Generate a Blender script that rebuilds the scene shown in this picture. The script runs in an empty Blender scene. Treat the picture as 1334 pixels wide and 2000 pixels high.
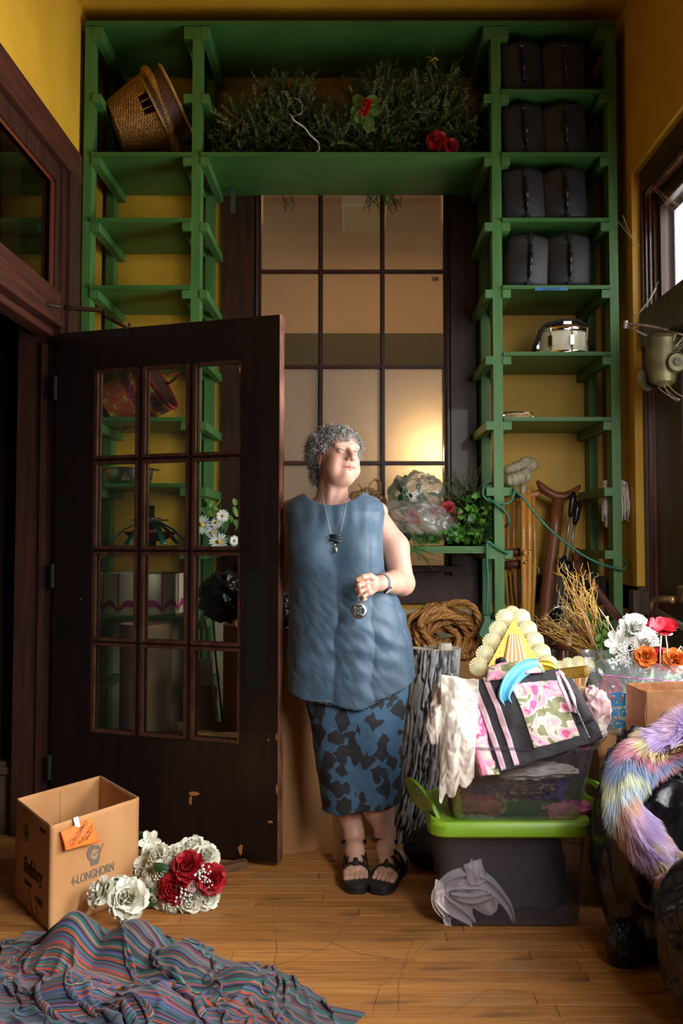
import bpy, math, random
import numpy as np
from mathutils import Vector, Matrix, Euler
R = math.radians
rng = np.random.default_rng(7); random.seed(7)
sc = bpy.context.scene
COL = sc.collection
# ---------------- camera (35 mm lens, image 1334x2000, slight upward pitch) ----------------
F = 1944.; CX = 693.; CY = 952.; PT = R(2.9); CH = 1.26
cd = bpy.data.cameras.new('camera'); cam = bpy.data.objects.new('camera', cd); COL.objects.link(cam)
cd.sensor_fit = 'VERTICAL'; cd.sensor_height = 36; cd.sensor_width = 24; cd.lens = F/2000*36
cd.shift_x = -(CX-667)/2000; cd.shift_y = -(1000-CY)/2000
cam.location = (0, 0, CH); cam.rotation_euler = (R(90)+PT, 0, 0); cd.clip_start = .05
sc.camera = cam
# ---------------- world, daylight, exposure ----------------
w = bpy.data.worlds.new('overcast_sky'); sc.world = w; w.use_nodes = True
w.node_tree.nodes['Background'].inputs[0].default_value = (.86, .93, 1, 1)
w.node_tree.nodes['Background'].inputs[1].default_value = 1.6
sc.view_settings.view_transform = 'Standard'; sc.view_settings.look = 'None'
sc.view_settings.exposure = 0.0; sc.view_settings.gamma = 1.0; sc.view_settings.use_curve_mapping = False
def area(name, loc, rot, sx, sy, power, col=(1, 1, 1), spread=180):
    l = bpy.data.lights.new(name, 'AREA'); l.shape = 'RECTANGLE'; l.size = sx; l.size_y = sy
    l.energy = power; l.color = col; l.spread = R(spread)
    o = bpy.data.objects.new(name, l); o.location = loc; o.rotation_euler = rot; COL.objects.link(o); return o
# daylight entering by the street doors' glass and the transom above (light shines towards -X)
area('daylight_transom', (1.40, 3.25, 2.48), (0, R(90), 0), .44, 2.14, 34, (.96, .98, 1))
area('daylight_door_glass', (1.37, 2.98, 1.31), (0, R(90), 0), 1.34, 1.64, 128, (.97, .98, 1))
# lamp added out of frame to brighten the foreground; the wall behind is solid
dw_ = area('foreground_fill', (1.222, .95, 1.75), (0, 0, 0), .75, 1.0, 23, (.98, .99, 1), 64)
dw_.rotation_euler = (Vector((-.75, 3.0, .1))-dw_.location).to_track_quat('-Z', 'Z').to_euler()
sb_ = area('soft_fill', (1.08, 1.75, 1.95), (0, 0, 0), .6, .8, 6, (1, .985, .96), 75)  # soft fill added out of frame to lift the right shelves
sb_.rotation_euler = (Vector((.62, 4.3, .95))-sb_.location).to_track_quat('-Z', 'Y').to_euler()
area('lamp_next_room', (0.2, 6.6, 3.5), (0, 0, 0), 1.2, .8, 9.5, (1, .58, .26))
# ---------------- pixel <-> place helpers (measuring only) ----------------
def _ray(u, v):
    x = (u-CX)/F; z = (CY-v)/F
    return x, math.cos(PT)-math.sin(PT)*z, math.sin(PT)+math.cos(PT)*z
def P(u, v, Y):
    r = _ray(u, v); t = Y/r[1]; return Vector((r[0]*t, Y, CH+r[2]*t))
def PX(u, v, X):
    r = _ray(u, v); t = X/r[0]; return Vector((X, r[1]*t, CH+r[2]*t))
def PZ(u, v, Z=0.):
    r = _ray(u, v); t = (Z-CH)/r[2]; return Vector((r[0]*t, r[1]*t, Z))
# ---------------- colour and material helpers ----------------
def C(r, g, b):
    f = lambda c: (c/255/12.92) if c/255 <= .04045 else ((c/255+.055)/1.055)**2.4
    return (f(r), f(g), f(b), 1)
MATS = {}
def M(name, c, c2=None, sc3=(8, 8, 8), rough=.6, bump=0., bscale=None, metal=0., coat=0., detail=4., lo=.35, hi=.65, spec=.5, sheen=0., dist=0., coord='Object', alpha=1., trans=0., sss=0.):
    if name in MATS: return MATS[name]
    m = bpy.data.materials.new(name); m.use_nodes = True; nt = m.node_tree; N = nt.nodes; L = nt.links
    b = N['Principled BSDF']; b.inputs['Base Color'].default_value = c
    b.inputs['Roughness'].default_value = rough; b.inputs['Metallic'].default_value = metal
    b.inputs['Coat Weight'].default_value = coat; b.inputs['Specular IOR Level'].default_value = spec
    b.inputs['Sheen Weight'].default_value = sheen; b.inputs['Alpha'].default_value = alpha
    b.inputs['Transmission Weight'].default_value = trans
    if sss: b.inputs['Subsurface Weight'].default_value = sss; b.inputs['Subsurface Radius'].default_value = (.012, .005, .003); b.inputs['Subsurface Scale'].default_value = 1.
    if c2 or bump:
        tc = N.new('ShaderNodeTexCoord'); mp = N.new('ShaderNodeMapping'); mp.inputs['Scale'].default_value = sc3
        L.new(tc.outputs[coord], mp.inputs[0])
    if c2:
        n = N.new('ShaderNodeTexNoise'); n.inputs['Scale'].default_value = 1; n.inputs['Detail'].default_value = detail; n.inputs['Distortion'].default_value = dist
        L.new(mp.outputs[0], n.inputs['Vector'])
        rp = N.new('ShaderNodeMapRange'); rp.inputs[1].default_value = lo; rp.inputs[2].default_value = hi
        L.new(n.outputs[0], rp.inputs[0])
        mx = N.new('ShaderNodeMix'); mx.data_type = 'RGBA'; mx.inputs[6].default_value = c; mx.inputs[7].default_value = c2
        L.new(rp.outputs[0], mx.inputs[0]); L.new(mx.outputs[2], b.inputs['Base Color'])
    if bump:
        n2 = N.new('ShaderNodeTexNoise'); n2.inputs['Scale'].default_value = 1; n2.inputs['Detail'].default_value = 5
        if bscale:
            mp2 = N.new('ShaderNodeMapping'); mp2.inputs['Scale'].default_value = bscale; L.new(tc.outputs[coord], mp2.inputs[0]); L.new(mp2.outputs[0], n2.inputs['Vector'])
        else: L.new(mp.outputs[0], n2.inputs['Vector'])
        bp = N.new('ShaderNodeBump'); bp.inputs['Strength'].default_value = 1; bp.inputs['Distance'].default_value = bump
        L.new(n2.outputs[0], bp.inputs['Height']); L.new(bp.outputs[0], b.inputs['Normal'])
    MATS[name] = m; return m
def mat_attr(name, rough=.8, attr='Col', sheen=0., bump=0.):
    if name in MATS: return MATS[name]
    m = bpy.data.materials.new(name); m.use_nodes = True; N = m.node_tree.nodes; L = m.node_tree.links
    a = N.new('ShaderNodeAttribute'); a.attribute_name = attr
    L.new(a.outputs['Color'], N['Principled BSDF'].inputs['Base Color']); N['Principled BSDF'].inputs['Roughness'].default_value = rough
    N['Principled BSDF'].inputs['Sheen Weight'].default_value = sheen
    MATS[name] = m; return m
def mat_glass(name, tint=(1, 1, 1, 1), refl=.08, rough=.02, frost=0.):
    m = bpy.data.materials.new(name); m.use_nodes = True; nt = m.node_tree; N = nt.nodes; L = nt.links
    N.remove(N['Principled BSDF']); out = N['Material Output']
    t = N.new('ShaderNodeBsdfTransparent'); t.inputs[0].default_value = tint
    g = N.new('ShaderNodeBsdfGlossy'); g.inputs['Roughness'].default_value = rough
    lw = N.new('ShaderNodeLayerWeight'); lw.inputs[0].default_value = .35
    mr = N.new('ShaderNodeMapRange'); mr.inputs[3].default_value = refl; mr.inputs[4].default_value = .75
    L.new(lw.outputs['Fresnel'], mr.inputs[0])
    mx = N.new('ShaderNodeMixShader'); L.new(mr.outputs[0], mx.inputs[0])
    base = t
    if frost:
        tl = N.new('ShaderNodeBsdfTranslucent'); tl.inputs[0].default_value = tint
        m2 = N.new('ShaderNodeMixShader'); m2.inputs[0].default_value = frost
        L.new(t.outputs[0], m2.inputs[1]); L.new(tl.outputs[0], m2.inputs[2]); base = m2
        tc = N.new('ShaderNodeTexCoord'); n = N.new('ShaderNodeTexNoise'); n.inputs['Scale'].default_value = 160; n.inputs['Detail'].default_value = 2
        L.new(tc.outputs['Object'], n.inputs['Vector']); bp = N.new('ShaderNodeBump'); bp.inputs['Distance'].default_value = .004
        L.new(n.outputs[0], bp.inputs['Height']); L.new(bp.outputs[0], g.inputs['Normal']); L.new(bp.outputs[0], tl.inputs['Normal'])
    L.new(base.outputs[0], mx.inputs[1]); L.new(g.outputs[0], mx.inputs[2]); L.new(mx.outputs[0], out.inputs[0])
    MATS[name] = m; return m
# ---------------- mesh helpers ----------------
class G:
    def __init__(s): s.v = []; s.f = []; s.uv = None
    def add(s, vs, fs):
        o = len(s.v); s.v.extend([tuple(v) for v in vs]); s.f.extend([tuple(i+o for i in f) for f in fs]); return s
    def box(s, a, b, mat=None, bev=0.):
        x0, y0, z0 = a; x1, y1, z1 = b
        if bev:
            e = bev; vs = []
            for z, d in ((z0, e), (z0+e, 0), (z1-e, 0), (z1, e)):
                vs += [(x0+d+ (e if d == 0 else 0)*0, y0+d, z), (x1-d, y0+d, z), (x1-d, y1-d, z), (x0+d, y1-d, z)]
            fs = [(3, 2, 1, 0), (12, 13, 14, 15)]
            for k in range(3):
                for i in range(4): j = (i+1) % 4; fs.append((4*k+i, 4*k+j, 4*k+4+j, 4*k+4+i))
        else:
            vs = [(x0, y0, z0), (x1, y0, z0), (x1, y1, z0), (x0, y1, z0), (x0, y0, z1), (x1, y0, z1), (x1, y1, z1), (x0, y1, z1)]
            fs = [(3, 2, 1, 0), (4, 5, 6, 7), (0, 1, 5, 4), (1, 2, 6, 5), (2, 3, 7, 6), (3, 0, 4, 7)]
        if mat is not None: vs = [mat @ Vector(v) for v in vs]
        return s.add(vs, fs)
    def rings(s, rings, cap=True, close=True):
        n = len(rings[0]); vs = [p for r in rings for p in r]; fs = []
        for k in range(len(rings)-1):
            for i in range(n if close else n-1):
                j = (i+1) % n; fs.append((k*n+i, k*n+j, (k+1)*n+j, (k+1)*n+i))
        if cap: fs.append(tuple(range(n-1, -1, -1))); fs.append(tuple((len(rings)-1)*n+i for i in range(n)))
        return s.add(vs, fs)
    def tube(s, pts, r, n=8, cap=True, flat=1.):
        pts = [Vector(p) for p in pts]; m = len(pts)
        rs = r if hasattr(r, '__len__') else [r]*m
        rings = []; up = None
        for i in range(m):
            t = (pts[min(i+1, m-1)]-pts[max(i-1, 0)]); t.normalize()
            if up is None:
                up = Vector((0, 0, 1)) if abs(t.z) < .9 else Vector((1, 0, 0))
            a = t.cross(up)
            if a.length < 1e-6: a = t.cross(Vector((1, 0, .3)))
            a.normalize(); b = a.cross(t); b.normalize(); up = b
            rings.append([pts[i]+a*(rs[i]*math.cos(2*math.pi*k/n))+b*(rs[i]*flat*math.sin(2*math.pi*k/n)) for k in range(n)])
        return s.rings(rings, cap)
    def lathe(s, prof, n=32, mat=None, cap=False, a0=0, a1=2*math.pi):
        full = abs(a1-a0-2*math.pi) < 1e-6; k = n if full else n+1
        rings = []
        for r, z in prof:
            rg = [Vector((r*math.cos(a0+(a1-a0)*i/n), r*math.sin(a0+(a1-a0)*i/n), z)) for i in range(k)]
            if mat is not None: rg = [mat @ p for p in rg]
            rings.append(rg)
        return s.rings(rings, cap, full)
    def prism(s, poly, axis, a, b, mat=None):
        # poly: list of 2D; axis: 'x','y','z' extrusion between a and b
        def mk(p, t):
            q = {'x': (t, p[0], p[1]), 'y': (p[0], t, p[1]), 'z': (p[0], p[1], t)}[axis]
            return mat @ Vector(q) if mat is not None else Vector(q)
        return s.rings([[mk(p, a) for p in poly], [mk(p, b) for p in poly]], True)
    def build(s, name, mat, parent=None, smooth=False, **kw):
        me = bpy.data.meshes.new(name); me.from_pydata(s.v, [], s.f); me.update()
        return finish(me, name, mat, parent, smooth, **kw)
def recalc(me):
    import bmesh
    bm = bmesh.new(); bm.from_mesh(me); bmesh.ops.recalc_face_normals(bm, faces=bm.faces); bm.to_mesh(me); bm.free()
def finish(me, name, mat, parent=None, smooth=False, loc=None, rot=None, label=None, kind=None, fixn=True):
    if fixn and len(me.polygons) < 60000: recalc(me)
    if mat is not None:
        for mm in (mat if isinstance(mat, (list, tuple)) else [mat]): me.materials.append(mm)
    if smooth is True: me.polygons.foreach_set('use_smooth', [True]*len(me.polygons))
    elif smooth: 
        me.polygons.foreach_set('use_smooth', [True]*len(me.polygons))
        try: me.set_sharp_from_angle(angle=R(smooth))
        except Exception: pass
    o = bpy.data.objects.new(name, me); COL.objects.link(o)
    if parent is not None: o.parent = parent
    if loc is not None: o.location = loc
    if rot is not None: o.rotation_euler = rot
    if label: o['label'] = label
    if kind: o['kind'] = kind
    return o
def npmesh(name, V, Fc, mat, parent=None, smooth=True, col=None, uv=None, **kw):
    V = np.asarray(V, np.float32); Fc = np.asarray(Fc, np.int32); k = Fc.shape[1]
    me = bpy.data.meshes.new(name); me.vertices.add(len(V)); me.vertices.foreach_set('co', V.ravel())
    me.loops.add(Fc.size); me.loops.foreach_set('vertex_index', Fc.ravel())
    me.polygons.add(len(Fc)); me.polygons.foreach_set('loop_start', np.arange(0, Fc.size, k, dtype=np.int32))
    try: me.polygons.foreach_set('loop_total', np.full(len(Fc), k, np.int32))
    except Exception: pass
    me.update(calc_edges=True); me.validate()
    if col is not None:
        a = me.color_attributes.new('Col', 'FLOAT_COLOR', 'POINT'); c = np.ones((len(V), 4), np.float32); c[:, :3] = col; a.data.foreach_set('color', c.ravel())
    if uv is not None:
        u = me.uv_layers.new(name='UVMap'); u.data.foreach_set('uv', np.asarray(uv, np.float32)[Fc.ravel()].ravel())
    kw.setdefault('fixn', False)
    return finish(me, name, mat, parent, smooth, **kw)
def gridfaces(nu, nv, closeu=False):
    i = np.arange(nu if closeu else nu-1)[:, None]; j = np.arange(nv-1)[None, :]
    i2 = (i+1) % nu
    return np.stack([i*nv+j, i2*nv+j, i2*nv+j+1, i*nv+j+1], -1).reshape(-1, 4)
def empty(name, loc=(0, 0, 0), rot=(0, 0, 0)):
    o = bpy.data.objects.new(name, None); o.location = loc; o.rotation_euler = rot; o.empty_display_size = .05; COL.objects.link(o); return o
def tag(o, label, cat=None, group=None, kind=None):
    o['label'] = label
    if cat: o['category'] = cat
    if group: o['group'] = group
    if kind: o['kind'] = kind
    return o
def thing(name, label, cat, loc=(0, 0, 0), rot=(0, 0, 0), group=None): return tag(empty(name, loc, rot), label, cat, group)
def struct(name, g, mat, parent=None, label=None, **kw):
    o = g.build(name, mat, parent, **kw) if isinstance(g, G) else g
    if parent is None: o['kind'] = 'structure'
    if label: o['label'] = label
    return o
def text_mesh(name, txt, size, mat, parent=None, loc=(0, 0, 0), rot=(0, 0, 0), ext=.0006, sx=1., shear=0., align='CENTER', matrix=None, label=None, offset=0.):
    c = bpy.data.curves.new(name, 'FONT'); c.body = txt; c.size = size; c.extrude = ext; c.align_x = align; c.align_y = 'CENTER'; c.shear = shear; c.offset = offset; c.resolution_u = 3
    t = bpy.data.objects.new('tmp', c); COL.objects.link(t)
    dg = bpy.context.evaluated_depsgraph_get(); me = bpy.data.meshes.new_from_object(t.evaluated_get(dg)); bpy.data.objects.remove(t)
    if sx != 1: me.transform(Matrix.Diagonal((sx, 1, 1, 1)))
    me.materials.clear(); me.name = name
    o = finish(me, name, mat, parent, False, fixn=False, label=label)
    if matrix is not None: o.matrix_local = matrix
    else: o.location = loc; o.rotation_euler = rot
    return o
def copy_tree(o, parent=None):
    c = o.copy(); COL.objects.link(c); c.parent = parent
    for ch in list(o.children): copy_tree(ch, c)
    return c
# smooth value noise (numpy)
class VN:
    def __init__(s, seed=0): s.t = np.random.default_rng(seed).random((64, 64, 64)).astype(np.float32)*2-1
    def __call__(s, x, y, z=0.):
        x, y, z = np.broadcast_arrays(np.asarray(x, float), np.asarray(y, float), np.asarray(z, float))
        xi = np.floor(x).astype(int); yi = np.floor(y).astype(int); zi = np.floor(z).astype(int)
        fx = x-xi; fy = y-yi; fz = z-zi
        fx = fx*fx*(3-2*fx); fy = fy*fy*(3-2*fy); fz = fz*fz*(3-2*fz); r = 0
        for a in (0, 1):
            for b in (0, 1):
                for c in (0, 1):
                    r = r+s.t[(xi+a) & 63, (yi+b) & 63, (zi+c) & 63]*(fx if a else 1-fx)*(fy if b else 1-fy)*(fz if c else 1-fz)
        return r
vn = VN(3)
def fbm(x, y, z=0., o=4): 
    r = 0; a = 1.
    for k in range(o): r = r+a*vn(x*2**k+k*7.3, y*2**k+k*3.1, z*2**k+k*5.7); a *= .5
    return r
# ---------------- signed-distance modelling + surface nets ----------------
def smin(a, b, k):
    h = np.clip(.5+.5*(b-a)/k, 0, 1); return b*(1-h)+a*h-k*h*(1-h)
def smax(a, b, k): return -smin(-a, -b, k)
def s_ell(p, c, r, rot=None):
    q = p-np.asarray(c, np.float32)
    if rot is not None: q = q @ np.asarray(rot, np.float32)       # columns of rot are local axes
    r = np.asarray(r, np.float32); k0 = np.linalg.norm(q/r, axis=-1); k1 = np.linalg.norm(q/(r*r), axis=-1)
    return k0*(k0-1)/np.maximum(k1, 1e-6)
def s_cone(p, a, b, ra, rb):
    a = np.asarray(a, np.float32); b = np.asarray(b, np.float32); ba = b-a; l2 = float(ba@ba)
    t = np.clip(((p-a)@ba)/l2, 0, 1); return np.linalg.norm(p-a-t[..., None]*ba, axis=-1)-(ra+(rb-ra)*t)
def s_chain(p, pts, rs, k=.01):
    d = None
    for i in range(len(pts)-1):
        e = s_cone(p, pts[i], pts[i+1], rs[i], rs[i+1]); d = e if d is None else smin(d, e, k)
    return d
def snet(f, lo, hi, h):
    lo = np.array(lo, float); hi = np.array(hi, float); n = np.maximum(np.ceil((hi-lo)/h).astype(int)+1, 3)
    ax = [lo[i]+h*np.arange(n[i]) for i in range(3)]
    V = np.empty(n, np.float32)
    for i0 in range(0, n[0], 16):
        g = np.stack(np.meshgrid(ax[0][i0:i0+16], ax[1], ax[2], indexing='ij'), -1).astype(np.float32); V[i0:i0+16] = f(g)
    S = V < 0
    acc = np.zeros([k-1 for k in n]+[3], np.float32); cnt = np.zeros([k-1 for k in n], np.float32)
    sl = lambda a, b: slice(a, b)
    for d in range(3):
        A = [slice(None)]*3; B = [slice(None)]*3; A[d] = slice(0, -1); B[d] = slice(1, None)
        va = V[tuple(A)]; vb = V[tuple(B)]; cr = (va < 0) != (vb < 0)
        idx = np.argwhere(cr)
        if len(idx) == 0: continue
        t = va[cr]/(va[cr]-vb[cr]); pt = idx.astype(np.float32); pt[:, d] += t
        e = [k for k in range(3) if k != d]
        for da in (0, -1):
            for db in (0, -1):
                c = idx.copy(); c[:, e[0]] += da; c[:, e[1]] += db
                ok = np.all((c >= 0) & (c < np.array(n)-1), 1); cc = c[ok]
                np.add.at(acc, (cc[:, 0], cc[:, 1], cc[:, 2]), pt[ok]); np.add.at(cnt, (cc[:, 0], cc[:, 1], cc[:, 2]), 1)
    act = cnt > 0; ids = np.full(cnt.shape, -1, np.int64); ids[act] = np.arange(act.sum())
    verts = acc[act]/cnt[act][:, None]*h+lo
    faces = []
    for d in range(3):
        A = [slice(None)]*3; B = [slice(None)]*3; A[d] = slice(0, -1); B[d] = slice(1, None)
        sa = S[tuple(A)]; sb = S[tuple(B)]; e = [k for k in range(3) if k != d]
        for flip, msk in ((0, sa & ~sb), (1, ~sa & sb)):
            idx = np.argwhere(msk); ok = (idx[:, e[0]] > 0) & (idx[:, e[1]] > 0) & (idx[:, e[0]] < n[e[0]]-1) & (idx[:, e[1]] < n[e[1]]-1); idx = idx[ok]
            if len(idx) == 0: continue
            q = []
            for da, db in ((0, 0), (-1, 0), (-1, -1), (0, -1)):
                c = idx.copy(); c[:, e[0]] += da; c[:, e[1]] += db; q.append(ids[c[:, 0], c[:, 1], c[:, 2]])
            q = np.stack(q, 1)
            if (flip == 1) != (d == 1): q = q[:, ::-1]
            faces.append(q)
    Fc = np.concatenate(faces); Fc = Fc[:, ::-1]
    return verts, Fc
def joinm(parts):
    V = []; Fc = []; o = 0
    for v, f in parts: V.append(v); Fc.append(np.asarray(f)+o); o += len(v)
    return np.concatenate(V), np.concatenate(Fc)
# ---------------- position-based cloth (numpy) ----------------
def cloth(X, rest, iters, ground, pins=None, grav=.0006, damp=.93, fric=.5, bend=.35, extra=None, thick=.004):
    """X (nu,nv,3) start; rest=(du,dv); ground(p)-> pushes points out of solids; pins mask"""
    X = X.astype(np.float64).copy(); Vv = np.zeros_like(X); du, dv = rest; dd = math.hypot(du, dv)
    w = np.ones(X.shape[:2]); 
    if pins is not None: w[pins] = 0
    def con(a, b, L, k):
        d = X[b]-X[a]; l = np.linalg.norm(d, axis=-1)+1e-9; wa = w[a]; wb = w[b]; s = wa+wb+1e-9
        c = (k*(l-L)/l/s)[..., None]*d; X[a] += c*wa[..., None]; X[b] -= c*wb[..., None]
    S = slice
    for it in range(iters):
        Vv *= damp; Vv[..., 2] -= grav*(w > 0); X0 = X.copy(); X += Vv*w[..., None]
        for _ in range(2):
            for o in (0, 1):
                na = (X.shape[0]-o)//2; nb = (X.shape[1]-o)//2
                con((S(o, o+2*na-0, 2) if 1 else 0, S(None)), (S(o+1, o+1+2*na, 2), S(None)), du, 1.) if X[o:o+2*na:2].shape[0] == X[o+1:o+1+2*na:2].shape[0] else con((S(o, o+2*(na-1)+1, 2), S(None)), (S(o+1, o+2*na, 2), S(None)), du, 1.)
                con((S(None), S(o, o+2*nb, 2)), (S(None), S(o+1, o+1+2*nb, 2)), dv, 1.) if X[:, o:o+2*nb:2].shape[1] == X[:, o+1:o+1+2*nb:2].shape[1] else con((S(None), S(o, o+2*(nb-1)+1, 2)), (S(None), S(o+1, o+2*nb, 2)), dv, 1.)
            for o in (0, 1):
                m = X.shape[0]-1; idx = np.arange(o, m, 2)
                con((idx[:, None], np.arange(0, X.shape[1]-1)[None]), (idx[:, None]+1, np.arange(1, X.shape[1])[None]), dd, .3)
                con((idx[:, None], np.arange(1, X.shape[1])[None]), (idx[:, None]+1, np.arange(0, X.shape[1]-1)[None]), dd, .3)
            for o in range(4):
                ia = np.arange(o, X.shape[0]-2, 4); ja = np.arange(o, X.shape[1]-2, 4)
                con((ia,), (ia+2,), 2*du, bend*.5) if len(ia) else None
                con((S(None), ja), (S(None), ja+2), 2*dv, bend*.5) if len(ja) else None
            X = ground(X, X0)
            if extra is not None: X = extra(X, it)
        Vv = (X-X0)*w[..., None]
    return X
def floor_ground(z0=.006, fr=.5):
    def g(X, X0):
        m = X[..., 2] < z0; X[..., 2] = np.where(m, z0, X[..., 2])
        X[..., 0] = np.where(m, X[..., 0]+(X0[..., 0]-X[..., 0])*fr, X[..., 0]); X[..., 1] = np.where(m, X[..., 1]+(X0[..., 1]-X[..., 1])*fr, X[..., 1]); return X
    return g
# ================= SETTING =================
XL = -1.275; XR = 1.26; YB = 5.05; HC = 3.735; YN = -1.2
yellow = M('yellow_plaster', C(212, 166, 44), C(200, 150, 36), (3, 3, 3), rough=.55, bump=.0025, bscale=(60, 60, 60))
cream = M('cream_plaster', C(214, 198, 160), C(196, 178, 140), (3, 3, 3), rough=.6, bump=.002, bscale=(60, 60, 60))
tan = M('tan_plaster', C(206, 176, 142), C(196, 166, 130), (2, 2, 2), rough=.8)
dwood = M('dark_varnished_wood', C(66, 34, 22), C(40, 18, 11), (40, 40, 3), rough=.45, bump=.0004, bscale=(90, 90, 6), coat=.05, lo=.3, hi=.7)
dwoodh = M('dark_wood_horizontal', C(82, 38, 24), C(48, 21, 12), (30, 3, 60), rough=.48, bump=.0003, bscale=(90, 5, 90), coat=.05, lo=.3, hi=.7)
doorw = M('door_wood', C(32, 15, 10), C(20, 9, 6), (26, 26, 3), rough=.42, bump=.0006, bscale=(90, 90, 6), coat=.1)
edgew = M('worn_door_edge', C(150, 104, 82), C(92, 52, 36), (30, 30, 8), rough=.5)
glass = mat_glass('clear_glass', (.96, .98, .96, 1), .03)
dglass = mat_glass('dusty_transom_glass', (.5, .52, .45, 1), .10, .03)
fglass = mat_glass('frosted_glass', (.95, .92, .86, 1), .04, .25, frost=.9)
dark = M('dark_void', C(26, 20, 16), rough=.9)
# ---- floor boards ----
slab = M('dusty_floor_joint', C(176, 136, 92), rough=.9)
fl = G().box((-1.7, YN, -.05), (XR+.4, 7.8, -.004)).build('floor', slab); fl['kind'] = 'structure'
tag(fl, 'worn orange brown strip wood floor of narrow boards', None)
def floor_mat():
    m = bpy.data.materials.new('worn_floor_wood'); m.use_nodes = True; N = m.node_tree.nodes; L = m.node_tree.links; b = N['Principled BSDF']
    tc = N.new('ShaderNodeTexCoord'); oi = N.new('ShaderNodeObjectInfo')
    def noise(scale, detail=5, dist=0.):
        mp = N.new('ShaderNodeMapping'); mp.inputs['Scale'].default_value = scale; L.new(tc.outputs['Object'], mp.inputs[0])
        n = N.new('ShaderNodeTexNoise'); n.inputs['Scale'].default_value = 1; n.inputs['Detail'].default_value = detail; n.inputs['Distortion'].default_value = dist; L.new(mp.outputs[0], n.inputs['Vector']); return n
    def mix(f, a, bb):
        x = N.new('ShaderNodeMix'); x.data_type = 'RGBA'
        if isinstance(f, float): x.inputs[0].default_value = f
        else: L.new(f, x.inputs[0])
        for k, q in ((6, a), (7, bb)):
            if isinstance(q, tuple): x.inputs[k].default_value = q
            else: L.new(q, x.inputs[k])
        return x.outputs[2]
    def rng_(o, a, c): r = N.new('ShaderNodeMapRange'); r.inputs[1].default_value = a; r.inputs[2].default_value = c; L.new(o, r.inputs[0]); return r.outputs[0]
    grain = noise((3, 90, 10), 6, .2); base = mix(rng_(grain.outputs[0], .35, .68), C(150, 96, 46), C(200, 138, 72))
    pc = mix(oi.outputs['Random'], C(136, 84, 38), C(204, 138, 70)); base = mix(.35, base, pc)
    wear = noise((2.2, 2.6, 1), 6); base = mix(rng_(wear.outputs[0], .55, .75), base, C(150, 116, 80))
    grime = noise((3.3, 9, 1), 6); base = mix(rng_(grime.outputs[0], .55, .8), base, C(92, 58, 30))
    L.new(base, b.inputs['Base Color'])
    L.new(rng_(wear.outputs[0], .2, .9), b.inputs['Roughness']); b.inputs['Roughness'].default_value = .45
    rr = N.new('ShaderNodeMapRange'); rr.inputs[1].default_value = .3; rr.inputs[2].default_value = .7; rr.inputs[3].default_value = .34; rr.inputs[4].default_value = .6; L.new(grime.outputs[0], rr.inputs[0]); L.new(rr.outputs[0], b.inputs['Roughness'])
    scr = noise((60, 240, 30), 3); bp = N.new('ShaderNodeBump'); bp.inputs['Distance'].default_value = .0012; L.new(scr.outputs[0], bp.inputs['Height']); L.new(bp.outputs[0], b.inputs['Normal'])
    return m
fmat = floor_mat()
bw = .0705; y = 2.30; k = 0; nb = 0
gb = [G().box((-L_/2, -bw/2+.0014, -.003), (L_/2, bw/2-.0014, 0), bev=.001) for L_ in (.6, .9, 1.2, 1.7)]
gm = []
for g_ in gb:
    me = bpy.data.meshes.new('floorboard'); me.from_pydata(g_.v, [], g_.f); recalc(me); me.materials.append(fmat); gm.append(me)
lens = (.6, .9, 1.2, 1.7)
while y < 5.03:
    x = -1.68 + random.uniform(-.6, 0)
    while x < XR+.03:
        q = random.choice((1, 2, 2, 3)); L_ = lens[q]
        o = bpy.data.objects.new('floorboard', gm[q]); COL.objects.link(o); o.parent = fl
        o.location = (x+L_/2, y, random.uniform(-.0006, .0006)); x += L_+.0015; nb += 1
    y += bw
# rest of the floor towards the camera: same wood, seen by nobody
G().box((-1.7, YN, -.004), (XR+.03, 2.26, 0)).build('floorboard', fmat, fl, label='plain boarded floor nearer the viewer')
# dark scratches scored over several boards
crk = M('floor_scratch', C(38, 24, 14), rough=.9)
g = G()
for pts in ([(815, 1815), (800, 1850), (790, 1880), (778, 1925), (776, 1990)], [(835, 1835), (795, 1880), (740, 1930), (725, 1990)], [(1050, 1760), (985, 1770), (940, 1772)], [(700, 1780), (640, 1850), (560, 1880), (500, 1890)], [(530, 1755), (540, 1830), (538, 1900)], [(960, 1930), (860, 1990)], [(620, 1830), (700, 1862), (770, 1872)]):
    w_ = [PZ(a, b, .0005) for a, b in pts]; q = []
    for i in range(len(w_)-1):
        for t in np.linspace(0, 1, 8)[:-1]: q.append(w_[i].lerp(w_[i+1], t)+Vector((random.gauss(0, .0022), random.gauss(0, .0022), 0)))
    g.tube(q, .0004, 4)
g.build('scratch', crk, fl, kind='stuff')
# ---- back wall with the inner window opening ----
wx0, wx1, wz0, wz1 = -.68, .63, 1.05, 3.12
T = .12
g = G().box((XL-.2, YB, 0), (wx0, YB+T, HC)).box((wx1, YB, 0), (XR+.2, YB+T, HC)).box((wx0, YB, 0), (wx1, YB+T, wz0)).box((wx0, YB, wz1), (wx1, YB+T, HC))
wb = struct('wall_back', g, yellow, label='yellow plaster end wall behind the green shelving')
G().box((XL, YB-.003, 0), (XR, YB, .90)).build('lower_paint', cream, wb, label='cream painted lower wall')
struct('trim_1', G().box((wx0-.02, YB-.03, .93), (XR, YB-.004, 1.06)).box((wx0-.02, YB-.036, 1.055), (XR, YB-.004, 1.07)), dwoodh, label='dark wood chair rail on the end wall')
struct('baseboard_back', G().box((XL, YB-.02, 0), (XR, YB-.004, .18)), dwoodh, label='dark wood skirting of the end wall')
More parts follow.
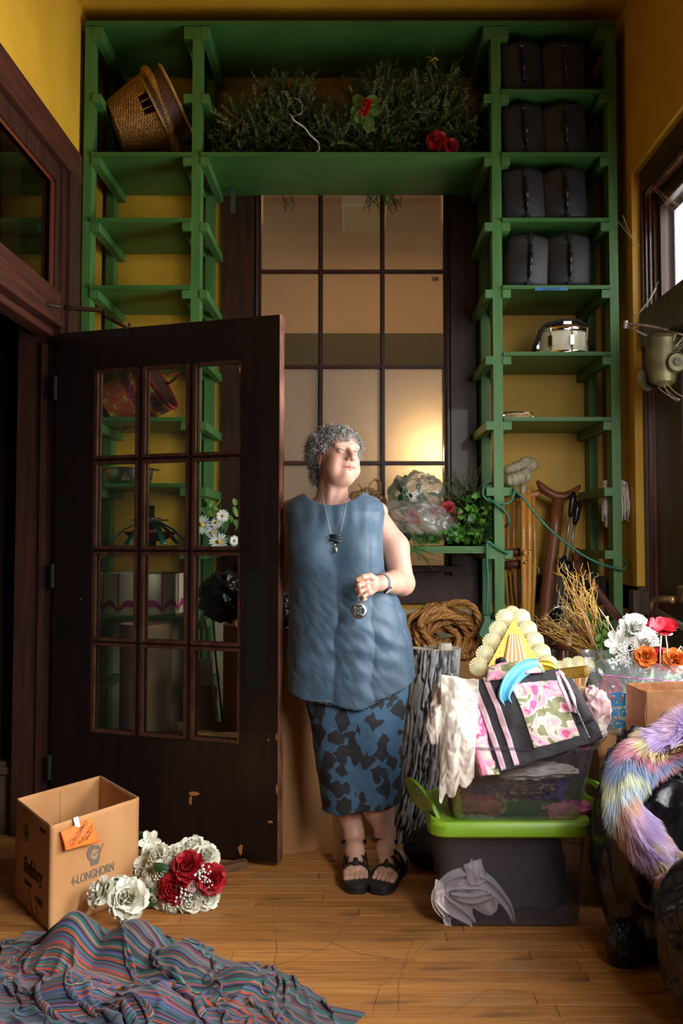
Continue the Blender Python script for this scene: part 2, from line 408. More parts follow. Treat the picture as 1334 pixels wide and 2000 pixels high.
# inner window (grid of panes)
wn = empty('window_1'); tag(wn, 'tall dark framed inner window of clear and frosted panes', 'window', kind='structure')
gx0, gx1 = -.482, .455
for a, b in ((wx0, gx0-.035), (gx1+.035, wx1)):
    G().box((a, YB-.02, wz0), (b, YB+.10, wz1), bev=.004).build('casing', dwood, wn)
for a, b in ((gx0-.035, gx0), (gx1, gx1+.035)):
    g = G().box((a, YB+.01, wz0), (b, YB+.05, wz1)); g.tube([(a+.012, YB+.006, wz0), (a+.012, YB+.006, wz1)], .007, 8); g.build('stop_moulding', dwood, wn)
G().box((gx0, YB-.0, wz1-.06), (gx1, YB+.06, wz1)).build('casing', dwood, wn)
G().box((gx0, YB-.01, wz0), (gx1, YB+.06, 1.12)).box((gx0-.1, YB-.045, 1.09), (gx1+.1, YB-.0, 1.118)).build('window_sill', dwoodh, wn)
xs = [gx0, -.1765, .142, gx1]; zs = [1.12, 1.641, 2.137, 2.6325, 3.06]
for x in xs[1:3]:
    G().box((x-.006, YB+.012, 1.12), (x+.006, YB+.045, 3.06)).box((x-.012, YB+.024, 1.12), (x+.012, YB+.036, 3.06)).build('mullion', dwood, wn)
for z in zs[1:4]:
    G().box((gx0, YB+.014, z-.005), (gx1, YB+.044, z+.005)).box((gx0, YB+.025, z-.011), (gx1, YB+.035, z+.011)).build('muntin', dwoodh, wn)
for i in range(3):
    for j in range(4):
        G().box((xs[i]+.007, YB+.029, zs[j]+.006), (xs[i+1]-.007, YB+.032, zs[j+1]-.006)).build('pane', fglass if j < 2 else glass, wn, label='frosted lower pane' if j < 2 else 'clear upper pane')
# room beyond the inner window
by = 7.6
struct('wall_beyond', G().box((-2.2, by, 0), (2.2, by+.1, 3.9)), tan, label='tan far wall of the room beyond')
struct('wall_beyond_left', G().box((-2.3, YB+T, 0), (-2.2, by, 3.9)), tan); struct('wall_beyond_right', G().box((2.2, YB+T, 0), (2.3, by, 3.9)), tan)
struct('ceiling_beyond', G().box((-2.3, YB+T, 3.85), (2.3, by+.1, 3.95)).box((-2.2, 6.55, 3.66), (2.2, 6.9, 3.85)), tan)
struct('floor_beyond', G().box((-2.3, YB+T, -.02), (2.3, by+.1, 0)), dwoodh)
struct('trim_2', G().box((-2.2, by-.02, 2.37), (2.2, by, 2.83)), M('dim_band_paint', C(104, 96, 76), rough=.8), label='grey green painted band on the far wall')
t = thing('pendant_light', 'pale hanging ceiling light seen through the upper middle panes', 'lamp', (.06, 6.35, 3.85))
lampm = M('aged_lamp_white', C(214, 200, 170), rough=.5)
G().tube([(0, 0, -.42), (0, 0, 0)], .006, 8).build('cord', dark, t)
G().tube([(-.13, 0, -.47), (-.12, 0, -.43), (.12, 0, -.43), (.13, 0, -.47)], .007, 6).build('bracket', dark, t)
G().box((-.14, -.35, -.56), (.14, .2, -.47), bev=.015).build('lamp_shade', lampm, t)
t = thing('wall_lamp', 'lit warm lamp glowing behind the frosted glass', 'lamp', P(845, 895, 5.32))
em = bpy.data.materials.new('lit_bulb'); em.use_nodes = True; em.node_tree.nodes['Principled BSDF'].inputs['Emission Color'].default_value = (1, .62, .26, 1); em.node_tree.nodes['Principled BSDF'].inputs['Emission Strength'].default_value = 30
G().lathe([(.001, -.045), (.03, -.03), (.038, 0), (.028, .03), (.014, .055)], 20, cap=True).build('bulb', em, t, True)
G().lathe([(.016, .05), (.018, .09), (.001, .095)], 16, cap=True).build('socket', dark, t, True)
pl = bpy.data.lights.new('lamp_glow', 'POINT'); pl.energy = 7; pl.color = (1, .6, .26); pl.shadow_soft_size = .05
po = bpy.data.objects.new('lamp_glow', pl); COL.objects.link(po); po.parent = t; po.location = (0, -.06, 0)
# ---- left wall: doorway (Y 3.1..4.27) with a transom above ----
dj = 4.265; dn = 3.05; dtop = 2.165
wl = struct('wall_left', G().box((XL-.18, 4.50, 0), (XL, YB, HC)).box((XL-.18, YN, 3.0), (XL, 4.50, HC)).box((XL-.18, YN, 0), (XL, dn-.25, 3.0)), yellow, label='yellow plaster wall with the open door')
def tr(name, boxes, mat=dwood, label=None, parent=None, bev=.004):
    g = G()
    for a, b in boxes: g.box(a, b, bev=bev)
    return struct(name, g, mat, parent, label)
cs = empty('trim_3'); tag(cs, 'dark wood casing round the left doorway and its transom', None, kind='structure')
tr('casing', [((XL-.02, 4.33, 0), (XL+.018, 4.50, 3.0))], parent=cs)
tr('casing', [((XL-.02, dn-.25, 2.88), (XL+.02, 4.502, 3.015))], dwoodh, parent=cs)
tr('casing', [((XL-.02, dn-.25, 0), (XL+.018, dn-.08, 2.9))], parent=cs)
tr('door_jamb', [((XL-.18, 4.27, 0), (XL-.0, 4.335, 2.9)), ((XL-.075, 4.255, 0), (XL-.05, 4.27, 2.1))], parent=cs)
tr('door_jamb', [((XL-.18, dn-.08, 0), (XL-.0, dn, 2.9))], parent=cs)
tr('transom_bar', [((XL-.17, dn, 2.20), (XL+.0, 4.27, 2.325)), ((XL-.12, dn, 2.165), (XL+.012, 4.27, 2.2)), ((XL-.10, dn, 2.13), (XL-.03, 4.27, 2.165))], dwoodh, parent=cs)
tr('transom_frame', [((XL-.06, 4.215, 2.325), (XL-.01, 4.27, 2.88)), ((XL-.06, dn, 2.80), (XL-.01, 4.215, 2.88)), ((XL-.07, dn, 2.325), (XL-.02, 4.215, 2.335))], parent=cs)
tr('transom_bead', [((XL-.03, 4.195, 2.335), (XL-.02, 4.215, 2.80)), ((XL-.03, dn, 2.785), (XL-.02, 4.215, 2.80))], M('bead_red_wood', C(104, 44, 24), rough=.4), parent=cs)
G().box((XL-.045, dn, 2.33), (XL-.04, 4.22, 2.80)).build('pane', dglass, cs, label='dusty transom glass')
# the dark room behind the doorway
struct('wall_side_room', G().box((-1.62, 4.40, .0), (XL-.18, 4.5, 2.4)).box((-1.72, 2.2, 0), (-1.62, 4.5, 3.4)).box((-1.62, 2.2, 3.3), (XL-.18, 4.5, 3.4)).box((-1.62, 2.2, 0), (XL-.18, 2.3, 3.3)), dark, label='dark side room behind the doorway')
struct('trim_4', G().box((-1.60, 4.33, 0), (XL-.165, 4.40, .30)).box((-1.60, 4.32, 0), (XL-.16, 4.345, .07)).box((-1.60, 4.31, .25), (XL-.16, 4.345, .28)), M('worn_plinth', C(84, 66, 46), rough=.5), label='worn base block at the foot of the door jamb')
struct('baseboard_left', G().box((XL, 4.5, 0), (XL+.018, YB, .18)), dwoodh)
# ---- right wall: street doors with a transom ----
rj = 4.46; rn = 1.5; rtop = 2.92
wr = struct('wall_right', G().box((XR, rj, 0), (XR+.036, YB, HC)).box((XR, YN, rtop), (XR+.036, rj, HC)).box((XR, YN, 0), (XR+.036, rn, rtop)), yellow, label='yellow plaster wall with the street doors')
for y0 in (1.6,):
    pass
fx = XR+.036
d2 = empty('door_2'); tag(d2, 'dark wood street door with crash bar under a bright transom', 'door', kind='structure')
z0d = 0.01
# frame mouldings, stepping outwards
tr('frame', [((fx, 4.425, 0), (fx+.20, rj+.02, rtop+.03)), ((fx, rn, 2.82), (fx+.20, 4.425, rtop+.03)), ((fx, rn-.05, 0), (fx+.26, rn+.08, rtop))], parent=d2)
tr('frame_moulding', [((fx+.010, 4.405, 0), (fx+.03, 4.425, 2.81)), ((fx+.022, 4.385, 0), (fx+.06, 4.405, 2.80)), ((fx+.01, rn, 2.79), (fx+.05, 4.41, 2.82))], M('reddish_moulding', C(110, 58, 38), C(60, 28, 18), (40, 40, 3), rough=.25, coat=.4), parent=d2)
tr('door_stop', [((fx+.035, 4.365, 0), (fx+.08, 4.385, 2.79))], dwood, parent=d2)
olive = M('weathered_transom_bar', C(98, 92, 66), C(74, 66, 44), (6, 14, 14), rough=.5)
tr('transom_bar', [((fx-.03, rn, 2.10), (fx+.08, 4.385, 2.26))], olive, parent=d2)
tr('transom_sash', [((fx+.052, 4.325, 2.26), (fx+.085, 4.365, 2.80)), ((fx+.052, rn, 2.72), (fx+.085, 4.325, 2.80)), ((fx+.06, 2.9, 2.26), (fx+.09, 2.94, 2.72))], dwood, parent=d2)
G().box((fx+.070, rn+.05, 2.26), (fx+.074, 4.326, 2.73)).build('pane', mat_glass('bright_glass', (1, 1, 1, 1), .02), d2, label='bright transom glass')
tr('stile', [((fx+.035, 3.78, z0d), (fx+.08, 4.365, 2.10))], dwood, parent=d2)
tr('stile', [((fx+.035, 2.80, z0d), (fx+.08, 3.02, 2.10)), ((fx+.035, rn+.08, z0d), (fx+.08, rn+.24, 2.10))], dwood, parent=d2)
tr('rail', [((fx+.035, rn+.2, z0d), (fx+.08, 3.80, .62)), ((fx+.035, rn+.2, 2.0), (fx+.08, 3.80, 2.10))], dwoodh, parent=d2)
tr('panel_bead', [((fx+.025, 4.0, .2), (fx+.04, 4.012, 1.95))], dwood, parent=d2)
G().box((fx+.04, rn+.2, .62), (fx+.08, 2.14, 2.0)).build('light_stop', M('light_stop_dark', C(40, 34, 28), rough=.9), d2)  # unseen sheet added to limit how far the door light reaches
for a, b in ((2.16, 2.80), (3.02, 3.78)):
    G().box((fx+.055, a, .62), (fx+.06, b, 2.0)).build('pane', MATS['bright_glass'], d2, label='door glass')
brass = M('aged_brass', C(176, 150, 108), C(120, 96, 62), (30, 30, 30), rough=.32, metal=.85)
g = G(); a = P(1276, 1205, 4.13); g.tube([P(1273, 1196, 4.10), P(1273, 1180, 4.10), P(1279, 1172, 4.09), P(1295, 1170, 4.06), P(1318, 1172, 4.0)], [.011, .012, .013, .015, .017], 12); g.build('push_bar_bracket', brass, d2, True)
G().box((fx-.0, 3.92, 1.0), (fx+.04, 4.02, 1.07), bev=.008).build('push_bar_bracket', brass, d2)
G().tube([P(1283, 1193, 4.08), P(1334, 1225, 3.72), P(1500, 1330, 2.95)], .012, 12).build('push_bar', M('worn_steel', C(170, 160, 150), rough=.3, metal=.9), d2, True)
# door closer
clm = M('olive_cast_metal', C(112, 104, 66), C(80, 72, 46), (20, 20, 20), rough=.42, metal=.4)
g = G(); cp = P(1294, 705, 3.93); mt = Matrix.Translation(cp)
g.lathe([(.001, .105), (.064, .10), (.068, .085), (.066, .08), (.064, -.03), (.05, -.085), (.03, -.10), (.001, -.105)], 28, mt)
g.lathe([(.001, -.02), (.024, -.02), (.03, .0), (.05, .03)], 20, Matrix.Translation(cp+Vector((-.052, .03, -.085))) @ Matrix.Rotation(R(60), 4, 'X'))
g.build('closer_body', clm, d2, 35)
g = G().lathe([(.001, .05), (.012, .05), (.014, .044), (.034, .044), (.038, .036), (.04, -.02)], 24, Matrix.Translation(cp+Vector((.03, -.045, -.02))) @ Matrix.Rotation(R(90), 4, 'X')).build('closer_cap', clm, d2, 35)
G().lathe([(.001, .002), (.016, .002), (.017, 0)], 6, Matrix.Translation(cp+Vector((.03, -.0965, -.02))) @ Matrix.Rotation(R(90), 4, 'X')).build('bolt', M('dark_steel', C(60, 56, 40), rough=.4, metal=.6), d2)
steel = M('painted_steel_arm', C(200, 190, 178), C(150, 130, 112), (30, 30, 30), rough=.35, metal=.5)
e0 = P(1222, 632, 4.02)
g = G().tube([e0, P(1262, 636, 3.98), P(1300, 644, 3.92), P(1312, 649, 3.90)], [.008, .009, .010, .006], 10, flat=.6); g.tube([P(1300, 645, 3.92), P(1340, 655, 3.8)], .004, 8)
g.build('closer_arm', steel, d2, True)
g = G().tube([e0-Vector((0, 0, .008)), P(1262, 656, 3.99), P(1282, 668, 3.96), cp+Vector((0, 0, .11))], [.008, .008, .007, .006], 10, flat=.6); g.build('closer_arm', steel, d2, True)
G().tube([e0+Vector((0, 0, .012)), e0-Vector((0, 0, .02))], .009, 10).build('closer_pivot', steel, d2, True)
struct('trim_5', G().box((XR-.0, rj-.02, .93), (XR+.045, YB-.04, 1.045), bev=.003), dwoodh, label='dark chair rail end beside the street door')
G().box((XR-.035, rj-.06, .92), (XR+.035, rj+.01, 1.03), bev=.004).build('rail_end', M('chipped_dark_block', C(84, 56, 44), C(48, 28, 20), (40, 20, 20), rough=.6), bpy.data.objects['trim_5'])
G().box((XR-.004, rj+.0, 0), (XR, YB, .93)).build('lower_paint', cream, wr)
G().box((XR-.006, rj-.003, 0), (fx+.0, rj-.0, .92)).build('lower_paint', cream, wr)
# outside of the street doors: a sky-lit ground
struct('ground_outside', G().box((XR+.45, -3, -.3), (9, 9, -.2)), M('street_concrete', C(150, 148, 142), rough=.9))
# near wall and ceiling
struct('wall_near', G().box((XL-.2, YN-.1, 0), (XR+.2, YN, HC)), dwood, label='wall behind the viewer, made dark to cut bounced light')  # unseen wall given a dark colour so it bounces less light
struct('bounce_panels', G().box((XL, YN, 0), (XL+.02, dn-.30, 2.85)).box((XR-.02, YN, 0), (XR, rn-.05, 2.85)), dwood, label='unseen dark panels added on the near walls to cut bounced light')  # dark sheets added out of view to soak up bounced light
struct('ceiling', G().box((XL-.2, YN-.1, HC), (XR+.2, YB+T, HC+.1)), yellow, label='yellow plaster ceiling')
w3 = empty('fill_frame'); tag(w3, 'added frame around the foreground fill lamp, out of view', 'window', kind='structure')  # invented frame on the solid wall, added with the foreground fill
for a, b in (((XR-.03, .42, 1.20), (XR-.002, .50, 2.30)), ((XR-.03, 1.40, 1.20), (XR-.002, 1.48, 2.30)), ((XR-.03, .42, 1.12), (XR-.002, 1.48, 1.20)), ((XR-.03, .42, 2.30), (XR-.002, 1.48, 2.38))): G().box(a, b, bev=.004).build('frame', dwood, w3)
st = P(850, 545, YB+.027); G().box((st.x-.018, YB+.0265, st.z-.011), (st.x+.018, YB+.0275, st.z+.012)).build('paper_sticker', M('aged_sticker', C(206, 160, 104), C(150, 110, 66), (60, 60, 60), rough=.8), wn, label='small aged paper sticker on the glass')
# thin dusty cobwebs at the street door
cw = thing('cobweb', 'thin dusty cobweb strands around the door closer and transom frame', 'cobweb'); g = G(); qc = random.Random(4)
for A_, B_, n_ in ((P(1296, 690, 3.9), P(1330, 660, 3.85), 9), (P(1300, 650, 3.95), P(1334, 700, 3.9), 8), (P(1240, 620, 4.40), P(1290, 560, 4.34), 6), (P(1262, 345, 4.42), P(1330, 400, 4.0), 6), (P(1286, 740, 3.95), P(1332, 780, 3.8), 6), (P(1212, 430, 4.44), P(1236, 470, 4.44), 4)):
    for k in range(n_):
        a = A_+Vector([qc.gauss(0, .012) for _ in range(3)]); b = B_+Vector([qc.gauss(0, .016) for _ in range(3)]); a.x = min(a.x, XR+.07); b.x = min(b.x, XR+.07)
        m_ = (a+b)/2+Vector((0, 0, -qc.uniform(.004, .025))); g.tube([a, a.lerp(m_, .5)-Vector((0, 0, .003)), m_, m_.lerp(b, .5)-Vector((0, 0, .003)), b], qc.choice((.0004, .0006, .0012)), 3)
g.build('strands', M('cobweb_dust', C(196, 186, 160), rough=.9), cw, kind='stuff')
# ================= the glazed door standing open =================
HX, HY = XL, 4.23; DA = math.atan2(-.37, .982)
d1 = empty('door_1', (HX, HY, 0), (0, 0, DA)); tag(d1, 'dark brown glazed door standing open before the left shelves', 'door', kind='structure')
ca, sa = math.cos(DA), math.sin(DA)
def door_s(u, v=1000):
    r = _ray(u, v); k = r[0]/r[1]       # X = k*Y
    return (k*HY-HX)/(ca-k*sa)
def door_z(u, v):
    s_ = door_s(u, v); Y = HY+sa*s_; return P(u, v, Y).z
DW = 1.049; TH = .044
ps = [(door_s(186), door_s(262)), (door_s(280), door_s(361)), (door_s(379), door_s(465))]
pz = [(door_z(465, b), door_z(465, a)) for a, b in ((708, 881), (898, 1068), (1085, 1257), (1273, 1447))]
ztop = 2.135
def db(name, x0, x1, z0, z1, mat=doorw, y0=0., y1=TH, bev=.0025, **kw): return G().box((x0, y0, z0), (x1, y1, z1), bev=bev).build(name, mat, d1, **kw)
db('stile', 0, ps[0][0]-.012, .02, ztop); db('stile', ps[2][1]+.012, DW-.002, .02, ztop)
db('rail', ps[0][0]-.012, ps[2][1]+.012, .02, pz[3][0]-.012); db('rail', ps[0][0]-.012, ps[2][1]+.012, pz[0][1]+.012, ztop)
db('worn_edge', DW-.002, DW, .02, ztop, edgew, bev=0.0003, label='worn pale wooden door edge')
for a, b in ((ps[0][1], ps[1][0]), (ps[1][1], ps[2][0])):
    db('mullion', a+.012, b-.012, pz[3][0]-.012, pz[0][1]+.012, y0=.004, y1=TH-.004)
for a, b in ((pz[1][1], pz[0][0]), (pz[2][1], pz[1][0]), (pz[3][1], pz[2][0])):
    for (x0, x1) in ps: db('muntin', x0-.012, x1+.012, a+.012, b-.012, y0=.004, y1=TH-.004)
bead = M('glazing_bead', C(88, 52, 36), C(56, 30, 20), (30, 30, 10), rough=.38, coat=.2)
for (x0, x1) in ps:
    for (z0, z1) in pz:
        g = G()
        for k_, (e, yy) in enumerate(((.012, .002), (.008, .008), (.004, .013))):
            for s2 in (0, 1):
                y0, y1 = (yy, .018) if s2 == 0 else (TH-.018, TH-yy)
                g.box((x0-.012, y0, z0-.012), (x0-.012+e+.001, y1, z1+.012)); g.box((x1+.012-e-.001, y0, z0-.012), (x1+.012, y1, z1+.012))
                g.box((x0, y0, z0-.012), (x1, y1, z0-.012+e+.001)); g.box((x0, y0, z1+.012-e-.001), (x1, y1, z1+.012))
        g.build('glazing_bead', bead, d1)
        G().box((x0-.002, .020, z0-.002), (x1+.002, .023, z1+.002)).build('pane', glass, d1)
# push plate (recessed), hinges, chipped paint
s0, s1 = door_s(481, 1200), door_s(521, 1200); zp0, zp1 = door_z(500, 1343), door_z(500, 1113)
db('push_plate', s0, s1, zp0, zp1, M('tarnished_plate', C(44, 42, 34), rough=.35, metal=.5), -.003, .001, .0015, label='tarnished metal push plate')
for z in (.3, 1.1, 1.9): G().tube([(-.004, -.006, z-.05), (-.004, -.006, z+.05)], .009, 10).build('hinge', dark, d1)
chip = M('bare_orange_wood', C(176, 112, 52), rough=.7)
def chip_at(u, v, w_, h_, k_):
    s_ = door_s(u, v); z_ = door_z(u, v); rr = np.random.default_rng(k_); n = 9
    pl_ = [(s_+w_*math.cos(a)*rr.uniform(.5, 1.2), z_+h_*math.sin(a)*rr.uniform(.5, 1.2)) for a in np.linspace(0, 2*math.pi, n, endpoint=False)]
    G().prism(pl_, 'y', -.0012, .001).build('paint_chip', chip, d1, label='chip of bare orange wood')
for q in ((380, 1550, .028, .010, 1), (372, 1562, .008, .022, 2), (470, 1658, .012, .022, 3), (528, 1605, .01, .006, 4), (468, 720, .003, .012, 5), (524, 1445, .004, .004, 6), (355, 1665, .004, .004, 7), (158, 1170, .003, .004, 8), (540, 1440, .004, .012, 9), (541, 1540, .004, .02, 10)): chip_at(*q)
# closer arm of this door
g = G().tube([P(70, 588, 4.05), P(110, 598, 4.1), P(125, 600, 4.12)], [.011, .007, .007], 10); g.tube([P(125, 600, 4.12), P(140, 602, 4.12), P(200, 606, 4.15), P(207, 612, 4.15)], [.009, .010, .010, .008], 10); g.tube([P(203, 605, 4.15), P(207, 618, 4.14), P(240, 636, 4.10), P(250, 641, 4.08)], [.009, .008, .007, .005], 10)
for ob in (g.build('closer_arm', M('rusty_dark_steel', C(96, 70, 56), C(60, 42, 34), (60, 60, 60), rough=.45, metal=.6), None, True),):
    ob.parent = d1; ob.matrix_parent_inverse = (Matrix.Translation(d1.location) @ Matrix.Rotation(DA, 4, 'Z')).inverted()
G().tube([(0, 0, 0), (0, 0, .03)], .006, 8).build('bolt', MATS['rusty_dark_steel'], d1, True, loc=(door_s(250, 640), .01, ztop-.01))
# ================= green shelving unit =================
su = thing('shelving_unit', 'tall green painted timber and plywood shelving filling the end wall', 'shelving')
green = M('green_painted_pine', C(74, 122, 58), C(60, 104, 48), (30, 30, 4), rough=.5, bump=.0008, bscale=(80, 80, 10), lo=.3, hi=.7)
greenh = M('green_painted_plywood', C(68, 116, 52), C(52, 98, 42), (4, 8, 60), rough=.45, bump=.0006, bscale=(10, 40, 120), lo=.3, hi=.7)
YS = 4.51; D1 = 5.03; PD = .089
posts = [(-1.252, -1.214), (-.752, -.711), (.632, .676), (1.169, 1.209)]
ztp = 3.635
for a, b in posts:
    for y0, y1 in ((YS, YS+PD), (D1-PD, D1)):
        G().box((a, y0, .0), (b, y1, ztp), bev=.002).build('post', green, su)
lv = [3.331, 3.034, 2.727, 2.414, 2.107, 1.808, 1.507, 1.222, .908, .6]
def cleat(x0, x1, z1, h=.04): G().box((x0, YS-.004+random.uniform(-.003, .003), z1-h), (x1, D1, z1), bev=.002).build('cleat', green, su)
for z in lv+[ztp]:
    zz = z-.018 if z < 3.6 else ztp
    h = .04 if z < 3.6 else .06
    cleat(posts[0][1], posts[0][1]+.04, zz, h); cleat(posts[1][0]-.04, posts[1][0], zz, h)
    cleat(posts[1][1], posts[1][1]+.035, zz, h); cleat(posts[2][0]-.035, posts[2][0], zz, h)
    cleat(posts[2][1], posts[2][1]+.038, zz, h); cleat(posts[3][0]-.038, posts[3][0], zz, h)
def shelf(x0, x1, z, t=.018, mat=greenh):
    g = G()
    for k_ in range(3): g.box((x0, YS-.012-.0015*(k_ % 2), z-t+k_*t/3+.0006), (x1, D1, z-t+(k_+1)*t/3), bev=.0005)
    return g.build('shelf_board', mat, su)
shelf(posts[0][0], posts[3][1], 3.655)
for z in lv[:6]: shelf(posts[2][1]+.001, posts[3][0]-.001, z)
for z in (lv[1], lv[2], lv[3], lv[4], lv[5], lv[6], lv[7], lv[8]): shelf(posts[0][1]+.001, posts[1][0]-.001, z)
shelf(posts[1][1]+.001, posts[2][0]-.001, lv[1]); shelf(posts[1][1]+.001, posts[2][0]-.001, lv[7], .032)
G().box((-.505, 4.9, 2.88), (-.483, 4.905, 3.0)).box((-.505, 4.88, 2.998), (-.483, 4.905, 3.003)).build('metal_strap', M('galvanised_steel', C(120, 124, 112), rough=.4, metal=.8), su).location = (-.115, 0, 0)
# blue tape label on the shelf edge
a = P(1045, 564, YS-.018); b = P(1109, 564, YS-.018)
G().box((a.x, YS-.0175, a.z-.0075), (b.x, YS-.0165, a.z+.0065)).build('tape_label', M('blue_tape', C(40, 104, 160), rough=.6), su, label='blue tape label')
text_mesh('lettering', 'Mannie Hats', .016, M('black_ink', C(20, 20, 26), rough=.6), su, ((a.x+b.x)/2, YS-.0179, a.z-.001), (R(90), 0, 0), .0002, shear=.3)
# ================= small-object helpers =================
def bas(zaxis, xhint=(1, 0, 0)):
    z = Vector(zaxis).normalized(); x = Vector(xhint); x = (x-z*x.dot(z)); 
    if x.length < 1e-4: x = Vector((0, 1, 0))-z*z.y
    x.normalize(); y = z.cross(x); return Matrix(((x.x, y.x, z.x), (x.y, y.y, z.y), (x.z, y.z, z.z))).to_4x4()
def petal_pts(L, W, op, curl, r0, az, nu=5, nv=6, cup=.3, ruf=0., z0=0., ph=0.):
    P_ = []; r = r0; z = z0; a = op; st = L/(nv-1)
    for j in range(nv):
        v = j/(nv-1); wd = W*(math.sin(math.pi*(.12+.70*v))**.8)*(1 if v < .98 else .7)
        for i in range(nu):
            u = 2*i/(nu-1)-1; d = cup*wd*u*u; rr = r-d*math.cos(a)+ruf*math.sin(ph+5*u+7*v)*v; zz = z+d*math.sin(a)+ruf*math.cos(ph+6*u)*v
            tx = u*wd; P_.append((rr*math.cos(az)-tx*math.sin(az), rr*math.sin(az)+tx*math.cos(az), zz))
        r += st*math.sin(a); z += st*math.cos(a); a += curl/(nv-1)
    return P_
def add_petal(g, mat4, **k):
    nu = k.get('nu', 5); nv = k.get('nv', 6); pts = petal_pts(**k)
    g.add([mat4 @ Vector(p) for p in pts], [(j*nu+i, j*nu+i+1, (j+1)*nu+i+1, (j+1)*nu+i) for j in range(nv-1) for i in range(nu-1)])
def rose(g, mt, r, seed=0, open_=1.):
    q = random.Random(seed)
    for ring, (n, op, cur, L, W, r0) in enumerate(((3, -.05, .25, .75, .42, .05), (4, .15, .3, .8, .5, .13), (5, .45*open_, .5, .85, .55, .2), (5, .8*open_, .8, .9, .6, .28), (6, 1.1*open_, .8, .85, .62, .33))):
        for i in range(n):
            az = 2*math.pi*(i+.5*ring)/n+q.uniform(-.2, .2)
            add_petal(g, mt, L=r*L, W=r*W*q.uniform(.9, 1.1), op=op+q.uniform(-.08, .08), curl=cur+q.uniform(-.15, .25), r0=r*r0, az=az, cup=.55, ruf=r*.05, ph=q.uniform(0, 6), z0=-.35*r*ring/4)
def daisy(g, mt, r, n=16, seed=0, cup=.1):
    q = random.Random(seed)
    for i in range(n): add_petal(g, mt, L=r*.85, W=r*.13, op=1.35+q.uniform(-.12, .12), curl=q.uniform(0, .5), r0=r*.18, az=2*math.pi*i/n+q.uniform(-.06, .06), nu=3, nv=4, cup=cup)
def leafm(g, mt, L, W, bend=.5, seed=0):
    add_petal(g, mt, L=L, W=W, op=math.pi/2-.3, curl=bend, r0=0, az=0, cup=-.25, nu=5, nv=6)
def rnd_in(a, b): return random.uniform(a, b)
def mt_at(p, z=(0, -1, .3), s=1., roll=0.): return Matrix.Translation(Vector(p)) @ bas(z) @ Matrix.Rotation(roll, 4, 'Z') @ Matrix.Scale(s, 4)
# ---- evergreen sprigs (numpy) ----
def sprig(L=.12, n=36, nl=.016, nw=.0033, seed=0):
    q = np.random.default_rng(seed); V = []; Fc = []
    bend = q.uniform(-.4, .4)
    def pos(t): return np.array([bend*L*t*t*.6, 0, L*t])
    for k in range(3):
        pass
    for i in range(n):
        t = .08+.92*i/n; p = pos(t); az = q.uniform(0, 2*np.pi) if i % 3 == 0 else (0 if i % 2 else np.pi)+q.uniform(-.5, .5)
        d = np.array([np.cos(az), np.sin(az), .75+q.uniform(-.1, .3)]); d /= np.linalg.norm(d); l = nl*(1.1-.45*t)*q.uniform(.8, 1.2)
        s = np.cross(d, [0, 0, 1]); s /= np.linalg.norm(s)+1e-9; s = s*np.cos(1.)+np.cross(d, s)*np.sin(1.)*q.choice([-1, 1])
        o = len(V); V += [p-s*nw/2, p+s*nw/2, p+d*l+s*nw*.2, p+d*l-s*nw*.2]; Fc.append([o, o+1, o+2, o+3])
    for a in range(3):
        t0 = a/3; t1 = (a+1)/3; o = len(V); p0 = pos(t0); p1 = pos(t1)
        V += [p0+[-.0014, 0, 0], p0+[.0014, 0, 0], p1+[.001, 0, 0], p1+[-.001, 0, 0]]; Fc.append([o, o+1, o+2, o+3])
    return np.array(V), np.array(Fc)
SPR = [sprig(seed=i, L=.09+.012*i) for i in range(6)]
def basis_np(d):
    d = d/np.linalg.norm(d); u = np.cross(d, [.3, .5, .8]); u /= np.linalg.norm(u); v = np.cross(d, u)
    a = rng.uniform(0, 6.28); return np.stack([u*np.cos(a)+v*np.sin(a), -u*np.sin(a)+v*np.cos(a), d], 1)
def sprigs(spots):
    parts = [];  cols = []
    for p, d, s in spots:
        v, f = SPR[rng.integers(6)]; parts.append((v*s @ basis_np(np.array(d, float)).T+np.array(p), f))
        c = np.array([.072, .105, .022])*rng.uniform(.6, 1.6); cols.append(np.tile(c*np.array([rng.uniform(.8, 1.4), 1, 1]), (len(v), 1)))
    V, Fc = joinm(parts); return V, Fc, np.concatenate(cols)
pine_m = mat_attr('pine_needle_green', .6)
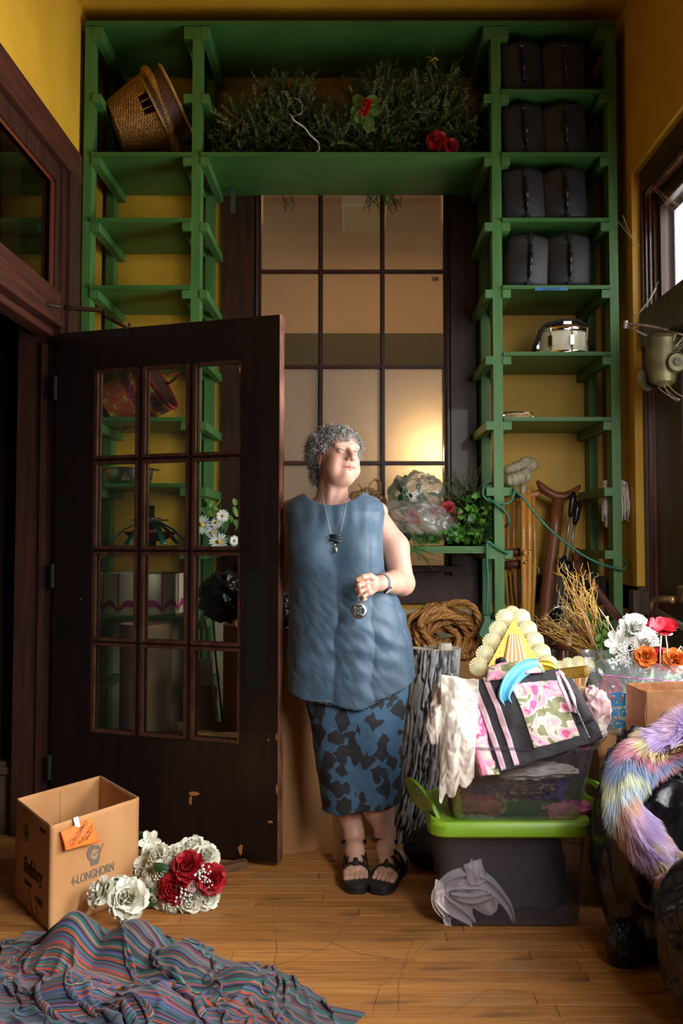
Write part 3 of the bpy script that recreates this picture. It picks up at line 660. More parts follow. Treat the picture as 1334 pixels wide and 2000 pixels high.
def pile(name, label, blobs, n, extra=(), group=None, cat='garland', scl=1., zfloor=0.):
    t = thing(name, label, cat, group=group); spots = []
    B = [(np.array(c), np.array(r)) for c, r in blobs]; wts = np.array([r[0]*r[2] for c, r in B]); wts /= wts.sum()
    while len(spots) < n:
        c, r = B[rng.choice(len(B), p=wts)]; d = rng.normal(size=3); d /= np.linalg.norm(d)
        if d[1] > .35: d[1] = -d[1]
        p = c+d*r*rng.uniform(.6, 1.); p[2] = max(p[2], zfloor+.015)
        dd = d*np.array([1, 1, 1])+rng.normal(size=3)*.45+np.array([0, -.25, .15])
        if p[2] < zfloor+.06: dd[2] = abs(dd[2])*.4
        spots.append((p, dd, rng.uniform(.7, 1.15)*scl))
    spots += list(extra)
    ok_ = []
    for p, d, s in spots:
        d = np.array(d, float); tp = np.array(p)+d/np.linalg.norm(d)*.125*s
        if zfloor > 2.5 and np.array(p)[1] < 4.97 and (tp[2] < zfloor+.012 or tp[2] > 3.60 or not -.70 < tp[0] < .59 or tp[1] > 5.03 or tp[1] < 4.50): continue
        ok_.append((p, d, s))
    V, Fc, cl = sprigs(ok_); npmesh('needles', V, Fc, pine_m, t, False, cl, kind='stuff')
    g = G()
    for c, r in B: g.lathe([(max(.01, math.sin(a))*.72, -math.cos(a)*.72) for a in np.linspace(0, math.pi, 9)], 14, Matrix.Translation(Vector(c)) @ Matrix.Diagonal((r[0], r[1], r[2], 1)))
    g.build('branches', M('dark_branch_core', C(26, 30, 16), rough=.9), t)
    return t
zs1 = lv[1]
pile('evergreen_garland', 'artificial evergreen garland heaped behind the left post on the top middle shelf', [((-.50, 4.78, zs1+.14), (.22, .18, .14)), ((-.32, 4.78, zs1+.20), (.18, .17, .20)), ((-.12, 4.76, zs1+.12), (.16, .16, .12)), ((-.33, 4.76, zs1+.30), (.12, .12, .11))], 950, zfloor=zs1, extra=
    
     [(P(545+rnd_in(-8, 30), 380, 5.0), (rnd_in(-.5, .8), -.3, -.8), .8) for _ in range(7)]+[(P(548+rnd_in(-10, 20), rnd_in(98, 140), 4.7), (rnd_in(-.4, .4), -.1, 1), .8) for _ in range(5)])
pile('evergreen_garland', 'bushy evergreen garland with red berries and flowers on the top middle shelf', [((.13, 4.78, zs1+.22), (.18, .17, .22)), ((.36, 4.78, zs1+.20), (.20, .18, .20)), ((.52, 4.78, zs1+.12), (.10, .16, .13)), ((.05, 4.72, zs1+.10), (.20, .16, .10)), ((.40, 4.78, zs1+.36), (.10, .12, .10)), ((.12, 4.8, zs1+.38), (.08, .1, .07))], 1500, zfloor=zs1, extra=
    
     [(P(rnd_in(715, 800), rnd_in(372, 384), 5.0), (rnd_in(-.7, .7), -.3, -.8), .8) for _ in range(22)]+[(P(835+rnd_in(-20, 50), rnd_in(80, 110), 4.7), (rnd_in(-.3, .3), -.1, 1), .9) for _ in range(7)])
redm = M('red_cloth_petal', C(190, 18, 30), C(140, 8, 20), (60, 60, 60), rough=.6); leafg = M('fabric_leaf_green', C(96, 132, 48), C(62, 96, 32), (30, 30, 30), rough=.6)
t = thing('poinsettia_spray', 'red berry flower with pale green leaves pinned on the evergreen', 'flower', P(713, 215, 4.535))
g = G()
for k in range(3): bloom_ = rose(g, mt_at((rnd_in(-.018, .018), -.03, -.022+.024*k), (rnd_in(-.3, .3), -1, .2)), .019, k)
g.build('petals', M('red_orange_petal', C(206, 50, 44), C(180, 24, 40), (50, 50, 50), rough=.6), t, True)
for a, L in ((2.2, .085), (.9, .085), (3.4, .07), (-.1, .075), (-1.35, .11), (-2.1, .075)):
    g = G(); leafm(g, Matrix.Rotation(R(0), 4, 'X') @ Matrix(((math.cos(a), 0, -math.sin(a), 0), (0, -1, 0, -.01), (math.sin(a), 0, math.cos(a), 0), (0, 0, 0, 1))) @ Matrix.Rotation(R(90), 4, 'X'), L, .03); g.build('leaf', leafg, t, True)
t = thing('fabric_flower', 'pair of dark red cloth blooms low on the evergreen garland', 'flower', P(852, 278, 4.56))
g = G(); rose(g, mt_at((0, -.02, 0), (-.1, -1, .1)), .042, 4); g.build('petals', redm, t, True); g = G(); rose(g, mt_at((.065, -.02, -.025), (.3, -1, .1)), .034, 5); g.build('petals', redm, t, True)
g = G(); leafm(g, mt_at((.03, .01, .03), (.5, -.6, .6)), .09, .03); g.build('leaf', leafg, t, True)
t = thing('ribbon', 'curled silver gift ribbon caught in the left evergreen garland', 'ribbon'); g = G()
pts = [P(a, b, 4.55+.01*(k % 3)) for k, (a, b) in enumerate([(574, 192), (584, 195), (592, 207), (588, 222), (575, 227), (566, 222), (575, 236), (586, 243), (596, 250), (606, 264), (622, 278), (624, 292), (618, 299)])]
g.tube(pts, .0045, 6, flat=.25); g.build('ribbon_strand', M('silver_ribbon', C(210, 210, 214), rough=.3), t, True)
t = thing('gold_bow', 'small gold bow near the top of the right evergreen garland', 'bow'); g = G()
g.tube([P(830, 113, 4.6), P(838, 110, 4.58), P(846, 116, 4.58), P(848, 124, 4.58), P(853, 134, 4.58)], .0055, 6, flat=.3); g.tube([P(840, 120, 4.58), P(850, 113, 4.57), P(856, 118, 4.58)], .006, 6, flat=.3); g.build('ribbon_strand', M('gold_ribbon', C(210, 170, 60), rough=.3, metal=.5), t, True)
# ---- eight black cases ----
blk = M('black_moulded_plastic', C(38, 38, 41), C(26, 26, 28), (12, 12, 12), rough=.55, bump=.0006, bscale=(160, 160, 160)); blkg = M('black_gloss_plastic', C(24, 24, 26), rough=.28)
def hat_case():
    t = empty('hat_case')
    for s_ in (-1, 1):
        g = G(); rings = []
        for k, (x, ins) in enumerate(((.002, .0), (.010, .0), (.085, .010), (.098, .022))):
            x0 = x*s_; y0, y1, z0, z1 = -.16+ins, .16-ins, .001+(ins if k > 1 else 0)*.2, .252-ins*1.1; r = .022
            ring = []
            for (cy, cz, a0) in ((y1-r, z1-r, 0), (y0+r, z1-r, 90), (y0+r, z0+r, 180), (y1-r, z0+r, 270)):
                for a in (0, 30, 60, 90): ring.append((x0, cy+r*math.cos(R(a0+a)), cz+r*math.sin(R(a0+a))))
            rings.append(ring)
        g.rings(rings); g.build('case_shell', blk, t, 40)
    g = G().box((-.004, -.166, .0), (.004, .16, .257), bev=.002); g.build('seam', blkg, t)
    g = G().tube([(0, -.163, .045), (0, -.182, .055), (0, -.186, .075), (0, -.186, .165), (0, -.182, .185), (0, -.163, .195)], .0065, 8); g.tube([(0, -.187, .09), (0, -.187, .15)], .009, 8); g.build('handle', blkg, t, True)
    for z in (.012, .222): G().box((-.011, -.172, z-.01), (.011, -.158, z+.01), bev=.003).build('latch', blkg, t)
    return t
proto = hat_case(); first = True
lvn = {0: 'top', 1: 'second', 2: 'third', 3: 'fourth'}
for r_, (zl, xs_) in enumerate(((lv[0], (.778, .991, -3.5, -2.5)), (lv[1], (.785, .990, -3, -2)), (lv[2], (.785, .988, -2.5, -2)), (lv[3], (.790, .998, 3.0, 0)))):
    for c_ in (0, 1):
        o = proto if first else copy_tree(proto); first = False
        o.location = (xs_[c_], 4.70, zl+.006+(.002 if c_ else 0)); o.rotation_euler = (0, R(xs_[2+c_]), R((4, -2)[c_]))
        tag(o, 'black plastic hat case on the %s shelf of cases, %s' % (lvn[r_], ('beside the inner post', 'beside the outer post')[c_]), 'case', 'black hat cases on the right shelves')
# ---- wicker basket ----
def rope_torus(g, R0, r, strands, turns, n=160, mt=Matrix(), rs=None):
    for s_ in range(strands):
        pts = []
        for i in range(n+1):
            a = 2*math.pi*i/n; b = turns*a+2*math.pi*s_/strands; q = R0+r*math.cos(b); pts.append(mt @ Vector((q*math.cos(a), q*math.sin(a), r*math.sin(b))))
        g.tube(pts, rs or r*.75, 6, cap=False)
wick = M('wicker_tan', C(196, 146, 74), C(150, 100, 44), (60, 60, 60), rough=.5)
bc = P(226, 246, 4.70); rc = P(298, 216, 4.70); ax = Vector(rc-bc); Lb = .225
t = thing('wicker_basket', 'tan wicker basket lying on its side with a twisted rim', 'basket', bc); t.rotation_mode = 'QUATERNION'; t.rotation_quaternion = bas(ax+Vector((0, .03, 0)), (0, -1, 0)).to_quaternion()
def rad(z): return .112+(.192-.112)*(z/Lb)**.9
g = G(); NS = 30
for k in range(34):
    z = .004+k*(Lb-.008)/33; r = rad(z); pts = []; hole = .60 < k/33 < .92
    for i in range(NS*3+1):
        a = 2*math.pi*i/(NS*3); 
        if hole and abs(((a-R(8)+math.pi) % (2*math.pi))-math.pi) < .25: 
            if len(pts) > 2: g.tube(pts, .0032, 5)
            pts = []; continue
        rr = r+.0038*math.cos(NS*a/1.+math.pi*(k % 2)); pts.append((rr*math.cos(a), rr*math.sin(a), z))
    if len(pts) > 2: g.tube(pts, .0032, 5)
g.build('woven_wall', wick, t, True)
g = G()
for i in range(NS):
    a = 2*math.pi*(i+.25)/NS; g.tube([(rad(z)*math.cos(a), rad(z)*math.sin(a), z) for z in np.linspace(0, Lb, 6)], .0026, 5)
g.build('stakes', wick, t, True)
g = G(); 
for r in np.linspace(.01, .112, 12): g.tube([(r*math.cos(a), r*math.sin(a), .002*math.cos(9*a)) for a in np.linspace(0, 2*math.pi, 30)], .0045, 5)
g.build('base', wick, t, True)
g = G(); rope_torus(g, .196, .0105, 6, 9, 180, Matrix.Translation((0, 0, Lb)), .0085); g.build('rim', wick, t, True)
# woven colour bands: one small raised quad per stitch
def woven(prof, n, colf, name, mat, parent, depth=.0025, mt=Matrix()):
    V = []; Fc = []; Cc = []
    pr = [np.array(p) for p in prof]
    for k in range(len(pr)-1):
        off = .5*(k % 2)
        for i in range(n):
            a0 = 2*math.pi*(i+off+.06)/n; a1 = 2*math.pi*(i+off+.94)/n; am = (a0+a1)/2
            (r0, z0), (r1, z1) = pr[k], pr[k+1]; c = colf(k, i); o = len(V)
            for (r, z, ins) in ((r0, z0, 0), ((r0+r1)/2, (z0+z1)/2, depth), (r1, z1, 0)):
                for a in (a0, am, a1): q = r+ins*(1 if a == am else .5); V.append(tuple(mt @ Vector((q*math.cos(a), q*math.sin(a), z)))); Cc.append(c)
            for j in (0, 1):
                for m_ in (0, 1): Fc.append([o+3*j+m_, o+3*j+m_+1, o+3*(j+1)+m_+1, o+3*(j+1)+m_])
    return npmesh(name, V, Fc, mat, parent, True, np.array(Cc), kind='stuff')
wv = mat_attr('dyed_woven_straw', .55)
t2 = thing('woven_bowl', 'red and green patterned woven basket nested against the wicker basket', 'basket', rc+Vector((.02, 0, -.01))); t2.rotation_mode = 'QUATERNION'; t2.rotation_quaternion = bas(ax+Vector((0, .0, .012)), (0, -1, 0)).to_quaternion()
prof = [(.168+.012*k/20, .0+.108*k/20) for k in range(21)]
woven(prof, 84, lambda k, i: (.42, .32, .12) if k < 2 else ((.16, .028, .02) if (i+k//2) % 3 else (.05, .12, .06)), 'woven_wall', wv, t2)
g = G().lathe([(.165, 0), (.172, .108), (.160, .11), (.15, 0)], 48); g.build('lining', M('dark_straw', C(84, 46, 28), rough=.8), t2)
g = G(); rope_torus(g, .184, .004, 3, 30, 200, Matrix.Translation((0, 0, .112)), .004); g.build('rim', M('pale_straw_binding', C(190, 150, 84), rough=.6), t2, True)
# dark twig basket edge behind
t3 = thing('twig_basket', 'dark twig basket half hidden behind the wicker basket', 'basket', P(352, 255, 4.84)); t3.rotation_euler = (0, R(70), 0); g = G()
for k in range(12): rr = .06+.007*k; g.tube([(rr*math.cos(a), rr*math.sin(a), .01*k) for a in np.linspace(0, 2*math.pi, 26)], .0045, 5)
for i in range(14): a = 2*math.pi*i/14; g.tube([(.06*math.cos(a), .06*math.sin(a), 0), (.14*math.cos(a), .14*math.sin(a), .115)], .004, 5)
g.build('woven_wall', M('dark_twig', C(74, 50, 28), rough=.7), t3, True)
# ---- colourful basket seen through the door ----
t = thing('striped_basket', 'red and yellow woven straw basket lying tilted behind the door glass', 'basket', P(262, 776, 4.78), (0, 0, 0)); t.rotation_mode = 'QUATERNION'; t.rotation_quaternion = bas(Vector((.80, -.10, .48)), (0, -1, 0)).to_quaternion()
def cf(k, i):
    if k in (10, 11, 12) : return (.07, .03, .05) if (i % 2) else (.3, .03, .03)
    if k in (15,16,17): return (.06, .05, .06) if i % 3 else (.4, .05, .03)
    return (.55, .06, .03) if ((i//2+k//3) % 3 == 0) else ((.50, .38, .04) if (i//2+k//2) % 3 == 1 else (.46, .12, .03))
woven([(.118+.03*k/20, -.12+.26*k/20) for k in range(21)], 60, cf, 'woven_wall', wv, t, .003)
g = G().lathe([(.115, -.12), (.143, .139), (.135, .139), (.11, -.11), (.001, -.11)], 40); g.build('lining', MATS['dark_straw'], t)
g = G(); rope_torus(g, .150, .004, 3, 24, 180, Matrix.Translation((0, 0, .143)), .005); g.tube([(-.14, 0, .14), (-.13, .0, .2), (-.05, 0, .24), (.02, 0, .2)], .006, 6); g.build('rim', M('red_straw_rim', C(150, 30, 20), rough=.6), t, True)
# ---- colander ----
stl = M('stainless_steel', C(190, 184, 172), rough=.3, metal=1.)
cx = P(254, 940, 4.68).x
t = thing('colander', 'small stainless steel colander standing behind the door glass', 'colander', (cx, 4.68, lv[6]+.001))
G().lathe([(.001, .004), (.07, .004), (.085, .0), (.096, .012), (.104, .04), (.108, .072), (.118, .076), (.118, .078), (.105, .076), (.10, .04), (.09, .014), (.001, .009)], 48).build('bowl', stl, t, 40)
g = G()
for grp in range(8):
    a0 = 2*math.pi*grp/8-math.pi/2
    for row in range(5):
        for i in range(5-row):
            a = a0+(i-(4-row)/2)*.085; z = .02+row*.009; r = .0995+.006*row/4; m_ = mt_at((r*math.cos(a), r*math.sin(a), z), (math.cos(a), math.sin(a), 0)); g.lathe([(.0001, .0015), (.0022, .0012), (.0024, 0)], 6, m_)
g.build('drain_holes', M('pin_hole_glow', C(220, 170, 110), rough=.4), t, kind='stuff')
for s_ in (-1, 1): G().tube([(s_*.112, -.03, .072), (s_*.135, -.02, .072), (s_*.135, .02, .072), (s_*.112, .03, .072)], .003, 6).build('handle', stl, t, True)
# ---- christmas tree stand ----
t = thing('tree_stand', 'red and green metal christmas tree stand behind the door glass', 'stand', (P(293, 1060, 4.70).x, 4.70, lv[7]+.001))
gm_ = M('green_enamel', C(24, 92, 70), rough=.35, metal=.3); rm_ = M('red_enamel', C(130, 24, 22), rough=.35, metal=.3)
G().lathe([(.001, .018), (.06, .022), (.10, .04), (.12, .062), (.124, .062), (.126, .066), (.118, .066), (.095, .045), (.001, .028)], 40).build('bowl', rm_, t, 40)
G().lathe([(.001, 0), (.03, 0), (.028, .02), (.001, .02)], 16).build('foot', dark, t)
for a in (200, 250, 300, 345, 60, 120):
    a = R(a); g = G(); g.tube([(.03*math.cos(a), .03*math.sin(a), .115), (.06*math.cos(a), .06*math.sin(a), .105), (.12*math.cos(a), .12*math.sin(a), .075), (.17*math.cos(a), .17*math.sin(a), .03), (.20*math.cos(a), .20*math.sin(a), .008)], .016, 8, flat=.22); g.build('leg', gm_, t, True)
G().lathe([(.034, .112), (.05, .112), (.052, .13), (.034, .13), (.034, .112)], 30).build('ring', stl, t)
for a in (0, 90, 180, 270): a = R(a+30); G().tube([(.03*math.cos(a), .03*math.sin(a), .121), (.09*math.cos(a), .09*math.sin(a), .121)], .004, 6).build('screw', stl, t)
G().lathe([(.001, .07), (.02, .07), (.02, .19), (.001, .19)], 16).build('trunk_stub', M('bare_trunk', C(110, 70, 46), rough=.8), t)
# ---- scalloped round box ----
hx = P(276, 1200, 4.74).x; hr = .196
t = thing('scalloped_box', 'cream round drum box with magenta stripes and scallops', 'box', (hx, 4.74, lv[8]+.001))
crm = M('cream_card', C(206, 198, 160), C(186, 176, 136), (8, 8, 8), rough=.7); mag = M('magenta_trim', C(168, 30, 96), rough=.7)
G().lathe([(.001, 0), (hr, 0), (hr, .185), (hr-.004, .185), (hr-.004, .006), (.001, .006)], 64).build('drum', crm, t, 40)
for k in range(12):
    a0 = 2*math.pi*(k+.35)/12
    g = G(); w_ = .0045
    g.add([((hr+.002)*math.cos(a0+da), (hr+.002)*math.sin(a0+da), z) for z in (.02, .19) for da in (-w_/hr, w_/hr)], [(0, 1, 3, 2)])
    n = 12; up = []; dn_ = []
    for i in range(n+1):
        f = i/n; a = a0+2*math.pi/12*f; h = math.sin(math.pi*f)**.6
        up.append(((hr+.002)*math.cos(a), (hr+.002)*math.sin(a), .006+.062*h)); dn_.append(((hr+.002)*math.cos(a), (hr+.002)*math.sin(a), .002+.036*h*(1 if .05 < f < .95 else 0)))
    g.add(up+dn_, [(i, i+1, n+2+i, n+1+i) for i in range(n)]); g.build('scallop_stripe', mag, t)
# ---- daisies on the middle shelf ----
def daisy_thing(u, v, r, z, lab, seed):
    t = thing('daisy', lab, 'flower', P(u, v, 4.56), group='white daisies on the middle shelf'); g = G(); m_ = mt_at((0, 0, 0), z); daisy(g, m_, r, 17, seed); g.build('petals', wpet, t, True)
    g = G().lathe([(.001, .012), (r*.16, .009), (r*.24, .002), (r*.2, -.004)], 14, m_); g.build('flower_centre', M('daisy_yellow', C(226, 176, 30), rough=.7), t, True)
    G().tube([m_ @ Vector((0, 0, 0)), m_ @ Vector((0, 0, -.03)), Vector((.01, .03, -.07))], .002, 5).build('stem', stemg, t)
    return t
wpet = M('white_petal', C(240, 240, 234), C(224, 224, 216), (40, 40, 40), rough=.6); stemg = M('stem_green', C(70, 110, 44), rough=.6)
for k, (u, v, r, z, lab) in enumerate(((394, 1025, .044, (-.1, -1, 0), 'large white daisy nearest the door glass left edge'), (435, 1008, .030, (.2, -1, .2), 'small white daisy highest of the bunch'), (423, 1021, .026, (0, -1, .1), 'small white daisy in the middle of the bunch'), (414, 1040, .029, (-.1, -1, .1), 'medium white daisy below the middle one'), (427, 1058, .043, (.1, -1, -.1), 'large white daisy lowest of the bunch'), (457, 1056, .025, (.9, -1, 0), 'white daisy seen side on by the pane edge'))): daisy_thing(u, v, r, z, lab, k)
t = thing('foliage_bunch', 'green leaves around the white daisies on the middle shelf', 'foliage'); gl = M('bright_leaf', C(112, 150, 56), C(70, 112, 38), (30, 30, 30), rough=.5)
me = None
for k in range(34):
    p = P(rnd_in(388, 468), rnd_in(985, 1060), 4.61+rnd_in(0, .08)); g = G(); leafm(g, Matrix(), .055, .02)
    if me is None: o = g.build('leaf', gl, t, True); me = o.data
    else: o = bpy.data.objects.new('leaf', me); COL.objects.link(o); o.parent = t
    o.location = p; o.rotation_euler = (rnd_in(0, 6), rnd_in(0, 6), rnd_in(0, 6)); o.scale = [rnd_in(.6, 1.1)]*3
g = G()
for k in range(14): g.tube([(P(rnd_in(395, 460), rnd_in(1000, 1040), 4.62)), P(430, 1068, 4.66)], .002, 5)
g.build('stems', stemg, t, kind='stuff')
# ---- snare drum and tambourine ----
t = thing('snare_drum', 'cream snare drum with chrome rim and black strap', 'drum', (P(1100, 683, 4.66).x, 4.66, lv[4]+.001))
chrome = M('chrome', C(225, 222, 215), rough=.12, metal=1.); shell = M('cream_gloss_shell', C(232, 224, 196), rough=.18, coat=.6)
G().lathe([(.001, .0), (.116, 0), (.116, .115), (.001, .115)], 64).build('shell', shell, t, 40)
for z in (0, .108): G().lathe([(.116, z), (.124, z), (.126, z+.006), (.124, z+.016), (.116, z+.016)], 64).build('hoop', chrome, t, 40)
G().lathe([(.12, .122), (.123, .128), (.112, .130), (.001, .130)], 64).build('drum_head', M('drum_skin', C(150, 90, 56), rough=.5), t, 40)
for k in range(8):
    a = 2*math.pi*(k+.15)/8-math.pi/2; m_ = Matrix.Rotation(a, 4, 'Z'); g = G().box((.116, -.009, .035), (.131, .009, .088), m_, bev=.004); g.tube([m_ @ Vector((.127, 0, .01)), m_ @ Vector((.127, 0, .13))], .003, 6); g.build('lug', chrome, t, 40)
g = G(); g.tube([(-.145, .02, .0), (-.135, -.02, .05), (-.118, -.05, .11), (-.09, -.06, .142), (-.03, -.09, .155), (.05, -.09, .155), (.105, -.05, .135), (.127, -.03, .09), (.13, -.02, .03)], .012, 8, flat=.35); g.tube([(-.10, .05, .14), (0, .0, .162), (.09, .03, .15)], .013, 8, flat=.4); g.build('strap', M('black_webbing', C(28, 26, 24), rough=.7), t, True)
g = G().box((-.02, -.108, .132), (.018, -.07, .158), bev=.006); g.build('clamp', chrome, t)
t = thing('tambourine', 'small pale wooden tambourine lying near the inner post', 'tambourine', (.745, 4.60, lv[5]+.001))
pw = M('pale_wood', C(214, 186, 136), C(188, 156, 104), (20, 20, 60), rough=.5)
G().lathe([(.072, 0), (.08, 0), (.08, .026), (.072, .026), (.072, 0)], 40).build('frame', pw, t)
G().lathe([(.081, .021), (.082, .026), (.070, .029), (.001, .029)], 40).build('drum_head', M('dark_head', C(36, 44, 50), rough=.4), t, 40)
for k in range(5): a = 2*math.pi*k/5-1.2; G().lathe([(.001, -.003), (.014, -.002), (.014, .001), (.001, .003)], 14, Matrix.Translation((.08*math.cos(a), .08*math.sin(a), .012))).build('jingle', chrome, t)
t = thing('drumstick', 'short pale drumstick leaning over the tambourine rim', 'stick'); G().tube([P(998, 812, 4.51), P(1018, 809, 4.5), P(1030, 806, 4.5), P(1034, 806, 4.5)], [.003, .004, .0065, .003], 10).build('shaft', pw, t, True)
# ---- tubes and boxes behind the door ----
kraft = M('kraft_cardboard', C(176, 128, 78), C(158, 110, 64), (3, 3, 3), rough=.75, bump=.0008, bscale=(3, 3, 120)); kraftp = M('pale_tube_card', C(196, 164, 122), C(178, 146, 104), (6, 6, 6), rough=.75)
def tubeobj(lab, X, Y, r, h, mat, th=.008, name='cardboard_tube', rot=(0, 0, 0), grp=None):
    t = thing(name, lab, 'tube', (X, Y, .001), rot, grp); q = random.Random(h)
    prof = [(r, 0), (r, h), (r-th, h), (r-th, 0), (r, 0)]
    g = G().lathe(prof, 56); g.build('tube_wall', mat, t, 40)
    g = G()
    for k in range(7): a = -math.pi/2+q.uniform(-1.2, 1.2); g.tube([((r-.004)*math.cos(a), (r-.004)*math.sin(a), h-.002), ((r-.002)*math.cos(a+.1), (r-.002)*math.sin(a+.1), h+.006)], .0025, 5)
    g.build('torn_edge', mat, t, kind='stuff'); return t
tubeobj('tall pale cardboard tube behind the lower door panes', P(285, 1300, 4.385).x, 4.385, .112, P(285, 1222, 4.28).z, kraftp)
tubeobj('wide brown cardboard tube standing behind the door edge and the woman', -.325, 4.262, .233, P(560, 1228, 4.03).z, kraft, .01)
tubeobj('narrow cream cardboard tube standing behind the ankles of the woman', P(672, 1600, 3.98).x, 3.98, .045, .95, M('cream_tube_card', C(214, 196, 166), rough=.7))
tubeobj('short brown mailing tube behind the lowest door pane', P(414, 1400, 4.22).x-.055, 4.44, .046, .60, kraft)
tubeobj('white paper roll behind the lowest right door pane', P(398, 1330, 4.44).x-.01, 4.55, .034, .71, M('white_paper', C(206, 204, 200), rough=.7), name='paper_roll')
t = thing('foam_strip', 'curved white foam strip leaning behind the right door panes', 'strip'); g = G(); g.tube([P(398, 1208, 4.42), P(402, 1225, 4.42), P(408, 1290, 4.42), P(420, 1370, 4.42), P(432, 1480, 4.42)], .017, 10, flat=.4); g.build('strip', M('white_foam', C(226, 226, 230), rough=.8), t, True)
t = thing('dark_strip', 'grey plastic strip leaning beside the white foam strip', 'strip'); g = G(); g.tube([P(416, 1200, 4.46), P(422, 1290, 4.46), P(432, 1380, 4.46), P(440, 1480, 4.46)], .016, 8, flat=.3); g.build('strip', M('grey_plastic', C(92, 92, 100), rough=.5), t, True)
t = thing('open_carton', 'low open cardboard carton behind the lowest door panes', 'box', (-.645, 4.28, .001)); g = G()
hb = P(420, 1425, 4.2).z
for a, b in (((-.13, -.10, 0), (.075, -.094, hb)), ((-.13, .09, 0), (.075, .096, hb)), ((-.13, -.1, 0), (-.124, .096, hb)), ((.069, -.1, 0), (.075, .096, hb)), ((-.13, -.1, 0), (.075, .096, .005))): g.box(a, b)
for c_ in ((-.02, 0),): pass
g.build('carton_wall', kraft, t)
# ================= generic soft shapes =================
def blob(name, c, r, mat, parent=None, ridge=.02, fr=9., seed=0, nu=96, nv=64, sq=1., base=None, label=None, fine=.3, kind=None, rot=None):
    a = np.linspace(0, 2*np.pi, nu, endpoint=False)[:, None]; b = np.linspace(-np.pi/2*.985, np.pi/2*.985, nv)[None, :]
    d = np.stack([np.cos(a)*np.cos(b), np.sin(a)*np.cos(b), np.sin(b)+0*a], -1)
    if sq != 1.: d = np.sign(d)*np.abs(d)**sq
    p = d*np.array(r); s = seed*11.3
    wq = .5*fbm(d[..., 0]*1.7+s, d[..., 1]*1.7, d[..., 2]*1.7, 2); n1 = 1-np.abs(fbm(d[..., 0]*fr*.22+s+wq, d[..., 1]*fr*.22, d[..., 2]*fr*.18+wq, 2))*1.3; n2 = 1-np.abs(fbm(d[..., 0]*fr*.5+s+5+wq*2, d[..., 1]*fr*.5+wq, d[..., 2]*fr*.22, 2))*1.3
    p = p+d*((n1-.6)*ridge+(n2-.6)*ridge*fine)[..., None]
    if rot is not None: p = p @ np.array(rot.to_3x3()).T
    p = p+np.array(c)
    if base is not None: p[..., 2] = np.maximum(p[..., 2], base)
    V = p.reshape(-1, 3); Fc = gridfaces(nu, nv, True)
    V = np.concatenate([V, [p[:, 0].mean(0), p[:, -1].mean(0)]]); i0 = nu*nv
    q = [[i*nv, ((i+1) % nu)*nv, i0, i0] for i in range(nu)]
    o = npmesh(name, V, Fc, mat, parent, True, label=label, kind=kind); return o
def qpatch(c00, c10, c11, c01, nu, nv, mat, name, parent, bulge=0., wr=0., wf=6., seed=0, rect=(0, 0, 1, 1), off=0., n_dir=None, thick=.002, fold=0., ffr=3., label=None, edge=0., uvs=(1, 1), kind=None):
    """bilinear cloth patch with wrinkles; fold = pleats running along v"""
    u = np.linspace(rect[0], rect[2], nu)[:, None]; v = np.linspace(rect[1], rect[3], nv)[None, :]
    c = [np.array(q, float) for q in (c00, c10, c11, c01)]
    uu = u[..., None]; vv = v[..., None]
    p = c[0]*(1-uu)*(1-vv)+c[1]*uu*(1-vv)+c[2]*uu*vv+c[3]*(1-uu)*vv
    n = np.cross(c[1]-c[0]+c[2]-c[3], c[3]-c[0]+c[2]-c[1]); n /= np.linalg.norm(n)
    if n_dir is not None and np.dot(n, n_dir) < 0: n = -n
    h = bulge*np.sin(np.pi*np.clip(u, 0, 1))*np.sin(np.pi*np.clip(v, 0, 1))*1.
    lu_ = np.linalg.norm(c[1]-c[0])*4*wf; lv_ = np.linalg.norm(c[3]-c[0])*4*wf; h = h+wr*fbm(u*lu_+seed*3.7, v*lv_+0*u, seed, 4)+fold*(np.sin(2*np.pi*(ffr*u+.35*fbm(u*2+seed, v*2, seed, 2)))*(.4+.6*v))
    p = p+n*(h[..., None]+off)
    if edge: 
        e = (c[2]-c[1]); e /= np.linalg.norm(e); p = p+e*(edge*fbm(u*5+seed, u*0+seed*2., 0, 3)*(v > .5)*v)[..., None]
    V = p.reshape(-1, 3); U = np.stack([np.broadcast_to(u*uvs[0], (nu, nv)), np.broadcast_to(v*uvs[1], (nu, nv))], -1).reshape(-1, 2)
    o = npmesh(name, V, gridfaces(nu, nv), mat, parent, True, None, U, label=label, kind=kind)
    if thick: m = o.modifiers.new('thickness', 'SOLIDIFY'); m.thickness = thick; m.offset = 0
    return o
def mat_ramp(name, cols, scale, rough=.8, detail=2., coord='Object', dist=.6, const=True, bump=.0, stretch=(1, 1, 1)):
    m = bpy.data.materials.new(name); m.use_nodes = True; N = m.node_tree.nodes; L = m.node_tree.links; b = N['Principled BSDF']; b.inputs['Roughness'].default_value = rough
    tc = N.new('ShaderNodeTexCoord'); mp = N.new('ShaderNodeMapping'); mp.inputs['Scale'].default_value = [scale*s for s in stretch]; L.new(tc.outputs[coord], mp.inputs[0])
    n = N.new('ShaderNodeTexNoise'); n.inputs['Scale'].default_value = 1; n.inputs['Detail'].default_value = detail; n.inputs['Distortion'].default_value = dist; L.new(mp.outputs[0], n.inputs['Vector'])
    r = N.new('ShaderNodeValToRGB'); r.color_ramp.interpolation = 'CONSTANT' if const else 'LINEAR'
    while len(r.color_ramp.elements) < len(cols): r.color_ramp.elements.new(.5)
    for e, (p, c) in zip(r.color_ramp.elements, cols): e.position = p; e.color = c
    L.new(n.outputs[0], r.inputs[0]); L.new(r.outputs[0], b.inputs['Base Color'])
    MATS[name] = m; return m
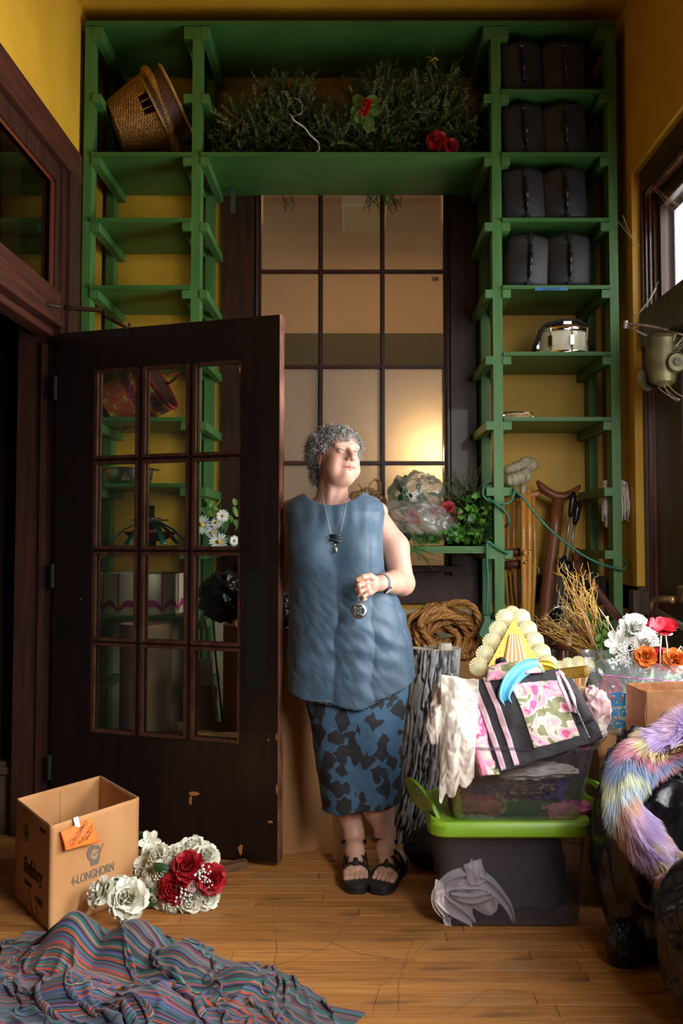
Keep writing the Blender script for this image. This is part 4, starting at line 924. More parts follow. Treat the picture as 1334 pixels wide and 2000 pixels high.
def mat_plastic(name, tint, cloud, rough=.18, body=.25, refl=.12, bump=.0):
    m = bpy.data.materials.new(name); m.use_nodes = True; N = m.node_tree.nodes; L = m.node_tree.links; N.remove(N['Principled BSDF']); out = N['Material Output']
    t = N.new('ShaderNodeBsdfTransparent'); t.inputs[0].default_value = tint
    d = N.new('ShaderNodeBsdfDiffuse'); d.inputs[0].default_value = cloud; tl = N.new('ShaderNodeBsdfTranslucent'); tl.inputs[0].default_value = cloud
    a = N.new('ShaderNodeAddShader'); a2 = N.new('ShaderNodeMixShader'); a2.inputs[0].default_value = .4; L.new(d.outputs[0], a2.inputs[1]); L.new(tl.outputs[0], a2.inputs[2])
    m1 = N.new('ShaderNodeMixShader'); m1.inputs[0].default_value = body; L.new(t.outputs[0], m1.inputs[1]); L.new(a2.outputs[0], m1.inputs[2])
    g = N.new('ShaderNodeBsdfGlossy'); g.inputs['Roughness'].default_value = rough
    lw = N.new('ShaderNodeLayerWeight'); lw.inputs[0].default_value = .4; mr = N.new('ShaderNodeMapRange'); mr.inputs[3].default_value = refl; mr.inputs[4].default_value = .34; L.new(lw.outputs['Fresnel'], mr.inputs[0])
    m2 = N.new('ShaderNodeMixShader'); L.new(mr.outputs[0], m2.inputs[0]); L.new(m1.outputs[0], m2.inputs[1]); L.new(g.outputs[0], m2.inputs[2]); L.new(m2.outputs[0], out.inputs[0])
    MATS[name] = m; return m
clearbag = mat_plastic('clear_plastic_film', (.97, .97, .97, 1), C(232, 230, 224), .24, .34, .06)
tanbag = mat_plastic('tan_plastic_film', (.95, .85, .7, 1), C(206, 176, 140), .3, .5, .1)
whitepet = wpet
# ================= middle shelf: bags, ivy, pine =================
zm = lv[7]
t = thing('flower_bag', 'clear plastic bag with pink and white flowers on the middle shelf', 'bag')
blob('bag_film', P(822, 1014, 4.66), (.175, .12, .085), clearbag, t, .026, 9, 1, 110, 70, base=zm+.003, rot=Matrix.Rotation(R(18), 3, 'Y'))
g = G()
for k, (u, v) in enumerate(((876, 992), (806, 1010), (850, 1000), (885, 1008))): rose(g, mt_at(P(u, v, 4.66), (rnd_in(-.4, .4), -1, rnd_in(-.2, .5))), .03, k)
g.build('pink_blooms', M('pink_petal', C(226, 92, 104), C(206, 60, 80), (50, 50, 50), rough=.6), t, True, kind='stuff')
g = G()
for k in range(26): a = P(rnd_in(780, 880), rnd_in(985, 1035), 4.66); g.tube([a, a+Vector((rnd_in(-.1, -.02), rnd_in(-.03, .03), rnd_in(-.05, .02)))], .0022, 4)
for k in range(7): rose(g, mt_at(P(rnd_in(785, 885), rnd_in(985, 1035), 4.69), (rnd_in(-.6, .6), -1, rnd_in(-.3, .6))), .026, k+9)
g.build('white_blooms', M('cream_petal', C(232, 222, 200), C(210, 196, 168), (50, 50, 50), rough=.6), t, True, kind='stuff')
t = thing('flower_bag', 'greyer clear plastic bag rising behind the bag with pink flowers', 'bag')
blob('bag_film', P(812, 965, 4.74), (.13, .11, .10), mat_plastic('grey_plastic_film', (.9, .92, .92, 1), C(176, 184, 180), .22, .4, .08), t, .035, 8, 5, 110, 70, base=zm+.003)
g = G()
for k in range(18): leafm(g, Matrix.Translation(P(rnd_in(778, 840), rnd_in(945, 1000), 4.72)) @ Euler((rnd_in(0, 6), rnd_in(0, 6), rnd_in(0, 6))).to_matrix().to_4x4(), .06, .014)
g.build('leaves', leafg, t, True, kind='stuff')
t = thing('blossom_spray', 'small white blossom spray with dark leaves between the two clear bags', 'flower'); g = G(); c0 = P(803, 968, 4.56)
for k in range(16): daisy(g, mt_at(c0+Vector((random.gauss(0, .018), random.gauss(0, .008), random.gauss(0, .012))), (rnd_in(-.8, .8), -1, rnd_in(-.5, .8))), .012, 5, k)
g.build('petals', whitepet, t, True); g = G()
for k in range(7): leafm(g, Matrix.Translation(c0+Vector((rnd_in(-.06, .0), .01, rnd_in(-.01, .03)))) @ Euler((rnd_in(0, 6), rnd_in(0, 6), rnd_in(0, 6))).to_matrix().to_4x4(), .04, .012)
g.build('leaves', M('dark_leaf', C(40, 74, 30), rough=.5), t, True)
t = thing('plastic_bag', 'tan plastic carrier bag with knotted handles behind the shoulder of the woman', 'bag')
blob('bag_film', P(716, 990, 4.84), (.10, .07, .09), tanbag, t, .022, 9, 3, base=zm+.003)
g = G(); g.tube([P(718, 975, 4.84), P(722, 945, 4.83), P(732, 936, 4.83), P(741, 942, 4.84), P(742, 962, 4.85), P(730, 975, 4.85)], .012, 8, flat=.25); g.tube([P(716, 978, 4.82), P(708, 955, 4.82), P(698, 945, 4.82)], [.018, .014, .006], 8, flat=.3); g.build('handle', tanbag, t, True)
pile('pine_garland', 'fine needled evergreen behind the ivy on the middle shelf', [((P(918, 990, 4.76)), (.085, .12, .11))], 110, scl=.9)
pile('pine_sprig', 'small pale pine sprig hanging over the middle shelf edge', [(P(795, 1048, 4.56), (.03, .03, .03))], 10, [(P(800+2.2*k, 1050+3.5*k, 4.49-.003*k), (rnd_in(-.2, 1), -.3, rnd_in(-1, .1)), .62) for k in range(12)], cat='sprig', scl=.6)
ivm = [M('ivy_leaf_bright', C(104, 160, 52), C(60, 124, 34), (30, 30, 30), rough=.4), M('ivy_leaf_dark', C(48, 98, 34), C(30, 70, 24), (30, 30, 30), rough=.4)]
t = thing('ivy_garland', 'trailing green ivy heaped beside the inner right post', 'ivy')
lp = [(0, -.02), (.25, -.12), (.5, 0), (.42, .22), (.62, .5), (.25, .55), (0, 1), (-.25, .55), (-.62, .5), (-.42, .22), (-.5, 0), (-.25, -.12)]
ms = []
for m_ in ivm:
    g = G(); g.add([(0, .25, .0)]+[(x, y, -.12*abs(x)-.15*max(0, y-.5)) for x, y in lp], [(0, 1+i, 1+(i+1) % 12) for i in range(12)])
    me = bpy.data.meshes.new('ivy_leaf'); me.from_pydata(g.v, [], g.f); me.materials.append(m_); ms.append(me)
q = random.Random(5)
for k in range(210):
    f = q.random()
    if f < .45: u = q.uniform(812, 940); v = q.uniform(1040, 1064)+(0 if u > 850 else 4)
    else: u = q.uniform(880, 962); v = q.uniform(970, 1062)
    if v < 1040 and u < 880+(1040-v)*.4: continue
    Y = q.uniform(4.53, 4.66); o = bpy.data.objects.new('ivy_leaf', ms[0 if q.random() < .6 else 1]); COL.objects.link(o); o.parent = t
    p = P(u, v, Y); p.z = max(p.z, zm+.012); o.location = p; o.scale = [q.uniform(.022, .036)]*3; o.rotation_euler = (q.uniform(R(30), R(120)), q.uniform(-.6, .6), q.uniform(-1.4, 1.4))
g = G()
for k in range(60):
    a = P(q.uniform(840, 955), q.uniform(1000, 1064), q.uniform(4.55, 4.7)); b = a+Vector((q.uniform(-.09, .09), q.uniform(-.03, .03), q.uniform(-.03, .05))); a.z = max(a.z, zm+.006); b.z = max(b.z, zm+.006); g.tube([a, (a+b)/2+Vector((0, -.01, .02)), b], .0014, 4)
g.build('vines', M('vine_green', C(96, 140, 60), rough=.6), t, kind='stuff')
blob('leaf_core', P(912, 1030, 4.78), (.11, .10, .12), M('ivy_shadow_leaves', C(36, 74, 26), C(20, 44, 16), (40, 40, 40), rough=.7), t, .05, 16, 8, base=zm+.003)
# ================= crutches, poles, mop behind the right posts =================
honey = M('honey_varnished_wood', C(222, 160, 74), C(196, 130, 54), (30, 30, 4), rough=.3, coat=.3); brownw = M('brown_carved_wood', C(142, 84, 52), C(108, 58, 34), (24, 24, 4), rough=.4)
Yc = 4.86
def PB(u, v, Y=Yc): return P(u, v, Y)
def stave(g, pts, r, Y=Yc, flat=.7): g.tube([PB(a, b, Y) for a, b in pts], r, 8, flat=flat)
steel2 = MATS['chrome']
t = thing('crutch', 'honey coloured wooden crutch with cloth wrapped arm pad, edge on', 'crutch')
for pts in (((1022, 955), (1022, 1060), (1024, 1150), (1024, 1290)), ((1032, 955), (1034, 1060), (1033, 1150), (1026, 1290))): g = G(); stave(g, pts, .0155, 4.80, 1.); g.build('stave', honey, t, True)
g = G().tube([PB(1023, 1080, 4.78), PB(1034, 1080, 4.82)], .015, 10); g.build('handgrip', honey, t, True)
for v in (1072, 1084, 1100, 1115, 1128): G().lathe([(.0001, .001), (.0035, .001), (.0035, -.002)], 8, mt_at(P(1024, v, 4.786), (0, -1, 0))).build('adjusting_hole', dark, t)
for u, v in ((1033, 1078), (1026, 1098)): g = G(); g.tube([P(u-3, v+2, 4.775), P(u+1, v, 4.775), P(u+4, v-4, 4.775)], .004, 6); g.build('wing_nut', steel2, t, True)
padm = M('cream_quilted_cloth', C(196, 182, 152), C(160, 146, 116), (26, 26, 26), rough=.9, bump=.004, bscale=(60, 60, 60))
def pad(pts, r, par, Y):
    p = [PB(a, b, Y) for a, b in pts]; q_ = []; rs = []
    n = 26
    for i in range(n):
        f = i/(n-1)*(len(p)-1); k = min(int(f), len(p)-2); q_.append(p[k].lerp(p[k+1], f-k)); e = 1-.6*abs(2*i/(n-1)-1)**6; rs.append(r*e*(1+.09*math.sin(i*1.25)))
    G().tube(q_, rs, 14).build('arm_pad', padm, par, True, label='cloth wrapped arm pad')
pad(((985, 921), (1010, 915), (1030, 905), (1038, 908), (1040, 920)), .034, t, 4.76); pad(((988, 938), (1008, 936), (1026, 928), (1036, 935)), .034, t, 4.72)
g = G().tube([P(1022, 950, 4.74), P(1021, 960, 4.73), P(1019, 966, 4.73)], [.018, .012, .003], 8); g.build('cloth_tail', padm, t, True)
t = thing('crutch', 'orange wooden crutch with bare curved armrest behind the padded one', 'crutch')
G().tube([P(1000, 960, 4.9), P(1010, 967, 4.9), P(1030, 969, 4.9), P(1050, 964, 4.9), P(1061, 957, 4.9)], [.016, .02, .02, .02, .014], 12, flat=.8).build('armrest', M('worn_armrest', C(196, 130, 84), rough=.45), t, True)
for pts in (((1005, 968), (1003, 1060), (1008, 1150), (1018, 1240)), ((1041, 968), (1044, 1060), (1044, 1110), (1034, 1290))): g = G(); stave(g, pts, .0125, 4.9, .9); g.build('stave', honey, t, True)
G().tube([P(1004, 1110, 4.9), P(1043, 1110, 4.9)], .017, 12).build('handgrip', honey, t, True)
t = thing('crutch', 'darker honey crutch mostly hidden behind the inner right post', 'crutch')
for pts in (((991, 950), (993, 1080), (1004, 1200), (1010, 1280)), ((984, 950), (984, 1080), (1000, 1280))): g = G(); stave(g, pts, .012, 4.95); g.build('stave', honey, t, True)
G().tube([P(975, 960, 4.95), P(1003, 962, 4.95)], .02, 12).build('armrest', M('dark_grip', C(96, 52, 34), rough=.5), t, True)
for v in (1082, 1105): G().tube([P(978, v, 4.93), P(1016, v-4, 4.86)], .02, 12).build('handgrip', MATS['dark_grip'], t, True)
t = thing('yoke_pole', 'thick brown wooden pole with carved crescent yoke leaning on the wall', 'crutch')
g = G(); g.tube([PB(1049, 939), PB(1055, 948), PB(1068, 960), PB(1085, 969), PB(1102, 970), PB(1120, 962), PB(1130, 952), PB(1134, 948)], [.010, .024, .030, .033, .033, .026, .016, .006], 14, flat=.7); g.build('yoke', brownw, t, True)
g = G().tube([PB(1091, 970), PB(1084, 1040), PB(1072, 1130), PB(1062, 1230), PB(1052, 1330)], [.028, .029, .032, .035, .036], 16); g.build('shaft', brownw, t, True)
t = thing('wall_bracket', 'small white hook on the wall beside the crutches', 'hook'); G().tube([P(1048, 1108, 4.98), P(1053, 1110, 4.96), P(1052, 1118, 4.96), P(1056, 1122, 4.97)], .004, 8).build('hook', whitepet, t, True)
gry = M('grey_aluminium_tube', C(150, 150, 148), rough=.35, metal=.8)
for k, (p0, p1, lab) in enumerate((((1117, 985), (1082, 1235), 'left grey walking pole with black clamps leaning behind the twigs'), ((1126, 1002), (1090, 1235), 'right grey walking pole with black clamps leaning behind the twigs'))):
    t = thing('walking_pole', lab, 'pole'); L_ = lambda f: P(p0[0]+(p1[0]-p0[0])*f, p0[1]+(p1[1]-p0[1])*f, 4.78)
    G().tube([L_(0), L_(.45)], .006, 10).build('upper_tube', gry, t, True); G().tube([L_(.42), L_(1.5)], .008, 10).build('lower_tube', gry, t, True)
    G().tube([L_(-.1), L_(-.04), L_(.06), L_(.1)], [.009, .015, .014, .008], 10).build('grip', blkg, t, True); G().tube([L_(-.07)+Vector((.016, 0, 0)), L_(.06)+Vector((.012, 0, 0))], .005, 8).build('grip', blkg, t, True)
    for f in (.45, .86): g = G(); g.tube([L_(f-.05), L_(f), L_(f+.06), L_(f+.09)], [.010, .017, .015, .009], 10); g.tube([L_(f-.03)+Vector((-.02, 0, 0)), L_(f+.04)+Vector((-.016, 0, 0))], .006, 8); g.build('clamp', blkg, t, True)
t = thing('leather_strap', 'dark brown leather strap hanging down to the white flowers', 'strap'); qpatch(P(1120, 1098, 4.5), P(1128, 1094, 4.52), P(1222, 1212, 4.36), P(1208, 1222, 4.34), 6, 24, M('brown_leather', C(92, 52, 42), C(70, 38, 30), (30, 30, 30), rough=.45), 'strap_band', t, bulge=.01)
t = thing('wooden_stake', 'thin brown wooden stake standing on the wall behind the twigs', 'stake'); G().tube([P(1127, 1070, 4.95), P(1125, 1180, 4.93), P(1120, 1500, 4.9)], .012, 10).build('shaft', brownw, t, True)
t = thing('string_mop', 'white cotton string mop head hanging behind the outer right post', 'mop'); mopm = M('mop_cotton', C(216, 204, 196), C(186, 170, 160), (60, 60, 60), rough=.9); g = G(); q = random.Random(3)
for k in range(46):
    right = k >= 14
    a = P(q.uniform(1210, 1224), q.uniform(942, 950), 4.56) if right else P(q.uniform(1178, 1186), q.uniform(944, 950), 4.62)
    w_ = (q.uniform(0, 1)) if right else 0; L_ = (.17-.05*w_*q.random())*q.uniform(.75, 1.12)+(0 if right else .01); Yy = a.y+q.uniform(-.03, .03); x1 = a.x+(.028*w_ if right else q.uniform(-.006, .008)); x1 = min(x1, 1.252)
    pts = [a]; 
    for f in (.25, .5, .75, 1.): pts.append(Vector((a.x+(x1-a.x)*min(1, f*1.7)+q.uniform(-.002, .002), Yy, a.z-L_*f+.01)))
    g.tube(pts, .0045, 5)
g.build('strings', mopm, t, True, kind='stuff'); G().tube([P(1178, 944, 4.62), P(1192, 940, 4.62), P(1210, 940, 4.60), P(1222, 946, 4.56)], .012, 8).build('binding', mopm, t, True)
# extension cord looped round the posts
cordm = M('green_cord', C(44, 110, 84), rough=.4); t = thing('extension_cord', 'dark green extension cord looped round the right posts with a socket box', 'cord'); Yf = YS-.022
def cpath(pts, Ys):
    out = []; n = len(pts)
    P3 = [P(a, b, Ys[i]) for i, (a, b) in enumerate(pts)]
    for i in range(n-1):
        p0 = P3[max(i-1, 0)]; p1 = P3[i]; p2 = P3[i+1]; p3 = P3[min(i+2, n-1)]
        for f in np.linspace(0, 1, 7)[:-1]:
            out.append(.5*((2*p1)+(p2-p0)*f+(2*p0-5*p1+4*p2-p3)*f*f+(3*p1-p0-3*p2+p3)*f**3))
    out.append(P3[-1]); return out
g = G()
g.tube(cpath([(958, 944), (946, 950), (943, 965), (950, 975), (965, 981), (985, 984), (998, 978), (1003, 966), (1003, 957), (995, 950), (986, 946)], [4.60, 4.50, Yf, Yf, Yf, Yf, Yf, Yf, 4.5, 4.56, 4.6]), .0058, 8)
g.tube(cpath([(952, 972), (970, 985), (985, 997), (993, 1010), (993, 1022), (987, 1029)], [Yf, Yf-.012, Yf, Yf, 4.5, 4.58]), .0058, 8)
g.tube(cpath([(1003, 956), (1022, 973), (1045, 1003), (1075, 1035), (1105, 1060), (1140, 1085), (1175, 1102), (1200, 1109), (1216, 1112), (1222, 1107), (1221, 1098), (1212, 1085), (1198, 1077), (1184, 1075), (1178, 1080)], [Yf, 4.5, 4.5, 4.5, 4.49, 4.48, 4.48, Yf, Yf, 4.5, 4.55, 4.58, 4.62, 4.62, 4.6]), .0058, 8)
g.tube(cpath([(994, 1081), (978, 1074), (962, 1064), (955, 1058), (951, 1066), (951, 1090), (953, 1130), (952, 1170), (950, 1202)], [Yf, Yf, Yf-.005, 4.48, 4.48, 4.48, 4.48, 4.47, 4.47]), .0058, 8)
g.build('cable', cordm, t, True)
sb = P(950, 1222, 4.47); g = G().prism([(-.012, .045), (.012, .045), (.014, .025), (.038, .0), (.036, -.045), (-.026, -.052), (-.036, -.03), (-.012, .025)], 'y', -.028, .02, Matrix.Translation(sb)); g.build('socket_box', M('green_socket_plastic', C(70, 118, 92), rough=.5), t)
# ================= rope, crate, log =================
t = thing('carton', 'closed cardboard carton under the coil of rope', 'box', (.40, 4.74, 0)); G().box((-.08, -.16, .001), (.195, .16, .70), bev=.004).build('carton_wall', kraft, t)
ropem = M('manila_rope', C(196, 142, 78), C(150, 98, 46), (90, 90, 90), rough=.75); t = thing('rope_coil', 'heap of thick brown manila rope behind the log', 'rope'); rc_ = P(868, 1238, 4.74); q = random.Random(11); 
def strands(g, pts, r, tw=52.):
    # three twisted strands along a path
    P_ = [Vector(p) for p in pts]; acc = 0
    fr = []
    for i in range(len(P_)):
        t_ = (P_[min(i+1, len(P_)-1)]-P_[max(i-1, 0)]).normalized(); a = t_.cross(Vector((.2, .3, 1))); a.normalize(); b = a.cross(t_); 
        if i: acc += (P_[i]-P_[i-1]).length
        fr.append((a, b, acc))
    for s_ in range(3):
        g.tube([P_[i]+(fr[i][0]*math.cos(fr[i][2]*tw+s_*2.094)+fr[i][1]*math.sin(fr[i][2]*tw+s_*2.094))*r*.52 for i in range(len(P_))], r*.6, 5)
g = G()
for k in range(15):
    cx_, cz_ = rc_.x+q.uniform(-.05, .05), rc_.z+q.uniform(-.05, .05)+.005; ra = q.uniform(.09, .165); rb = q.uniform(.06, .12); tilt = q.uniform(-.5, .5); yy = 4.60+q.uniform(-.05, .09); ph = q.uniform(0, 6); n = 84; pts = []
    for i in range(n+1):
        a = 2*math.pi*i/n*1.02+ph; x = ra*math.cos(a); z = rb*math.sin(a)*(1+.25*math.sin(2*a+ph)); zz = cz_+x*math.sin(tilt)+z*math.cos(tilt); pts.append((cx_+x*math.cos(tilt)-z*math.sin(tilt), yy+.04*math.sin(a*1.5+ph), max(zz, .716)))
    strands(g, pts, .0155, 44.)
g.tube([(0, 0, -9)]*2, .0001, 3) if 0 else None
strands(g, [rc_+Vector((-.14+.3*f, -.06+.02*math.sin(7*f), .035*math.sin(9*f)-.02)) for f in np.linspace(0, 1, 60)], .0125)
g.build('rope_loops', ropem, t, True, kind='stuff')
# log
t = thing('tree_log', 'pale grey furrowed log standing on end behind the woman', 'log'); lb = PZ(787, 1655); lb = Vector((.215, 4.27, .001)); lt = P(858, 1268, 4.30)
nu, nv = 200, 150; a = np.linspace(0, 2*np.pi, nu, endpoint=False)[:, None]; v = np.linspace(0, 1, nv)[None, :]
ca_ = np.cos(a); sa_ = np.sin(a); warp = .25*fbm(ca_*1.5+4, sa_*1.5, v*3, 3)
rn_ = np.abs(fbm(ca_*5.5+warp, sa_*5.5, v*6.5, 4)); ridge = np.clip(rn_*2.2, 0, 1); rr = .106-.012*v+.015*vn(ca_+3, sa_, v*2)+.020*ridge-.012
ctr = np.array(lb)[None, None]*(1-v[..., None])+np.array(lt)[None, None]*v[..., None]; ctr = ctr+np.array([.014, 0, 0])*np.sin(v*4)[..., None]
Pn = ctr+np.stack([ca_*rr, sa_*rr, 0*rr+.008*ridge*(v > .99)], -1); Vv = np.concatenate([Pn.reshape(-1, 3), [np.array(lt)+[0, 0, .004]]])
bk = np.clip((ridge-.15)/.5, 0, 1)[..., None]; colr = np.array([.035, .034, .036])*(1-bk)+np.array([.42, .415, .41])*bk
colr = colr*(1+.25*vn(ca_*9, sa_*9, v*40))[..., None]
o = npmesh('bark', Pn.reshape(-1, 3), gridfaces(nu, nv, True), mat_attr('furrowed_bark', .85), t, True, np.clip(colr, 0, 1).reshape(-1, 3))
ring = [tuple(Pn[i, -1]*1) for i in range(0, nu, 4)]; G().add(ring+[tuple(np.array(lt)+[0, 0, .002])], [(i, (i+1) % 50, 50) for i in range(50)]).build('cut_end', M('cut_wood_white', C(214, 204, 186), C(176, 160, 136), (20, 20, 20), rough=.8), t)
G().lathe([(.001, .03), (.03, .03), (.034, .0)], 12, Matrix.Translation(lt+Vector((.02, -.03, 0)))).build('branch_stub', MATS['cut_wood_white'], t)
# black shoe/bag on the floor behind the tub
t = thing('black_pouch', 'soft black cloth bag on the floor between the log and the tub', 'bag'); blob('pouch_body', (.36, 3.92, .06), (.16, .14, .085), M('black_cloth', C(26, 26, 28), C(16, 16, 18), (20, 20, 20), rough=.7), t, .03, 7, 2, base=.002)
# ================= storage tubs =================
tubm = mat_plastic('smoky_clear_tub', (.86, .87, .93, 1), C(120, 124, 150), .22, .2, .06); lime = M('lime_green_plastic', C(146, 190, 44), C(132, 176, 36), (6, 6, 6), rough=.38)
def rrect(x0, y0, x1, y1, r, z, n=6):
    o = []
    for cx_, cy_, a0 in ((x1-r, y1-r, 0), (x0+r, y1-r, 90), (x0+r, y0+r, 180), (x1-r, y0+r, 270)):
        for i in range(n+1): a = R(a0+90*i/n); o.append((cx_+r*math.cos(a), cy_+r*math.sin(a), z))
    return o
t = thing('storage_tub', 'large smoky clear storage tub on the floor, the lower of the two', 'tub'); X0, X1, Y0, Y1 = .245, .765, 3.27, 3.68
g = G().rings([rrect(X0+.05, Y0+.03, X1-.04, Y1-.03, .045, .0015), rrect(X0+.04, Y0+.02, X1-.03, Y1-.02, .05, .012), rrect(X0+.02, Y0+.005, X1-.01, Y1-.0, .05, .29)], False); g.f.append(tuple(range(27, -1, -1))); g.build('tub_wall', tubm, t, 40)
zl = P(980, 1606, 3.26).z
t2 = thing('tub_lid', 'lime green lid with raised end handles on the lower tub', 'lid')
g = G().rings([rrect(X0+.005, Y0-.008, X1+.0, Y1+.01, .055, zl-.052), rrect(X0-.004, Y0-.018, X1+.01, Y1+.02, .06, zl-.044), rrect(X0-.004, Y0-.018, X1+.01, Y1+.02, .06, zl-.012), rrect(X0+.004, Y0-.008, X1+.002, Y1+.01, .055, zl), rrect(X0+.03, Y0+.02, X1-.02, Y1-.02, .045, zl-.002), rrect(X0+.045, Y0+.035, X1-.035, Y1-.035, .04, zl-.016)], True); g.build('lid_tray', lime, t2, 40)
for sx in (0, 1):
    # raised handle: an arched wall with a slot
    x = X0-.002 if sx == 0 else X1+.008; n = 26; yc = (Y0+Y1)/2+.0; g = G(); outer = []; slot = []
    hw = .16; 
    for i in range(n): f = i/(n-1); outer.append((yc-hw+2*hw*f, zl-.03+.112*math.sin(math.pi*f)**.24))
    inner = [(yc-.055+.11*i/(n-1), zl+.048+.02*math.sin(math.pi*i/(n-1))**.5) for i in range(n)]; inlo = [(y_, zl+.048-.02*math.sin(math.pi*i/(n-1))**.5) for i, (y_, z_) in enumerate(inner)]
    low = [(y_, zl-.032) for y_, _ in outer]; lean = -.4 if sx == 0 else .4
    def q3(yz, th): return (x+lean*(yz[1]-zl+.03)*(1)+th-.24*(yz[0]-yc), yz[0], yz[1])
    for th in (0, .012):
        g.add([q3(p, th) for p in outer]+[q3(p, th) for p in inner], [(i, i+1, n+i+1, n+i) for i in range(n-1)])
        g.add([q3(p, th) for p in inlo]+[q3(p, th) for p in low], [(i, i+1, n+i+1, n+i) for i in range(n-1)])
    for l_ in (outer, inner, inlo): g.add([q3(p, 0) for p in l_]+[q3(p, .012) for p in l_], [(i, i+1, n+i+1, n+i) for i in range(n-1)])
    g.build('handle', lime, t2, 50)
dfab = M('charcoal_fabric', C(72, 72, 90), C(52, 52, 66), (10, 10, 10), rough=.9)
t = thing('dark_clothes', 'dark folded clothes filling the lower tub', 'clothes'); blob('folded_fabric', ((X0+X1)/2+.01, (Y0+Y1)/2+.035, .142), (.20, .15, .125), dfab, t, .012, 8, 3, sq=.35)
lin = M('white_satin', C(246, 238, 236), C(226, 214, 212), (8, 8, 8), rough=.35, sheen=.3)
t = thing('white_satin_cloth', 'crumpled white satin pressed against the front of the lower tub', 'cloth'); 
# a few folded ribbons of satin
q = random.Random(8)
def band(pts, wds, Yo, parent, mat=lin, name='satin_fold', n=16):
    V = []; m = len(pts); 
    P3 = [P(a, b, Yo+dy) for a, b, dy in pts]
    for i in range(m):
        d = (P3[min(i+1, m-1)]-P3[max(i-1, 0)]).normalized(); s = d.cross(Vector((0, -1, 0))).normalized()
        for j in range(n): f = j/(n-1)*2-1; V.append(P3[i]+s*(wds[i]*f)+Vector((0, -.010*math.cos(f*5.+i*.7)+.006*math.sin(f*9+i)+.004*math.sin(f*17+i*2.3), 0)))
    o = npmesh(name, [tuple(v) for v in V], gridfaces(m, n), mat, parent, True); md = o.modifiers.new('s', 'SUBSURF'); md.levels = md.render_levels = 2; return o
WS = 1.0
qpatch(P(850, 1742, Y0+.04), P(938, 1702, Y0+.04), P(985, 1778, Y0+.045), P(862, 1800, Y0+.045), 60, 40, lin, 'satin_fold', t, wr=.010, wf=5, seed=3, fold=.007, ffr=3.2, n_dir=(0, -1, 0), edge=.03)
qpatch(P(905, 1688, Y0+.035), P(940, 1676, Y0+.035), P(948, 1722, Y0+.04), P(915, 1730, Y0+.04), 30, 30, lin, 'satin_fold', t, bulge=.015, wr=.008, wf=6, seed=5, fold=.004, ffr=2, n_dir=(0, -1, 0), edge=.02)
for pts, wds in (([(855, 1745, 0), (872, 1720, -.004), (905, 1712, -.006), (945, 1718, -.004), (970, 1740, -.002), (997, 1775, 0), (1002, 1800, 0)], [.012, .028, .036, .028, .02, .016, .006]), ([(925, 1680, 0), (918, 1700, -.01), (925, 1718, -.01), (948, 1712, 0), (935, 1690, .01)], [.008, .022, .028, .02, .01]), ([(862, 1720, .01), (860, 1750, -.002), (885, 1768, -.004), (905, 1785, 0), (925, 1803, 0)], [.02, .03, .03, .022, .012]), ([(868, 1790, 0), (850, 1765, 0), (852, 1735, .0), (880, 1712, .0)], [.01, .02, .016, .01]), ([(880, 1745, -.01), (920, 1755, -.012), (960, 1745, -.008)], [.01, .022, .01])): band(pts, [w_*WS for w_ in wds], Y0+.043, t)
# upper tub
t = thing('storage_tub', 'clear storage tub stuffed with clothes on top of the green lid', 'tub'); U0, U1, V0, V1 = .315, .76, 3.31, 3.66; zu = zl-.014; zt = zu+.245
clt = mat_plastic('clear_tub_plastic', (.86, .86, .90, 1), C(150, 150, 172), .14, .2, .09)
g = G().rings([rrect(U0+.02, V0+.015, U1-.02, V1-.015, .04, zu+.001), rrect(U0+.012, V0+.008, U1-.012, V1-.008, .045, zu+.012), rrect(U0-.01, V0-.012, U1+.035, V1, .045, zt), rrect(U0-.022, V0-.024, U1+.047, V1+.012, .05, zt+.002), rrect(U0-.022, V0-.024, U1+.047, V1+.012, .05, zt-.008)], False); g.f.append(tuple(range(27, -1, -1))); g.build('tub_wall', clt, t, 40)
def tubcloth(name, lab, c, r, mat, seed, sq=.6, ridge=.02, fr=8):
    t = thing('packed_cloth', lab, 'clothes'); blob('folded_fabric', c, r, mat, t, ridge, fr, seed, sq=sq); return t
rcheck = M('red_check_fabric', C(150, 44, 44), C(96, 28, 32), (40, 8, 40), rough=.85)
tubcloth('', 'red checked cloth near the left bottom of the upper tub', P(930, 1570, 3.40), (.085, .05, .030), rcheck, 1)
tubcloth('', 'pink knitted cloth at the right bottom of the upper tub', P(1108, 1584, 3.40), (.085, .05, .024), M('pink_knit', C(206, 112, 146), C(180, 84, 120), (50, 50, 50), rough=.9), 2)
tubcloth('', 'purple fabric in the middle of the upper tub', P(1060, 1530, 3.42), (.075, .06, .045), M('purple_fabric', C(96, 74, 134), C(60, 50, 90), (20, 20, 20), rough=.8), 3)
tubcloth('', 'black fabric with gold flecks in the upper tub', P(1000, 1560, 3.50), (.16, .12, .075), mat_ramp('black_gold_print', [(0, C(24, 26, 40)), (.62, C(150, 120, 50)), (.68, C(24, 26, 40))], 22, .6), 4, .5)
tubcloth('', 'brown patterned cloth under the trousers in the upper tub', P(1030, 1528, 3.40), (.10, .05, .028), mat_ramp('gold_brown_print', [(0, C(60, 44, 30)), (.5, C(150, 116, 60)), (.6, C(60, 44, 30))], 40, .7), 6)
tubcloth('', 'green plastic sheet at the bottom of the upper tub', P(930, 1592, 3.38), (.06, .03, .012), M('pale_green_sheet', C(120, 140, 96), rough=.6), 7)
# heap above the upper tub
t = thing('clothes_heap', 'white crumpled shirts heaped above the upper tub', 'clothes'); crw = M('offwhite_cotton', C(228, 216, 202), C(206, 192, 176), (6, 6, 6), rough=.85)
blob('shirt_heap', (.56, 3.53, zt+.03), (.18, .12, .09), crw, t, .03, 8, 12, base=zt-.03)
blob('shirt_heap', P(1040, 1506, 3.36), (.15, .045, .025), crw, t, .02, 10, 13)
